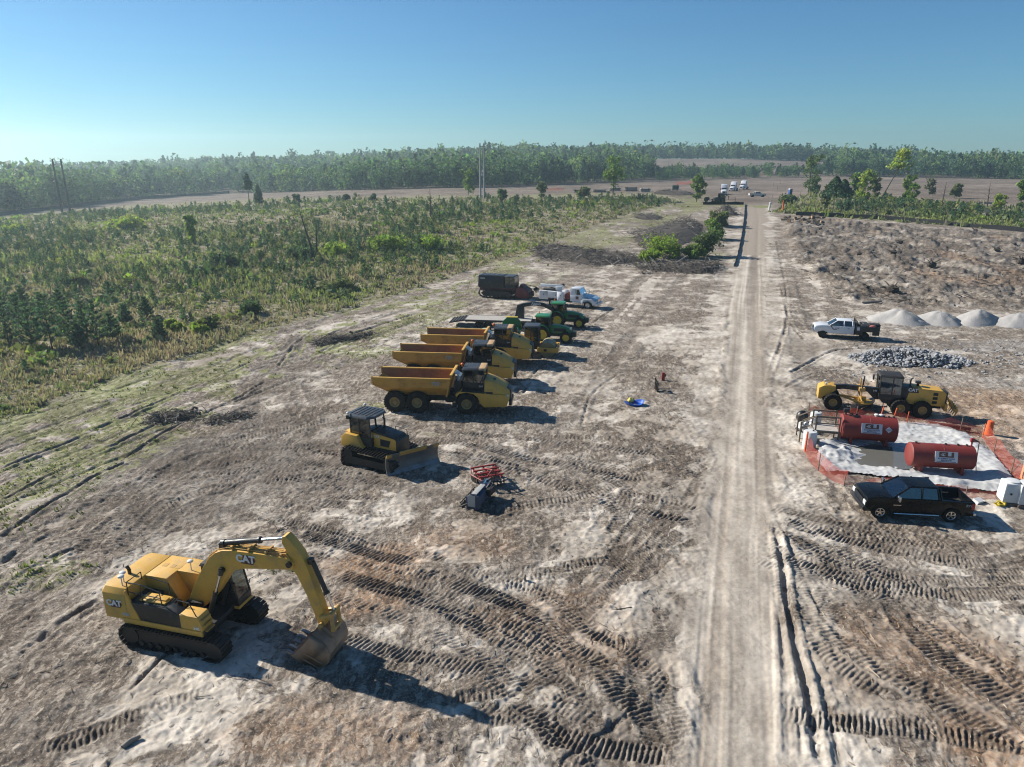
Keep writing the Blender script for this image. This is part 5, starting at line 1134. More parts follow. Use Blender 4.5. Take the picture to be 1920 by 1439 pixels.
# ================================================================== fuel containment
NETM, nt, out = newmat('orange_netting'); MATS['net'] = NETM
pb = N(nt, 'BsdfPrincipled', i_Roughness=.6); pb.inputs['Base Color'].default_value = (.50, .085, .05, 1)
tl = N(nt, 'BsdfTranslucent', i_Color=(.50, .085, .05, 1)); mx0 = N(nt, 'MixShader', i_0=.4); L(nt, pb.outputs[0], mx0.inputs[1]); L(nt, tl.outputs[0], mx0.inputs[2])
tcn = N(nt, 'TexCoord'); nz1 = N(nt, 'TexNoise', i_Scale=.9, i_Detail=3.); L(nt, tcn.outputs['Object'], nz1.inputs['Vector'])
bt = N(nt, 'TexBrick', i_Scale=16.); bt.inputs['Color1'].default_value = bt.inputs['Color2'].default_value = (0, 0, 0, 1); bt.inputs['Mortar'].default_value = (1, 1, 1, 1); bt.inputs['Mortar Size'].default_value = .034
L(nt, tcn.outputs['UV'], bt.inputs['Vector'])
f = mth(nt, 'MAXIMUM', bt.outputs[0], ramp(nt, nz1.outputs[0], .45, .7, 0, .16))
tr = N(nt, 'BsdfTransparent'); mx = N(nt, 'MixShader'); L(nt, f, mx.inputs[0]); L(nt, tr.outputs[0], mx.inputs[1]); L(nt, mx0.outputs[0], mx.inputs[2]); L(nt, mx.outputs[0], out.inputs[0])
def net(name, lab, uv, h=1.0, group=None, step=3.2, lean=0., sag=.25, posts=True, seed=0):
    ln = smooth_line(px_line(uv), 8); b = B(); n = len(ln); acc = 0.; vs = []; uvs = []
    t = thing(name, lab, 'safety fence', (float(ln[0, 0]), float(ln[0, 1]), gz(*ln[0])), 0, group); o0 = Vector(t.location)
    K_ = 6; last = -9; ps = []
    for i, (x, y) in enumerate(ln):
        if i: acc += math.dist(ln[i], ln[i-1])
        z = gz(x, y); d = ln[min(i+1, n-1)]-ln[max(i-1, 0)]; d = d/np.linalg.norm(d); nx_, ny_ = -d[1], d[0]
        if acc-last >= step: ps.append((x, y, z)); last = acc
        sg = h*(1-sag*abs(math.sin(math.pi*acc/step))-.08*abs(float(vn(np.array(acc*2.), np.array(0.), seed+5))))
        for k in range(K_+1):
            w = k/K_; off = lean*w+.10*float(vn(np.array(acc*1.3), np.array(w*2.2), seed))*min(1, 2*w)
            vs.append((x+nx_*off-o0.x, y+ny_*off-o0.y, z+.02+w*sg-o0.z)); uvs.append((acc, w*h))
    b.add(vs, [(i*(K_+1)+k, (i+1)*(K_+1)+k, (i+1)*(K_+1)+k+1, i*(K_+1)+k+1) for i in range(n-1) for k in range(K_)])
    me = bpy.data.meshes.new('netting'); me.from_pydata(b.v, [], b.f); me.materials.append(NETM); me.polygons.foreach_set('use_smooth', [True]*len(me.polygons))
    ul = me.uv_layers.new(name='UVMap')
    for lp in me.loops: ul.data[lp.index].uv = uvs[lp.vertex_index]
    link('netting', me, t)
    if posts:
        for x, y, z in ps:
            b = B(); b.limb([(x-o0.x, y-o0.y, z-o0.z-.1), (x-o0.x+.03, y-o0.y, z-o0.z+h*1.12)], [.035, .03], 5); b.build('stake', WOOD if random.random() < .5 else ORG, t)
    return t
LP = px_line([(1532, 834), (1562, 826), (1590, 812), (1640, 800), (1690, 795), (1760, 800), (1815, 818), (1850, 845), (1882, 880), (1903, 910), (1882, 927), (1800, 923), (1720, 908), (1660, 899), (1600, 891), (1548, 888), (1530, 864)])
lx, ly = zip(*LP); x0, x1, y0, y1 = min(lx)-.5, max(lx)+.5, min(ly)-.5, max(ly)+.5
gx_, gy_ = np.meshgrid(np.arange(x0, x1, .09), np.arange(y0, y1, .09)); sd_ = poly_sd(lx, ly, gx_, gy_)+.22*fbm(gx_*1.1, gy_*1.1, 5)
PUD = px_line([(1572, 852), (1590, 838), (1640, 842), (1700, 852), (1712, 866), (1690, 880), (1640, 884), (1596, 878)]); pud = poly_sd(*zip(*PUD), gx_, gy_)
berm = np.exp(-((sd_-.75)/.5)**2)
fold = np.clip(ridged(gx_*.7+.5*fbm(gx_*.8, gy_*.8, 2), gy_*1.1, 201, 3), 0, 1)
cre = np.clip(ridged(gx_*1.3+.6*fbm(gx_*.6, gy_*.6, 8), gy_*2.4, 211, 2), 0, 1)**2
lz = H(gx_, gy_)+.12+.24*berm*(.75+.5*vn(gx_*.5, gy_*.5, 207))+(.07*fold**1.5+.07*cre+.035*ridged(gx_*3.2, gy_*2.8, 203, 2))*(.35+.65*sst(.5, -.4, pud))+.02*fold+.28*sst(2.6, .6, np.hypot(gx_-P(1556, 850).x, gy_-P(1556, 850).y))*(.5+fold)
n0, n1 = gx_.shape; idx_ = np.arange(n0*n1).reshape(n0, n1); qd = np.stack([idx_[:-1, :-1], idx_[:-1, 1:], idx_[1:, 1:], idx_[1:, :-1]], -1).reshape(-1, 4)
qd = qd[(sd_.reshape(-1)[qd] > 0).all(1)]
LINM = paint('liner_cloth', (.56, .565, .555), .6, dirt=.6, dcol=(.34, .32, .28), scale=.55)
o = link('containment_liner', grid_mesh('containment_liner', np.stack([gx_, gy_, lz], -1).reshape(-1, 3).astype(np.float32), qd, {}, [LINM]))
tag(o, 'crumpled white containment liner spread under the red fuel tanks', 'liner')
WAT, nt, out = newmat('muddy_water'); pb = N(nt, 'BsdfPrincipled', i_Roughness=.06); pb.inputs['Base Color'].default_value = (.12, .118, .105, 1); L(nt, pb.outputs[0], out.inputs[0])
ql = idx_; q2 = np.stack([idx_[:-1, :-1], idx_[:-1, 1:], idx_[1:, 1:], idx_[1:, :-1]], -1).reshape(-1, 4); q2 = q2[((pud+.5).reshape(-1)[q2] > 0).all(1)]
o = link('water', grid_mesh('water', np.stack([gx_, gy_, H(gx_, gy_)+.172], -1).reshape(-1, 3).astype(np.float32), q2, {}, [WAT])); o['kind'] = 'structure'
def tank(lab, ln, r, pa, pb_, fittings):
    t = thing('fuel_tank', lab, 'fuel tank', group='red fuel tanks on the liner'); zc = r+.28
    b = B(); h = ln/2; b.lathe([(0, -h-.12), (r*.5, -h-.10), (r*.85, -h-.04), (r*.97, -h), (r, -h+.02), (r, h-.02), (r*.97, h), (r*.85, h+.04), (r*.5, h+.10), (0, h+.12)], (0, 0, zc), 'x', 48); sh = b.build('shell', TNK, t, smooth=25)
    b = B(); b.lathe([(r+.004, -.012), (r+.012, 0), (r+.004, .012)], (0, 0, zc), 'x', 48, closed=True); b.build('weld_seam', TNK, sh)
    for x in (-h*.65, h*.65):
        b = B(); b.prismz([(x-.09, -r*.8), (x+.09, -r*.8), (x+.09, r*.8), (x-.09, r*.8)], 0, zc-r*.62); b.build('saddle', TNK, t, .01)
    a = R(16); nrm = Vector((0, -math.cos(a), math.sin(a))); eu = Vector((0, math.sin(a), math.cos(a)))
    b = B(); c = Vector((.05, 0, zc))+nrm*(r+.02); rot = Matrix((AX, tuple(eu), tuple(nrm))).transposed()
    b.box(c, (1.28, .66, .03), rot=rot); sg = b.build('sign', SIGN, t)
    f = c+nrm*.018
    text(sg, 'lettering', 'ELI', .40, f+eu*.13, AX, eu, BRN, .022, .006, 1.75)
    b = B(); b.box(f+eu*.13+Vector((-.27, 0, 0))+nrm*.008, (.14, .035, .012), rot=rot); b.box(f+eu*.13+Vector((-.18, 0, 0))+nrm*.008, (.05, .08, .012), rot=rot); b.build('arrow', WPT, sg)
    text(sg, 'lettering', 'ELI ROBERTS & SONS', .105, f-eu*.10, AX, eu, NAVY, .003, .004, .98); text(sg, 'lettering', '850-576-2140', .105, f-eu*.205, AX, eu, NAVY, .003, .004)
    b = B(); b.box(f-eu*.285+nrm*.004, (1.1, .03, .008), rot=rot); b.build('rule', NAVY, sg)
    for x in fittings:
        b = B(); b.cyl((x, 0, zc+r-.03), (x, 0, zc+r+.09), .07, n=10); b.build('fitting', KM, t)
    place2(t, (-h, -.6), pa, (h, -.6), pb_, .10); return t, zc, r, h, rot, eu, nrm
t, zc, r, h, rot, eu, nrm = tank('large red fuel tank at the wooden steps, sign and hazard placard on its side', 3.4, .85, (1577, 836), (1675, 844), (-1.1, -.8, .9, 1.2, 1.5))
b = B(); c = Vector((1.1, 0, zc))+nrm*(r+.012); b.box(c, (.3, .3, .012), rot=rot @ Matrix.Rotation(R(45), 3, 'Z')); b.build('hazard_placard', SIGN, t)
b = B(); b.box(c+nrm*.008, (.3, .09, .008), rot=rot); b.build('placard_band', GRYL, t)
for x in (.45, .75):
    b = B(); b.cyl((x, .1, zc+r-.02), (x, .1, zc+r+.06), .1); b.ell((x, .1, zc+r+.1), (.15, .15, .07)); b.build('vent_cap', WPL, t)
b = B(); b.cyl((-1.5, 0, zc+r-.05), (-1.5, 0, zc+r+.25), .06); b.bb(-1.65, -1.3, -.12, .12, zc+r+.2, zc+r+.42); b.tube([(-1.35, -.1, zc+r+.2), (-1.1, -.3, zc+r+.02), (-.8, -.3, zc+r+.03)], .03); b.build('pump', K, t)
for x, y in ((.8, .4), (1.6, .3)):
    b = B(); b.cyl((x, y, zc+r-.2), (x+.1, y, zc+r+.6), .04); b.build('vent_pipe', ORG, t)
TK1 = t
t, zc, r, h, rot, eu, nrm = tank('smaller red fuel tank lying closer to the black pickup, sign on its side', 3.6, .75, (1710, 890), (1818, 897), (-1.5, .2, .9, 1.4))
b = B(); b.cyl((1.65, 0, zc+r-.05), (1.65, 0, zc+r+.3), .05); b.box((1.65, 0, zc+r+.4), (.2, .15, .25)); b.tube([(1.7, 0, zc+r+.3), (2.0, -.1, zc+r+.35), (2.05, -.15, zc-.3), (2.1, -.3, .1)], .025); b.build('pump', RED, t)
# wooden steps at the tank end
t = thing('access_platform', 'weathered wooden steps and platform with handrails at the tank end', 'platform')
b = B()
for i in range(5): b.bb(-.02, 1.5, -.65+.26*i, -.65+.26*i+.24, .95, .99)
b.build('platform_deck', PLK, t)
b = B()
for x in (0, 1.5):
    for y in (-.65, .65): b.bb(x-.045, x+.045, y-.045, y+.045, 0, 2.0)
for x in (-.95,):
    for y in (-.65, .65): b.bb(x-.045, x+.045, y-.045, y+.045, 0, 1.5)
for y in (-.65, .65):
    b.bb(-.05, 1.55, y-.03, y+.03, 1.93, 2.03); b.bb(-.05, 1.55, y-.02, y+.02, 1.45, 1.53); b.limb([(-.98, y, 1.45), (0, y, 1.98)], [.05, .05], 4); b.limb([(-.98, y, 1.0), (0, y, 1.5)], [.04, .04], 4)
    b.bb(0, 1.5, y-.03, y+.03, .8, .95)
b.build('handrail', WOOD, t)
for i in range(3):
    b = B(); b.bb(-.95+.32*i, -.62+.32*i, -.62, .62, .24+.24*i, .28+.24*i); b.build('step', PLK, t)
put(t, TK1.location, (3.4, -.1), TK1.rotation_euler.z)
def drum(lab, uv, r, h, name='drum'):
    t = thing(name, lab, 'drum'); b = B(); b.lathe([(0, 0), (r*.95, 0), (r, .05), (r, h*.3), (r*1.03, h*.33), (r, h*.36), (r, h*.64), (r*1.03, h*.67), (r, h*.7), (r, h-.08), (r*.9, h-.01), (r*.6, h), (0, h)], ax='z', n=26); b.build('shell', WPL, t, smooth=40)
    b = B(); b.cyl((r*.4, 0, h), (r*.4, 0, h+.05), .06); b.build('cap', K, t); put(t, P(*uv), (0, 0), 0); return t
drum('white plastic drum behind an orange stake at the fence corner by the road', (1516, 842), .43, 1.3)
drum('white plastic drum beside the wooden steps, at the back of the fence', (1527, 803), .38, 1.25)
t = thing('fence_stake', 'orange stake leaning against the white drum by the road', 'stake'); b = B(); b.cyl((0, 0, 0), (.04, .02, 1.45), .055, n=8); b.build('stake', ORG, t); put(t, P(1509, 848), (0, 0), 0)
t = thing('black_bag', 'crumpled black plastic bag beside the back corner of the fence', 'bag'); b = B(); b.ell((0, 0, .35), (.42, .35, .5), n=14, k=9); b.v = [(x*(1+.25*float(vn(np.array(z*5), np.array(y*5), 3))), y*(1+.25*float(vn(np.array(x*5), np.array(z*5), 5))), max(0, z)) for x, y, z in b.v]; b.build('bag', K, t, smooth=60); put(t, P(1503, 790), (0, 0), 0)
t = thing('portable_pump', 'small grey pump set on the soil beside the back white drum', 'pump'); b = B(); b.bb(-.35, .35, -.25, .25, .1, .5); b.cyl((-.2, 0, .5), (-.2, 0, .75), .16); b.cyl((.2, -.1, .55), (.2, .2, .55), .14); b.tube([(-.4, -.3, .05), (.4, -.3, .05), (.4, -.3, .8), (-.4, -.3, .8), (-.4, -.3, .05)], .025); b.build('body', WPL, t, .03); b = B(); b.cyl((-.3, -.3, .12), (-.3, .3, .12), .12); b.build('wheel', KM, t); put(t, P(1505, 808), (0, 0), .3)
for i, (u, v, lab) in enumerate(((1897, 949, 'white moulded tote on a pallet at the fence corner, left one of the two'), (1926, 953, 'white moulded tote at the fence corner, cut by the photo edge'))):
    t = thing('tote', lab, 'tote'); b = B(); b.bb(-.52, .52, -.48, .48, .15, 1.3, top=(.9, .9)); o = b.build('shell', WPL, t, .09)
    b = B(); b.cyl((0, 0, 1.28), (0, 0, 1.38), .36, n=22); b.build('lid', WPL, t, .02); b = B(); b.bb(-.5, .5, -.5, .5, 0, .14); b.build('pallet', WOOD, t)
    b = B(); b.cyl((-.15, -.5, .7), (-.15, -.47, .7), .06); b.build('cap', K, t); put(t, P(u, v), (0, -.48), R(-14+8*i))
for nm, lab, uv, m_, sz in (('cardboard_box', 'small torn white box on the ground behind the pickup tailgate', (1833, 944), WPL, (.5, .35, .25)), ('yellow_strap', 'heap of yellow ratchet strap on the ground near the white totes', (1876, 948), YEL, None)):
    t = thing(nm, lab, 'box' if sz else 'strap'); b = B()
    if sz: b.box((0, 0, sz[2]/2), sz, rot=Matrix.Rotation(.3, 3, 'X')); b.box((.35, -.1, .12), (.35, .3, .03), rot=Matrix.Rotation(.5, 3, 'Y'))
    else:
        pts = [(.35*math.cos(i*1.9)*(1+.4*math.sin(i)), .22*math.sin(i*1.9), .05+.06*(i % 3)) for i in range(22)]; b.tube(pts, .035, 5)
    b.build('box' if sz else 'webbing', m_, t); put(t, P(*uv), (0, 0), .4)
net('safety_fence', 'sagging orange net fence on stakes between the grader and the fuel tanks', [(1514, 782), (1560, 785), (1620, 790), (1690, 800), (1760, 808), (1840, 818)], 1.05, sag=.3, seed=3)
net('safety_fence', 'orange net fence slumping along the outer side of the liner, by the white totes', [(1842, 820), (1862, 852), (1890, 886), (1935, 922)], .95, lean=.35, sag=.25, seed=13)
net('safety_fence', 'orange net fence curving from the white drum round the liner corner by the road', [(1508, 846), (1518, 868), (1545, 893), (1582, 912)], 1.05, lean=.25, sag=.15, seed=23)
net('safety_fence', 'collapsed orange net fence between the liner and the black pickup', [(1582, 912), (1640, 913), (1720, 920), (1820, 935), (1885, 938)], .65, lean=.35, sag=.45, seed=33)
t = thing('traffic_barrel', 'orange plastic channelizer barrel at the back outer fence corner', 'barrel'); b = B(); b.lathe([(0, 0), (.3, 0), (.3, .1), (.24, .12), (.2, 1.0), (.1, 1.05), (0, 1.05)], ax='z', n=18); b.build('barrel', ORG, t); put(t, P(1853, 815), (0, 0), 0)
t = thing('timber', 'dark red square timber lying at the back edge of the liner', 'timber'); b = B(); b.bb(-1.3, 1.3, -.12, .12, 0, .24); b.build('timber', paint('red_timber', (.14, .03, .025), .7, dirt=.4), t, .01); place2(t, (-1.3, 0), (1748, 800), (1.3, 0), (1812, 809), .1)
t = thing('orange_barrier', 'pale orange upright barrier panel leaning at the frame edge', 'barrier'); b = B(); b.prism([(-.4, 0), (.4, 0), (.34, .2), (.2, 1.3), (-.2, 1.3), (-.34, .2)], -.12, .12); b.build('panel', paint('faded_orange', (.62, .27, .14), .6), t, .03); put(t, P(1918, 905), (0, 0), R(70))
# ================================================================== gravel, rocks
GRV = paint('pale_gravel', (.42, .405, .385), .95, dirt=.5, dcol=(.28, .265, .245), scale=.6, bump=.6)
def heap(name, lab, cat, uv, rx_, ry_, hgt, matl, seed, group=None, rz=0., pw=1.25, rough_=.12, n=44):
    t = thing(name, lab, cat, group=group); b = B(); vs = []; fs = []; nr = 16
    for j in range(nr+1):
        for i in range(n):
            a = 2*math.pi*i/n; q = j/nr; k = 1+.3*float(vn(np.array(math.cos(a)*1.4+seed), np.array(math.sin(a)*1.4), seed))
            x, y = rx_*k*q*math.cos(a), ry_*k*q*math.sin(a)
            z = hgt*max(0, 1-(math.sqrt(q*q+.09)-.3)/.744)+rough_*(1-q*.8)*float(fbm(np.array(x*1.3+seed), np.array(y*1.3), seed, 3))
            vs.append((x, y, z-.12*q))
    for j in range(nr):
        for i in range(n): fs.append((j*n+i, j*n+(i+1) % n, (j+1)*n+(i+1) % n, (j+1)*n+i))
    b.add(vs, fs); b.build('heap', matl, t, smooth=70); put(t, P(*uv), (0, 0), rz); return t
for i, (u, v, w, lab) in enumerate(((1688, 603, 3.9, 'rounded pile of pale gravel closest to the dirt road, with a long tail'), (1762, 604, 3.5, 'rounded pile of pale gravel, second from the dirt road'), (1834, 604, 3.7, 'rounded pile of pale gravel, third from the dirt road'), (1910, 607, 4.1, 'rounded pile of pale gravel cut by the edge of the photo'))):
    heap('gravel_pile', lab, 'gravel pile', (u, v), w, 2.6+.5*math.sin(i*2), 1.38+.13*math.sin(i*3.1+1), GRV, 41+i*7, 'gravel piles in a row', R(14*(i-1)), .95, .22)
heap('gravel_pile', 'low pale gravel spill at the foot of the first gravel pile', 'gravel pile', (1722, 609), 2.2, .8, .5, GRV, 97, 'gravel piles in a row')
RCK = paint('grey_rock', (.33, .335, .345), .85, dirt=.5, dcol=(.2, .195, .19), scale=2.5, bump=.4)
def rock_mesh(seed):
    bm = bmesh.new(); bmesh.ops.create_icosphere(bm, subdivisions=2, radius=1)
    rr = random.Random(seed); cuts = [(Vector((rr.gauss(0, 1), rr.gauss(0, 1), rr.gauss(0, 1))).normalized(), rr.uniform(.5, .85)) for _ in range(9)]
    for v in bm.verts:
        for nn, dd in cuts:
            k = v.co.dot(nn)
            if k > dd: v.co -= nn*(k-dd)
        v.co.z *= .75
    me = bpy.data.meshes.new('rock'); bm.to_mesh(me); bm.free(); me.materials.append(RCK); return me
RMS = [rock_mesh(i) for i in range(6)]
c = P(1706, 676); rr = random.Random(5); rocks = []
while len(rocks) < 1500:
    a, q = rr.uniform(0, 2*math.pi), math.sqrt(rr.random()); x, y = 5.9*q*math.cos(a), 2.9*q*math.sin(a)
    if abs(float(vn(np.array(x*.6), np.array(y*.6), 44)))*.35+q > 1.05: continue
    zz = .95*(1-q**2)*rr.uniform(.3, 1.)*(1+.4*float(vn(np.array(x*.5), np.array(y*.7), 46))); rocks.append((c.x+x-.15*y, c.y+y-.05*x, zz, (.09+.2*rr.random()**1.6)*(1-.25*q)))
while len(rocks) < 1850:
    p_ = P(rr.uniform(1600, 1925), rr.gauss(672, 22)); rocks.append((p_.x, p_.y, 0, rr.uniform(.06, .16)))
rocks.sort(key=lambda r_: -(r_[3]+.15*r_[2])); rest = B()
for i, (x, y, z, s) in enumerate(rocks):
    me = RMS[i % 6]; mt = Matrix.Rotation(rr.uniform(0, 6.3), 3, 'Z') @ Matrix.Rotation(rr.uniform(-.8, .8), 3, 'X') @ Matrix.Diagonal((s*rr.uniform(.8, 1.4), s, s*rr.uniform(.7, 1.1)))
    zz = float(H(x, y))+z+s*.3
    if i < 300:
        o = link('rock', me); o.matrix_world = Matrix.Translation((x, y, zz)) @ mt.to_4x4(); tag(o, 'angular grey rock in the riprap heap behind the motor grader', 'rock', 'grey rocks of the riprap heap')
    else:
        k = [mt @ v.co+Vector((x, y, zz)) for v in me.vertices]; rest.add(k, [tuple(p.vertices) for p in me.polygons])
o = rest.build('small_rocks', RCK, smooth=0); tag(o, 'smaller grey stones filling and surrounding the riprap heap', 'rocks', kind='stuff')
# ================================================================== brush, soil heaps, logs
BRSH = paint('brush_wood', (.10, .08, .063), .95, dirt=.6, dcol=(.2, .165, .13), scale=.7)
DSOIL = paint('dark_soil', (.062, .05, .04), .95, dirt=.5, dcol=(.12, .095, .075), scale=1.2, bump=.8)
def brush(lab, uv, w, hgt, n, seed, name='brush_pile'):
    ln = smooth_line(px_line(uv), 6); rr = random.Random(seed); x0_, y0_ = ln[len(ln)//2]; z0_ = float(H(x0_, y0_))
    t = thing(name, lab, 'brush pile', (float(x0_), float(y0_), z0_)); b = B(); c_ = B(); d_ = B()
    for i in range(n):
        k = rr.random()*(len(ln)-1); j = int(k); p = ln[j]+(ln[min(j+1, len(ln)-1)]-ln[j])*(k-j)
        e = math.sin(math.pi*min(max(k/(len(ln)-1), .06), .94))**.5; q = rr.gauss(0, .38); x, y = p[0]+rr.gauss(0, .5), p[1]+q*w*1.1
        zt = max(.05, hgt*e*(1-(q*1.3)**2)); z = rr.uniform(0, zt)
        l = rr.choice((.5, .9, 1.3, 2., 3.))*rr.uniform(.6, 1.2)*(1 if w > 3 else .42); a = rr.uniform(0, 6.3); up = rr.gauss(.1, .35)
        d = Vector((math.cos(a), math.sin(a), up))*l/2; c0 = Vector((x-x0_, y-y0_, float(H(x, y))-z0_+z+.05)); r_ = rr.uniform(.018, .06)*(1 if w > 3 else .6)
        tgt = d_ if rr.random() < .06 else (c_ if rr.random() < .3 else b)
        if rr.random() < .012: r_ = .14; l *= 1.5
        tgt.limb([c0-d, c0+Vector((rr.gauss(0, .1), rr.gauss(0, .1), rr.gauss(0, .08))), c0+d], [r_, r_*.8, r_*.35], 4)
    core = B(); nn = len(ln); vs = []; fs = []
    for i, p in enumerate(ln):
        e = math.sin(math.pi*min(max(i/(nn-1), .03), .97))**.5
        for j in range(9):
            q = (j-4)/4; x, y = p[0], p[1]+q*w*.75*e; vs.append((x-x0_, y-y0_, float(H(x, y))-z0_-.05+hgt*.72*e*(1-q*q)*(1+.5*float(vn(np.array(x*.9), np.array(y*1.3), seed)))))
    for i in range(nn-1):
        for j in range(8): k = i*9+j; fs.append((k, k+9, k+10, k+1))
    core.add(vs, fs); core.build('soil_core', DSOIL, t, smooth=70); b.build('branches', BRSH, t, smooth=0)['kind'] = 'stuff'; c_.build('grey_branches', GWD, t, smooth=0)['kind'] = 'stuff'
    if d_.v: d_.build('pale_limbs', PLK, t, smooth=0)['kind'] = 'stuff'
brush('long dark heap of pulled brush and roots at the end of the cleared strip', [(1003, 474), (1050, 478), (1110, 486), (1195, 488)], 10, 1.9, 1900, 3)
brush('dark heap of brush stretching from the bright bush to the silt fence', [(1195, 503), (1250, 503), (1310, 506), (1345, 498)], 6, 1.4, 900, 5)
brush('brush heap with a root mound, behind the bright green bush', [(1195, 458), (1230, 448), (1280, 432), (1310, 420)], 20, 2.0, 1300, 7)
brush('grey pile of bare branches beside the dirt road near the silt fence', [(1352, 402), (1362, 400), (1376, 402)], 7, 2.6, 450, 9)
brush('low scatter of dead brush on the far grassy strip', [(1190, 408), (1215, 408), (1240, 407)], 9, .8, 260, 11)
brush('dark mound of brush beyond the field by the timber mats', [(1228, 364), (1260, 365), (1300, 366)], 10, 2.2, 500, 13)
brush('small clump of grubbed roots on the rutted strip, near the ground tracks', [(280, 790), (315, 785), (372, 781)], 1.6, .5, 420, 15)
brush('small clump of grubbed roots behind the dump trucks', [(588, 645), (630, 638), (700, 628)], 2.0, .6, 460, 17)
brush('low heap of turned roots beside the small stump', [(390, 792), (430, 787), (462, 778)], 1.1, .35, 220, 19)
rr = random.Random(31)
for i in range(26):
    u, v = 1470+rr.random()*75, 409+rr.random()*14; p = P(u, v); l, r_ = rr.uniform(.7, 1.8), rr.uniform(.22, .42); b = B(); b.cyl((-l/2, 0, 0), (l/2, 0, 0), r_, r_*.9, 12)
    b.m[-2] = b.m[-1] = 1
    o = b.build('log', [BARK, LOGE]); o.location = (p.x, p.y, gz(p.x, p.y)+r_*.8+rr.random()*.7*(1-abs(u-1508)/40)); o.rotation_euler = (0, rr.uniform(-.3, .3), rr.uniform(0, 6.3)); tag(o, 'short cut log in the heap at the corner of the torn up clearing', 'log', 'cut logs heaped by the silt fence')
for u, v, l, r_, a, lab in ((247, 1395, .6, .09, .9, 'short dark root chunk in the near corner of the site'), (410, 797, .35, .09, .4, 'small white-topped stump at the turned root heap'), (1800, 958, 1.2, .03, .3, 'thin stick on the soil near the pickup'), (985, 1090, .3, .06, 1.5, 'short upright wooden stake in the tracked soil'), (1635, 570, 2.6, .16, .05, 'pale log lying at the edge of the torn up clearing'), (1832, 530, 1.4, .07, 1.5, 'dark post standing in the torn up clearing')):
    p = P(u, v); b = B(); b.limb([(-l/2, 0, 0), (0, .04, .02), (l/2, 0, 0)], [r_, r_*1.1, r_*.7], 8); b.m[-1] = 1; o = b.build('log', [GWD, LOGE]); ang = 1.45 if 'upright' in lab or 'post' in lab or 'stump' in lab else .05
    o.location = (p.x, p.y, gz(p.x, p.y)+(l/2 if ang > 1 else r_*.7)); o.rotation_euler = (0, -ang, a); tag(o, lab, 'log' if ang < 1 else 'post')
# wood litter: sticks, chips and straw too many to count
vv = []; ff = []; N_ = 14000; rg = np.random.default_rng(3)
u = rg.random(N_); yy = 15+70*u**1.8; xx = (rg.random(N_)*2-1)*.8*(yy+3); D_, S_, _ = line_coords(ROADL, xx, yy); fs_ = inside(FIELD, xx, yy)
ok = (np.abs(D_) > 3.2) & (fs_ < -1) & (rg.random(N_) < .35+.65*sst(-.2, .3, fbm(xx*.2, yy*.2, 7))); xx, yy = xx[ok], yy[ok]; zz = gzv(xx, yy)
n_ = len(xx); ln_ = rg.gamma(1.6, .075, n_)+.05; an = rg.random(n_)*2*np.pi; wd_ = .006+.014*rg.random(n_)*np.clip(ln_, .2, 1.2); ti = rg.normal(0, .12, n_)
dx, dy = np.cos(an)*ln_/2, np.sin(an)*ln_/2; wx, wy = -np.sin(an)*wd_, np.cos(an)*wd_
V = np.empty((n_, 6, 3)); 
for k, (e, w, zt) in enumerate(((-1, -1, 0), (-1, 1, 0), (-1, 0, 2.2), (1, -1, 0), (1, 1, 0), (1, 0, 2.2))):
    V[:, k, 0] = xx+e*dx+w*wx; V[:, k, 1] = yy+e*dy+w*wy; V[:, k, 2] = zz+.005+wd_*zt+e*ti*ln_/2+.02
Fq = np.array([(0, 3, 5, 2), (1, 2, 5, 4)]); Q = (np.arange(n_)[:, None, None]*6+Fq[None]).reshape(-1, 4)
tin = np.ones((n_, 6, 4)); pal = np.array([(.40, .32, .23), (.26, .19, .13), (.10, .08, .06), (.5, .43, .34), (.33, .2, .11)]); tin[:, :, :3] = pal[rg.integers(0, 5, n_)][:, None, :]
TINT, nt, out = newmat('litter'); pb = N(nt, 'BsdfPrincipled', i_Roughness=.9); L(nt, N(nt, 'Attribute', attribute_name='tint').outputs['Color'], pb.inputs['Base Color']); L(nt, pb.outputs[0], out.inputs[0])
o = link('wood_debris', grid_mesh('wood_debris', V.reshape(-1, 3).astype(np.float32), Q, {'tint': tin.reshape(-1, 4)}, [TINT], False)); tag(o, 'scattered sticks, bark and wood chips over the cleared soil', 'debris', kind='stuff')
b = B(); rr = random.Random(77); rx_, ry_ = zip(*ROUGH)
for i in range(2600):
    p = P(rr.uniform(1465, 1990), 405+rr.random()**.8*180)
    if poly_sd(rx_, ry_, np.array([p.x]), np.array([p.y]))[0] < 1: continue
    if float(fbm(np.array(p.x*.2), np.array(p.y*.15), 91)) < -.05+rr.gauss(0, .15): continue
    l = rr.choice((.4, .7, 1.2, 2.2))*rr.uniform(.6, 1.2); a = rr.uniform(0, 6.3); d = Vector((math.cos(a), math.sin(a), rr.gauss(.1, .25)))*l/2; c0 = Vector((p.x, p.y, gz(p.x, p.y)+.08)); r_ = rr.uniform(.02, .07)
    b.limb([c0-d, c0+d], [r_, r_*.4], 4, 0 if rr.random() < .8 else 1)
o = b.build('clearing_debris', [BRSH, GWD], smooth=0); tag(o, 'broken roots and branches strewn over the torn up clearing', 'debris', kind='stuff')
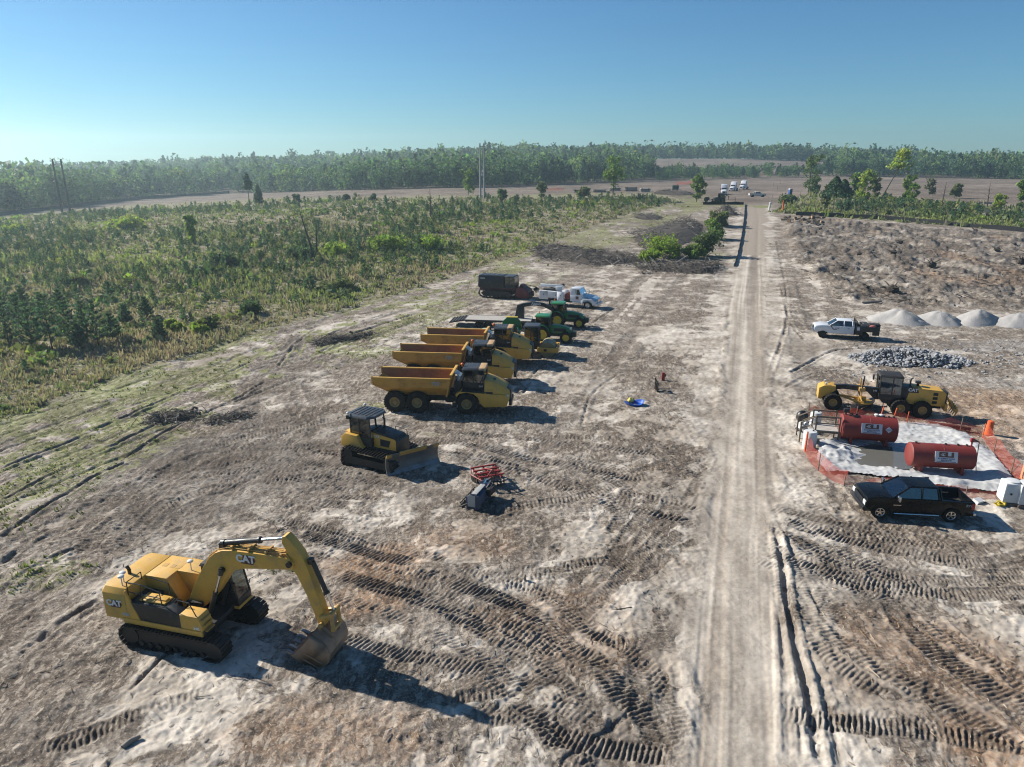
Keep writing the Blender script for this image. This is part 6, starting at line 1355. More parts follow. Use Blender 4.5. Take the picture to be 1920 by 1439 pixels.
for i in range(15):
    u, v = rr.uniform(1480, 1915), rr.uniform(425, 570); p = P(u, v); s_ = rr.uniform(.3, 1.)**1.5*1.3; b = B(); n_ = rr.randint(5, 9)
    b.ell((0, 0, .25*s_), (.7*s_, .6*s_, .5*s_), n=12, k=7); b.v = [(x*(1+.4*float(vn(np.array(z*4+i), np.array(y*4), 3))), y*(1+.4*float(vn(np.array(x*4+i), np.array(z*4), 5))), z*(1+.3*float(vn(np.array(x*4), np.array(y*4+i), 7)))) for x, y, z in b.v]
    for k in range(n_):
        a = rr.uniform(0, 6.3); e = Vector((math.cos(a), math.sin(a), rr.uniform(.1, .9)))*s_; b.limb([e*.4+Vector((0, 0, .3*s_)), e*.9+Vector((0, 0, .3*s_)), e*1.3+Vector((0, 0, .15*s_))], [.09*s_, .06*s_, .02*s_], 4)
    o = b.build('stump', DSOIL); o.location = (p.x, p.y, gz(p.x, p.y)); tag(o, 'dark uprooted stump with broken roots in the torn up clearing', 'stump', 'uprooted stumps in the clearing')
# ================================================================== silt fences
def silt(lab, uv, h=.75, lean=.0, step=6):
    ln = smooth_line(px_line(uv), 10); t = thing('silt_fence', lab, 'silt fence', (float(ln[0, 0]), float(ln[0, 1]), float(H(*ln[0])))); o0 = t.location; b = B(); vs = []; n = len(ln); acc = 0; last = -9; po = []
    for i, (x, y) in enumerate(ln):
        if i: acc += math.dist(ln[i], ln[i-1])
        z = gz(x, y); hh = h*(1-.12*abs(math.sin(acc*.9)))*(1+.15*float(vn(np.array(acc*.3), np.array(1.), 5)))
        for a, c in ((-.03, -.1), (-.02, hh), (.02, hh), (.03, -.1)): vs.append((x-o0.x+a+.06*math.sin(acc*.7), y-o0.y, z-o0.z+c))
        if acc-last > step: po.append((x-o0.x, y-o0.y-.05, z-o0.z)); last = acc
    fs = [(i*4+k, i*4+4+k, i*4+5+k, i*4+1+k) for i in range(n-1) for k in range(3)]; b.add(vs, fs); b.build('fabric', KM, t, smooth=0)
    b = B()
    for p in po[:90]: b = B(); b.bb(p[0]-.025, p[0]+.025, p[1]-.025, p[1]+.025, p[2]-.1, p[2]+h*1.12); b.build('stake', WOOD, t)
silt('long black silt fence between the torn up clearing and the grass', [(1492, 404), (1600, 409), (1700, 416), (1800, 425), (1950, 438)], 1.05)
silt('black silt fence running along the dirt road past the green bushes', [(1397, 384), (1395, 410), (1391, 440), (1384, 475), (1376, 500)], .4)
silt('black silt fence along the foot of the far forest beside the two poles', [(-60, 412), (60, 398), (180, 384), (300, 371), (430, 362)], 1.3, step=14)
silt('short black silt fence in front of the dark loader', [(1318, 384), (1350, 384), (1394, 384)], .9)
# ================================================================== utility poles
def pole(lab, uvs, top, brace, m_):
    t = thing('utility_pole', lab, 'utility pole'); a, c = P(*uvs[0]), P(*uvs[1]); mid = (a+c)/2; t.location = (mid.x, mid.y, float(H(mid.x, mid.y))); ps = []
    for p in (a, c):
        b = B(); q = p-mid; b.limb([(q.x, q.y, -.5), (q.x, q.y, top)], [.38, .26], 10); b.build('pole', m_, t); ps.append(q)
    b = B(); e = (ps[1]-ps[0]); b.limb([ps[0]-e*.15+Vector((0, 0, top-1)), ps[1]+e*.15+Vector((0, 0, top-1))], [.14, .14], 4)
    if brace: b.limb([ps[0]+Vector((0, 0, top*.35)), ps[1]+Vector((0, 0, top*.6))], [.08, .08], 4); b.limb([ps[1]+Vector((0, 0, top*.35)), ps[0]+Vector((0, 0, top*.6))], [.08, .08], 4)
    b.build('crossarm', m_, t)
    for q in ps:
        b = B(); b.limb([q+Vector((0, 0, top-1)), q+Vector((.0, 0, top-2.4))], [.1, .14], 6); b.build('insulator', GRYL, t)
pole('pair of tall dark timber power poles standing before the hazy forest', [(117, 402), (132, 400)], 18.3, False, paint('dark_pole', (.03, .026, .022), .9, dirt=.2))
pole('grey steel H-frame power pole with a crossbrace beyond the brushy field', [(901, 374), (908, 373)], 18.5, True, paint('weathered_pole', (.36, .37, .37), .7, dirt=.3))
# ================================================================== far vehicles
def semi(lab, uv, rz):
    t = thing('semi_truck', lab, 'truck', group='white semi tractors by the far end of the road')
    for x, s2 in ((0, 1.0), (-4.4, .9), (-5.7, .9)):
        for s in (-1, 1): wheel(t, x, s*s2, .52, .32 if x == 0 else .5, CHR)
    b = B(); b.bb(-6.4, 1.0, -.45, .45, .6, .95); b.bb(-6.2, -3.6, -1.1, 1.1, .95, 1.15); b.bb(-3.9, -3.6, -1.1, 1.1, 1.15, 2.3); b.build('chassis', KM, t, .03)
    loft_b = B(); globals()['b'] = loft_b; loft([(-.9, 1.0, .95, .8, 2.0), (.4, 1.0, .85, .75, 1.75), (1.2, .85, .7, .7, 1.4)]); loft_b.build('hood', WHT, t, .06)
    b = B(); b.prism([(-3.5, .7), (-.9, .7), (-.9, 2.0), (-1.5, 3.0), (-2.0, 3.75), (-3.5, 3.95)], -1.12, 1.12); cbm = b.build('cab', WHT, t, .08)
    b = B(); b.add([(-.88, -.98, 2.03), (-.88, .98, 2.03), (-1.45, .9, 2.88), (-1.45, -.9, 2.88)], [(0, 1, 2, 3)]); b.build('windscreen', GLD, cbm, smooth=0)
    for s in (-1, 1):
        b = B(); b.add([(-1.05, s*1.13, 2.0), (-1.8, s*1.13, 2.0), (-1.8, s*1.13, 2.7), (-1.45, s*1.13, 2.7)], [(0, 1, 2, 3)]); b.build('window', GLD, cbm, smooth=0)
        b = B(); b.bb(.95, 1.22, s*.75-.2, s*.75+.2, .95, 1.2); b.build('headlight', LAMP, t, .03)
        b = B(); b.bb(-1.0, -.85, s*1.35-.1, s*1.35+.1, 1.9, 2.6); b.build('mirror', K, t)
    b = B(); b.bb(1.18, 1.26, -.5, .5, .75, 1.35); b.build('grille', KM, t); b = B(); b.bb(1.0, 1.4, -1.15, 1.15, .4, .72); b.build('front_bumper', WHT, t, .05)
    put(t, P(*uv), (1.2, 0), rz)
semi('white semi tractor parked in front, beside the dark loader', (1357, 366), R(-105))
semi('white semi tractor with high roof half hidden behind the front one', (1371, 359), R(-120))
semi('white sleeper semi tractor parked apart, nearest the far white pickup', (1389, 356), R(-125))
t = thing('pickup_truck', 'white pickup crossing the far end of the dirt road', 'pickup')
pickup(t, paint('off_white', (.66, .64, .58), .35, dirt=.2), 3.7, .9, 1.2, wr=.42, rims=KM, sty='road'); put(t, P(1431, 370), (0, -1), R(-3))
t = thing('wheel_loader', 'dark backhoe loader parked by the far end of the road', 'loader')
for x, r_ in ((0, .85), (2.3, .6)):
    for s in (-1, 1): wheel(t, x, s*.95, r_, .45, KM, 'lug')
b = B(); b.bb(-.9, 2.8, -.45, .45, .6, 1.3); b.prism([(.9, 1.2), (2.9, 1.2), (2.9, 1.7), (.9, 1.9)], -.5, .5); b.build('body', KM, t, .04)
cab(t, -.8, .9, -.75, .75, 1.3, 1.7, 2.9, roofm=KM, gl=GLD)
b = B()
for s in (-1, 1): b.limb([(1.2, s*.7, 1.6), (3.2, s*.7, 1.2), (3.9, s*.7, .5)], [.12, .12, .1], 4)
b.prism([(3.8, .15), (4.6, .1), (4.1, .9), (3.8, .9)], -1.1, 1.1); b.build('loader_bucket', KM, t)
b = B(); b.limb([(-1.0, 0, 1.0), (-1.8, 0, 2.6), (-2.6, 0, 2.0), (-2.7, 0, 1.0)], [.16, .14, .12, .1], 6); b.build('backhoe', KM, t); put(t, P(1352, 381), (0, 0), R(195))
t = thing('cable_reel', 'dark round reel standing near the far loader', 'reel'); b = B(); b.cyl((0, -.5, .8), (0, -.42, .8), .8, n=24); b.cyl((0, .42, .8), (0, .5, .8), .8, n=24); b.cyl((0, -.42, .8), (0, .42, .8), .55, n=20); b.build('reel', BARK, t); put(t, P(1325, 379), (0, 0), .5)
for i, (u0, u1, v, hh, lab, c1) in enumerate(((1072, 1105, 361, 1.3, 'dark equipment trailer in the far row of mats beyond the field', KM), (1110, 1140, 361, 1.2, 'low pale stack of timber mats beyond the field', PLK), (1140, 1165, 358, 1.6, 'taller pale stack of timber mats behind the slender tree', PLK), (1170, 1198, 359, 1.9, 'tall stack of timber mats near the dark brush mound', PLK), (1199, 1220, 360, 1.6, 'short pale stack of timber mats at the end of the row', PLK))):
    t = thing('timber_mats', lab, 'mat stack', group='stacked mats beyond the field'); a, c = P(u0, v), P(u1, v); l = (c-a).length; n = int(hh/.3)
    for k in range(n):
        b = B(); b.bb(-l/2+rr.random()*l*.2, l/2-rr.random()*l*.2, -1.2, 1.2, k*.3, k*.3+.2); b.build('mat', c1 if k % 2 == 0 else WOOD, t)
        b = B()
        for q in (-.3, .3): b.bb(q*l-.1, q*l+.1, -1.2, 1.2, k*.3+.2, k*.3+.3)
        b.build('dunnage', KM, t)
    put(t, (a+c)/2, (0, 0), math.atan2(c.y-a.y, c.x-a.x))
t = thing('generator', 'small dark green generator beside the dark brush mound', 'generator'); b = B(); b.bb(-1.4, 1.4, -.8, .8, .4, 2.1); b.build('housing', GRK, t, .08); b = B(); b.cyl((.8, 0, 2.1), (.8, 0, 2.6), .1); b.build('exhaust_pipe', KM, t); b = B(); b.bb(-1.2, 1.2, -.6, .6, .1, .4); b.build('skid', KM, t); put(t, P(1266, 357), (0, 0), 0)
t = thing('portable_toilet', 'blue portable toilet with a pale roof on the far brown ground', 'toilet'); b = B(); b.bb(-.6, .6, -.6, .6, .1, 2.1); o = b.build('cabin', paint('toilet_blue', (.015, .09, .3), .45, dirt=.15), t, .04); b = B(); b.bb(-.63, .63, -.63, .63, 2.1, 2.35, top=(.7, .8)); b.build('roof', WPL, t, .03); b = B(); b.bb(-.4, .4, -.63, -.6, .2, 2.0); b.build('door', BLD, o); put(t, P(1481, 366), (0, 0), .2)
net('safety_fence', 'red-orange net fence strip on bare ground beyond the field, near the mats', [(1024, 358), (1040, 358), (1057, 358)], 1.4, step=5, seed=41)
net('safety_fence', 'red-orange net fence strip on bare ground above the generator', [(1266, 347), (1282, 346.5), (1298, 346)], 1.8, step=6, seed=43)
t = thing('traffic_cone', 'orange marker post with base at the grass edge past the silt fence', 'marker'); b = B(); b.bb(-.5, .5, -.5, .5, 0, .3); b.cyl((0, 0, .3), (0, 0, 3.2), .28, .12, 10); b.build('cone', ORG, t); put(t, P(1467, 397), (0, 0), 0)
t = thing('white_marker', 'white wrapped marker on the small green patch by the road', 'marker'); b = B(); b.limb([(0, 0, 0), (.05, 0, .9), (.15, 0, 1.9)], [.15, .3, .3], 8); b.ell((.2, 0, 2.0), (.45, .35, .4)); b.build('marker', WPL, t); put(t, P(1442, 395), (0, 0), 0)
for i in range(9):
    u, v = ((1457, 358), (1473, 357), (1450, 350), (1463, 346), (1386, 362), (1447, 378), (1500, 372), (1330, 383), (1378, 382))[i]; p = P(u, v); b = B(); b.limb([(0, 0, -.2), (0, 0, 2.)], [.09, .08], 5); o = b.build('fence_post', WOOD); o.location = p; tag(o, 'thin wooden survey post on the bare far ground', 'post', 'survey posts on the far ground')
# ================================================================== vegetation
LEAF, nt, out = newmat('leaves')
ca = N(nt, 'Attribute', attribute_name='tint').outputs['Color']
pb = N(nt, 'BsdfPrincipled', i_Roughness=.7); pb.inputs['Specular IOR Level'].default_value = .15; L(nt, ca, pb.inputs['Base Color'])
tl = N(nt, 'BsdfTranslucent'); L(nt, mix(nt, 1., ca, (1.15, 1.25, .7), 'MULTIPLY'), tl.inputs['Color']); mx = N(nt, 'MixShader', i_0=.38); L(nt, pb.outputs[0], mx.inputs[1]); L(nt, tl.outputs[0], mx.inputs[2]); L(nt, mx.outputs[0], out.inputs[0])
rg = np.random.default_rng(21)
def quads_at(Cn, size, up=0., asp=1.):
    """leaf clumps: randomly turned four-sided flakes"""
    n = len(Cn); a = rg.normal(size=(n, 3)); a[:, 2] += up*2; a /= np.linalg.norm(a, axis=1)[:, None]
    c = rg.normal(size=(n, 3)); c = np.cross(a, c); c /= np.linalg.norm(c, axis=1)[:, None]
    s = (size*(.6+.8*rg.random(n)))[:, None] if np.ndim(size) else size*(.6+.8*rg.random((n, 1)))
    a = a*s*.5*asp; c = c*s*.5
    k = rg.random((n, 4, 1))*.7+.65
    return np.stack([Cn-a*k[:, 0]-c*.3, Cn-c*k[:, 1], Cn+a*k[:, 2]+c*.2, Cn+c*k[:, 3]], 1)
def jit(col, n, amt=.25):
    t = np.ones((n, 4)); t[:, :3] = np.array(col)*(1+amt*rg.normal(size=(n, 1)).clip(-2, 2)*.6)*(1+.12*rg.normal(size=(n, 3)).clip(-2, 2)); return t.clip(.004, .9)
def crown_broad(h, w, nq, ls, base=.25, lobes=9):
    C = []; cen = rg.normal(size=(lobes, 3))*np.array([w*.24, w*.24, h*.24])+np.array([0, 0, h*(base+1)/2]); cen[:, 2] = cen[:, 2].clip(h*(base+.04), h*.9)
    for i in range(lobes):
        n = nq//lobes; d = rg.normal(size=(n, 3)); d /= np.linalg.norm(d, axis=1)[:, None]; r = w*.27*(.45+.75*rg.random()); C.append(cen[i]+d*r*(.35+.75*rg.random((n, 1))+.12*rg.normal(size=(n, 1))))
    return quads_at(np.concatenate(C), ls)
def crown_pine(h, w, nq, ls, base=.45):
    z = rg.random(nq)**.8; r = w*.5*(1-z)**.7*(.35+.75*rg.random(nq)); a = rg.random(nq)*6.283; wob = 1+.35*np.sin(a*3+z*11)
    return quads_at(np.stack([r*wob*np.cos(a), r*wob*np.sin(a), h*(base+(1-base)*z)], 1), ls)
def crown_sapling(h, nq, ls, seed=0):
    z = (rg.integers(0, 7, nq)+.25*rg.random(nq))/7; r = h*.30*(1-z)**.9+.03*h; t = rg.random(nq)**.7; a = rg.integers(0, 6, nq)*1.047+z*5+.25*rg.normal(size=nq)
    c = np.stack([r*t*np.cos(a), r*t*np.sin(a), h*(.12+.86*z)+r*t*.55], 1); q = quads_at(c, ls*(1-.45*z), .0, 1.)
    # needle brushes stretched along their branch
    d = np.stack([np.cos(a), np.sin(a), np.full(nq, 1.0)], 1); d /= np.linalg.norm(d, axis=1)[:, None]
    q[:, 2] += d*ls*.55; q[:, 0] -= d*ls*.35; return q
def mesh_of(name, qs, tints, mats=None):
    V = np.concatenate(qs).reshape(-1, 3).astype(np.float32); T = np.repeat(np.concatenate(tints), 4, 0)
    return grid_mesh(name, V, np.arange(len(V)).reshape(-1, 4), {'tint': T}, mats or [LEAF], False)
COLS = {'dark': (.068, .112, .056), 'mid': (.105, .15, .06), 'light': (.15, .22, .06), 'yellow': (.27, .33, .065), 'pine': (.078, .130, .082), 'grey': (.17, .17, .115), 'olive': (.15, .17, .075), 'bright': (.215, .29, .055)}
def wood_at(b, h, r, lean=(0, 0), limbs=5, base=.3, m=0, spread=.25):
    tip = Vector((lean[0], lean[1], h)); b.limb([(0, 0, -.2), tip*.35+Vector((0, 0, 0)), tip*.7, tip*.96], [r, r*.75, r*.45, r*.12], 7, m)
    for i in range(limbs):
        z = base+(1-base)*(i+.5)/limbs*.9; a = i*2.4+.4; p = tip*z; l = h*spread*(1.1-z); q = p+Vector((math.cos(a)*l, math.sin(a)*l, l*.7)); b.limb([p, (p+q)/2+Vector((0, 0, .05*l)), q], [r*.4*(1.1-z), r*.28*(1.1-z), r*.08], 5, m)
def tree(lab, uv, hpx, kind, col, wf=.5, lean=(0, 0), base=.2, nq=420, cat='tree', name='tree', ls=None, group=None, trunk=True, bare=False, coff=(0, 0)):
    p = P(*uv); d = p.y*cp+(CAMH-p.z)*sp; h = hpx*d/FPX/cp; t = thing(name, lab, cat, p, random.uniform(0, 6), group) if not lean[0] else thing(name, lab, cat, p, 0, group)
    if trunk:
        b = B(); wood_at(b, h*(.97 if bare else .9), max(.05, h*(.026 if bare else .014)), lean, 9 if bare else 6, base if not bare else .35, 0, .3 if bare else wf*.45); b.build('trunk', BARK, t, smooth=60)
    if not bare:
        ls = ls or max(.22, h*.075)
        q = {'broad': lambda: crown_broad(h, h*wf, nq, ls, base, 26), 'pine': lambda: crown_pine(h, h*wf, nq, ls, base), 'sap': lambda: crown_sapling(h, nq, ls)}[kind]()
        q = q+np.array([lean[0]+coff[0], lean[1]+coff[1], 0])*np.clip(q[:, :, 2:3]/h, 0, 1)
        link('crown', mesh_of('crown', [q], [jit(COLS[col], len(q), .4)]), t)
    return t
TL = [((878, 367), 46, 'broad', 'light', .42, 'slender bright green tree beside the far H-frame power pole'), ((1149, 376), 78, 'broad', 'light', .34, 'slender bright green tree in front of the timber mats'), ((1306, 379), 54, 'broad', 'light', .36, 'dense leafy green tree by the dark brush mound near the road end'), ((1017, 372), 28, 'broad', 'olive', .5, 'small olive tree at the field edge before the red fence strip'),
      ((1515, 367), 76, 'broad', 'mid', .36, 'tall narrow ivy clad tree past the right silt fence'), ((1619, 377), 66, 'broad', 'yellow', .32, 'tall light green tree between the ivy clad one and the leaning one'), ((1601, 368), 40, 'broad', 'light', .4, 'mid green tree tucked beside the tall light green one'), ((1697, 375), 44, 'broad', 'light', .36, 'medium green tree right of the leaning tree'), ((1709, 381), 34, 'broad', 'light', .42, 'short pale green tree in front of the medium green one'), ((1546, 396), 46, 'broad', 'olive', .28, 'thin olive tree just behind the silt fence near its end'), ((1525, 366), 32, 'broad', 'mid', .5, 'low green tree at the foot of the ivy clad tree'), ((1742, 367), 30, 'broad', 'grey', .5, 'thin grey-green tree standing in scrub behind the silt fence'), ((1911, 394), 52, 'broad', 'light', .3, 'spindly pale tree near the photo edge behind the silt fence'), ((1872, 394), 26, 'broad', 'yellow', .6, 'low yellow-green sapling in the scrub by the photo edge'), ((1640, 374), 40, 'broad', 'olive', .4, 'olive tree beside the trunk of the leaning tree'), ((1790, 372), 24, 'broad', 'olive', .7, 'wide dark green shrub tree in the scrub behind the silt fence'),
      ((1560, 404), 66, 'pine', 'pine', .55, 'dark pine with a round top just behind the silt fence'), ((1575, 405), 62, 'pine', 'pine', .55, 'second dark pine standing beside the round topped one'), ((468, 386), 56, 'pine', 'pine', .3, 'thin tall pine with a sparse top at the far edge of the field'), ((486, 386), 36, 'pine', 'pine', .45, 'shorter bushy pine beside the thin tall one at the field edge'),
      ((362, 458), 52, 'broad', 'bright', .3, 'slender yellow-green sapling alone in the brushy field'), ((700, 380), 15, 'broad', 'dark', .7, 'small dark tree on the brown belt before the forest'), ((648, 379), 12, 'broad', 'dark', .8, 'low dark bushy tree at the edge of the brown belt'), ((557, 380), 13, 'broad', 'dark', .8, 'low dark tree near the bare brown belt'), ((940, 380), 22, 'broad', 'mid', .6, 'small green tree just right of the H-frame pole'), ((1095, 372), 18, 'broad', 'olive', .9, 'low olive shrub tree before the timber mats')]
for uv, hp, kind, col, wf, lab in TL: tree(lab, uv, hp, kind, col, wf, base=.5 if kind == 'pine' and wf != .45 else .12, nq=1500, ls=.55)
tree('leaning tree with a bare bent trunk and pale crown held to one side', (1650, 376), 90, 'broad', 'yellow', .30, (7.0, 0), .62, 1100, ls=.6)
for uv, hp, lab, ln in (((590, 486), 92, 'dead tree with two bare dark stems in the middle of the field', (-2.2, 0)), ((594, 487), 80, 'bare dead stem leaning beside the twin dead tree in the field', (.5, 0)), ((808, 416), 62, 'single bare dead trunk with a short fork in the far field', (.01, 0)), ((1765, 388), 46, 'thin bare dead tree in the scrub behind the silt fence', (.3, 0)), ((1850, 392), 48, 'bare twiggy dead tree near the photo edge behind the silt fence', (-.4, 0))):
    t = tree(lab, uv, hp, '', '', lean=ln, bare=True, name='dead_tree')
# bushes
BU = [((1250, 482), 38, 1.4, 'bright', 'bright yellow-green bush on the brush heap beside the road'), ((1322, 480), 44, 1.0, 'mid', 'tall green bush by the silt fence on the brush heap'), ((1300, 484), 20, 1.3, 'light', 'low light green bush between the two big bushes'), ((1345, 424), 24, 1.2, 'olive', 'grey-green willow like bush by the dirt road'), ((1338, 448), 32, .9, 'light', 'bright green bush standing behind the tall green bush'), ((1215, 490), 16, 2., 'bright', 'low sprawl of bright leaves at the left foot of the bright bush'), ((420, 500), 18, 2.4, 'dark', 'dark rounded bush on the track through the field'), ((565, 486), 14, 3., 'dark', 'low dark bush under the twin dead tree'), ((320, 622), 20, 1., 'yellow', 'small yellow flowering bush near the field edge, left of two'), ((337, 624), 16, 1., 'yellow', 'small yellow flowering bush near the field edge, right of two'), ((372, 628), 18, 1.3, 'yellow', 'yellow bush nearest the grassy strip of the field'), ((245, 430), 14, 3.4, 'yellow', 'wide yellow-green thicket in the far field'), ((35, 437), 12, 3., 'yellow', 'wide yellow-green thicket at the photo edge of the field'), ((470, 590), 20, 1.6, 'dark', 'dark shrub at the ragged edge of the field'), ((730, 470), 22, 2.2, 'bright', 'bright green thicket in the field near the dead trunk'), ((800, 468), 20, 2.4, 'bright', 'second bright green thicket in the field beyond the mulcher'), ((630, 478), 16, 2.6, 'bright', 'low bright green thicket right of the twin dead tree'), ((640, 545), 16, 2., 'olive', 'olive shrub halfway along the field edge'), ((1480, 382), 12, 2.2, 'mid', 'low green shrub by the blue portable toilet'), ((50, 470), 14, 2., 'olive', 'olive shrub in the field at the photo edge'), ((150, 540), 20, 1.8, 'olive', 'olive shrub behind the near pine clump'), ((395, 620), 24, 1.2, 'olive', 'grassy olive shrub on the corner of the field')]
for uv, hp, wf, col, lab in BU: tree(lab, uv, hp, 'broad', col, wf, base=.05, nq=2600, cat='bush', name='bush', trunk=False, ls=.26 if uv[1] > 500 else .36 if uv[1] > 430 else .5)
# near pines
for i, (u, v, hp) in enumerate(((18, 648, 86), (62, 655, 92), (98, 655, 108), (36, 612, 62), (132, 645, 84), (185, 650, 92), (212, 640, 54), (160, 622, 60), (5, 600, 60), (80, 605, 58), (-30, 640, 90), (-70, 620, 90), (236, 610, 40), (300, 640, 44), (115, 592, 50), (275, 598, 42), (45, 585, 50), (150, 655, 50))):
    tree('young pine with long upswept needles in the dense clump at the edge of the field', (u, v), hp, 'sap', 'pine', nq=520, base=.1, ls=.34, group='pines of the near clump', name='pine_tree')
# saplings
pr = [mesh_of('pine_sapling', [crown_sapling(1., 90, .16)], [jit(COLS[c], 90, .35)]) for c in ('pine', 'pine', 'dark', 'pine', 'mid', 'olive')]
SP = []
fxs, fys = np.array(FIELD)[:, 0], np.array(FIELD)[:, 1]
cand = np.stack([rg.uniform(-330, 95, 90000), rg.uniform(45, 262, 90000)], 1)
dn = sst(-.35, .45, fbm(cand[:, 0]*.03, cand[:, 1]*.03, 301, 3))*(.3+.7*sst(70, 120, cand[:, 1]))*sst(2, 14, inside(FIELD, cand[:, 0], cand[:, 1]))
cand = cand[(dn > rg.random(90000)*.95) & (cand[:, 0] > -1.0*cand[:, 1]-10)][:4300]
for x, y in cand: SP.append((x, y, rg.gamma(5, .22)+.3+.45*float(fbm(np.array(x*.05), np.array(y*.05), 7))))
c2 = np.stack([rg.uniform(40, 260, 9000), rg.uniform(110, 270, 9000)], 1); k = (inside(GRASSR, c2[:, 0], c2[:, 1]) > 16); c2 = c2[k][:420]
for x, y in c2: SP.append((x, y, rg.gamma(5, .26)+.4))
SP.sort(key=lambda s: -s[2]/math.hypot(s[0], s[1], 18)*(1 if abs(s[0]) < .74*s[1] else .2))
vq = []; tq = []
base_q = [(np.array([v.co[:] for v in m_.vertices]).reshape(-1, 4, 3), np.array([d.color[:] for d in m_.attributes['tint'].data]).reshape(-1, 4, 4)[:, 0]) for m_ in pr]
for i, (x, y, h) in enumerate(SP):
    a = random.uniform(0, 6.28); z = float(H(x, y))
    if i < 300:
        o = link('pine_sapling', pr[i % 6]); o.location = (x, y, z-.03); o.rotation_euler = (random.uniform(-.08, .08), random.uniform(-.08, .08), a); o.scale = (h*random.uniform(.8, 1.2), h*random.uniform(.8, 1.2), h)
        tag(o, 'young pine sapling growing in the overgrown scrub', 'sapling', 'pine saplings in the scrub')
    else:
        Q, T = base_q[i % 6]; s = slice(None, None, 1 if i < 1500 else 2); Q = Q[s]*(1 if i < 1500 else 1.0); c_, s_ = math.cos(a), math.sin(a)
        R_ = np.array([[c_, -s_, 0], [s_, c_, 0], [0, 0, 1]]); vq.append((Q @ R_.T)*np.array([h, h, h])+np.array([x, y, z])); tq.append(T[s])
o = link('small_saplings', mesh_of('small_saplings', vq, tq)); tag(o, 'smaller and farther pine saplings dotted over the overgrown field', 'saplings', kind='stuff')
# grass and weeds: upright blades in clumps, denser where they are seen closer
def blades(n, poly, urange, vrange, hmin, hmax, pal, name, lab, wid=.10, nb=5, minsd=.3, dens=None):
    u = rg.uniform(*urange, n); v = rg.uniform(*vrange, n); a, b_ = (u-960)/FPX, (v-719.5)/FPX
    den = sp+b_*cp; z = np.zeros(n)
    for _ in range(25):
        d = (CAMH-z)/np.maximum(den, 1e-3); x, y = a*d, d*(cp-b_*sp); z = .5*z+.5*H(x, y)
    sdv = inside(poly, x, y)+1.2*fbm(x*.4, y*.4, 5); k = (sdv > minsd) & (d < 420)
    if dens is not None: k &= dens(x, y) > rg.random(n)
    x, y, d = x[k], y[k], d[k]; n = len(x); z = gzv(x, y)
    sc = np.clip(d/75, .75, 2.2); hh = (hmin+(hmax-hmin)*rg.random(n)**2)*np.clip(sc, .8, 1.5)*(.6+.8*sst(-.4, .5, fbm(x*.12, y*.12, 303)))
    tone = fbm(x*.08, y*.08, 305, 4)+.35*rg.normal(size=n); pi = np.clip(((tone+.75)/1.5*len(pal)).astype(int), 0, len(pal)-1); col = np.array(pal)[pi]
    Q = []; T = []
    for j in range(nb):
        an = rg.random(n)*6.283; r = .28*sc*rg.random(n); px, py = x+r*np.cos(an*1.7), y+r*np.sin(an*1.7); w = wid*sc*(.5+rg.random(n)); le = hh*rg.normal(0, .35, n); hj = hh*(.6+.6*rg.random(n))
        wx, wy = np.cos(an)*w, np.sin(an)*w; lx_, ly_ = le*np.sin(an*2.3), le*np.cos(an*2.3)
        Q.append(np.stack([np.stack([px-wx, py-wy, z-.03], 1), np.stack([px+wx, py+wy, z-.03], 1), np.stack([px+lx_+wx*.45, py+ly_+wy*.45, z+hj], 1), np.stack([px+lx_-wx*.7, py+ly_-wy*.7, z+hj*.85], 1)], 1))
        T.append(jit((1, 1, 1), n, .4)*np.concatenate([col, np.ones((n, 1))], 1))
    o = link(name, mesh_of(name, Q, T)); tag(o, lab, 'grass', kind='stuff')
PAL = [(0.404, 0.326, 0.266), (0.348, 0.285, 0.236), (0.314, 0.272, 0.206), (0.285, 0.266, 0.184), (0.243, 0.246, 0.162), (0.209, 0.226, 0.133), (0.251, 0.292, 0.125), (0.334, 0.373, 0.133)]
blades(60000, FIELD, (-350, 1330), (372, 900), .15, .72, PAL, 'field_grass', 'tangled olive and straw coloured grass and weeds over the field', .058, 6)
blades(9000, GRASSR, (1400, 2250), (360, 480), .3, 1.1, PAL[3:]+[(.2, .24, .08)], 'verge_grass', 'rough green grass and weeds behind the silt fence')
STRIP = FIELD_E+px_line([(1290, 420), (1120, 470), (1000, 520), (900, 580), (760, 640), (620, 700), (480, 790), (300, 900), (100, 1000), (-260, 1100)])
def sdens(x, y): return sst(.2, .7, A['green'][np.clip(np.searchsorted(ys, y), 1, NR-1), np.clip(np.searchsorted(ts, x/(np.maximum(ys[np.clip(np.searchsorted(ys, y), 1, NR-1)], 13)+3)), 1, NC-1)])*.8
WHOLE = [(-120, 16), (160, 16), (160, 240), (-120, 240)]
blades(26000, WHOLE, (-100, 1930), (385, 1200), .04, .22, [(.12, .15, .04), (.15, .19, .05), (.11, .12, .045)], 'weed_patches', 'short green weeds growing in patches on the bare soil', .05, 4, dens=sdens)
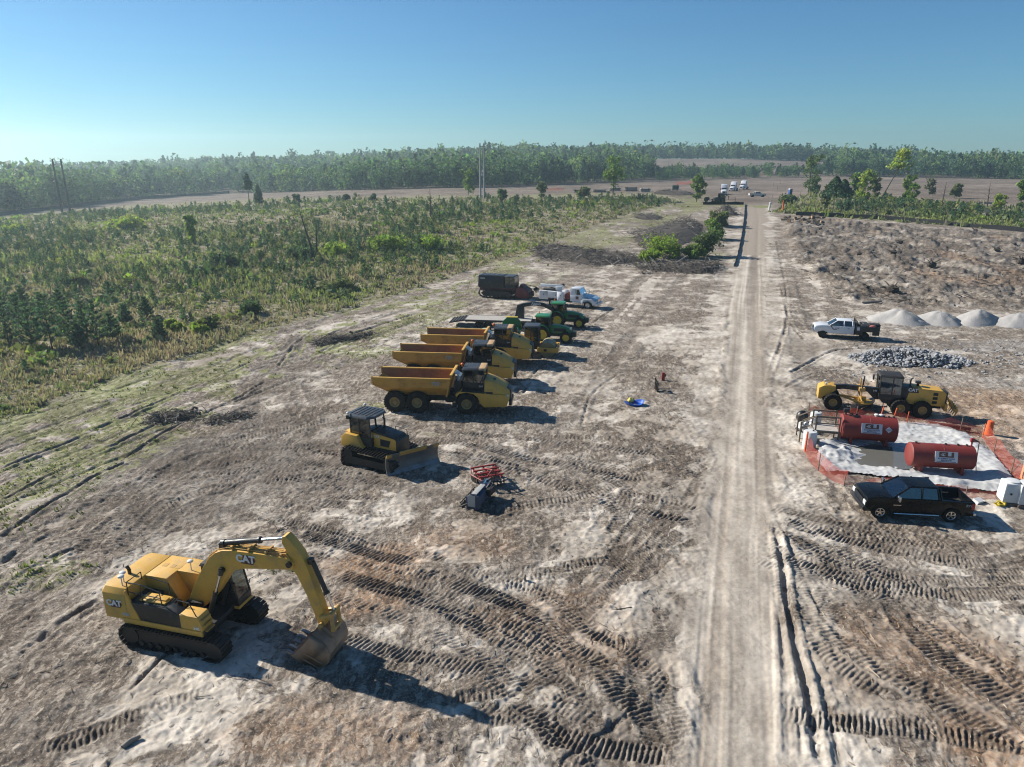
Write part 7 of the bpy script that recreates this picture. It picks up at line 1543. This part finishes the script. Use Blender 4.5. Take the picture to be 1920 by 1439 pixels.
# undergrowth: low rounded shrubs scattered over the scrub
Q = []; T = []
c3 = np.concatenate([np.stack([rg.uniform(-300, 95, 9000), rg.uniform(50, 262, 9000)], 1)]); k = (inside(FIELD, c3[:, 0], c3[:, 1]) > 1.5) & (np.abs(c3[:, 0]) < 1.05*c3[:, 1]); c3 = c3[k][:1900]
c4 = np.stack([rg.uniform(40, 260, 9000), rg.uniform(110, 270, 9000)], 1); c4 = c4[inside(GRASSR, c4[:, 0], c4[:, 1]) > 16][:420]
for j, (x, y) in enumerate(np.concatenate([c3, c4])):
    s = rg.gamma(4, .17)+.25; s *= 1.5 if j >= len(c3) else 1; n = 34; d = rg.normal(size=(n, 3)); d /= np.linalg.norm(d, axis=1)[:, None]; d[:, 2] = np.abs(d[:, 2]); tone = float(fbm(np.array(x*.06), np.array(y*.06), 309))+.3*rg.normal()
    col = COLS['bright' if tone > .42 else 'light' if tone > .25 else 'olive' if tone > -.1 else 'grey' if tone > -.3 else 'dark']
    Q.append(quads_at(np.array([x, y, float(H(x, y))])+d*s*np.array([1, 1, .7])*(.5+.5*rg.random((n, 1))), s*.38)); T.append(jit(col, n, .35))
o = link('undergrowth', mesh_of('undergrowth', Q, T)); tag(o, 'low mixed green and brown shrubs scattered through the scrub', 'undergrowth', kind='stuff')
# far woods
front = px_line([(-420, 440), (-200, 420), (0, 402), (130, 387), (250, 373), (420, 361), (700, 357), (900, 352), (1050, 346), (1230, 339), (1400, 335), (1600, 331), (1750, 334), (1920, 337), (2150, 345), (2400, 350)])
fa = np.array([math.atan2(x, y) for x, y in front]); fr_ = np.array([math.hypot(x, y) for x, y in front])
protoN = []; protoF = []
for i in range(7):
    kind = 'pine' if i in (1, 4) else 'broad'
    for lst, nq, ls in ((protoN, 210, .09), (protoF, 84, .14)):
        lst.append(crown_pine(1, .5, nq, ls, .25) if kind == 'pine' else crown_broad(1, .75+.1*rg.random(), nq, ls, .14, 12))
WC = [(0.085, 0.14, 0.069), (0.044, 0.082, 0.055), (0.104, 0.164, 0.069), (0.063, 0.109, 0.064), (0.048, 0.086, 0.057), (0.141, 0.203, 0.078), (0.074, 0.125, 0.064)]
def wood(n, a0, a1, r0, r1, hh, protos, out_q, out_t, keep=None, pw=1.):
    a = rg.uniform(a0, a1, n); q = rg.random(n)**pw; r = np.interp(a, fa, fr_)+r0+(r1-r0)*q if keep != 'abs' else r0+(r1-r0)*q
    x, y = r*np.sin(a), r*np.cos(a); z = H(x, y)
    grp = fbm(x*.018, y*.018, 401, 3)
    for i in range(n):
        k = int(rg.integers(0, 7)) if rg.random() < .55 else int(np.clip((grp[i]+.6)*5.8, 0, 6)); h = hh*(.5+.6*rg.random()+(.35 if rg.random() < .07 else 0))
        if keep is None and .185 < a[i] < .40:
            if r0+(r1-r0)*q[i] > 70: continue
            h *= .62
        Qp = protos[k]; c_, s_ = math.cos(a[i]*37+i), math.sin(a[i]*37+i)
        R_ = np.array([[c_, -s_, 0], [s_, c_, 0], [0, 0, 1]]); out_q.append((Qp @ R_.T)*np.array([h*.95, h*.95, h])+np.array([x[i], y[i], z[i]-.3])); out_t.append(jit(np.array(WC[k])*(.75+.6*rg.random()), len(Qp), .3))
Q, T = [], []
wood(1500, fa[0], fa[-1], 0, 60, 12.5, protoN, Q, T, pw=1.3)
wood(2300, fa[0], fa[-1], 45, 190, 13.5, protoF, Q, T)
o = link('near_woods', mesh_of('near_woods', Q, T)); tag(o, 'mixed green wood of pines and leafy trees bordering the cleared land', 'woods', kind='stuff')
Q, T = [], []
wood(5200, -.95, .16, 180, 620, 13.5, protoF, Q, T)
wood(1500, .10, .50, 880, 1060, 14, protoF, Q, T, 'abs'); wood(2400, .405, .9, 160, 560, 12, protoF, Q, T)
o = link('far_woods', mesh_of('far_woods', Q, T)); tag(o, 'far hazy woods covering the low ridge along the horizon', 'woods', kind='stuff')
print('done', round(time.time()-T0, 1))
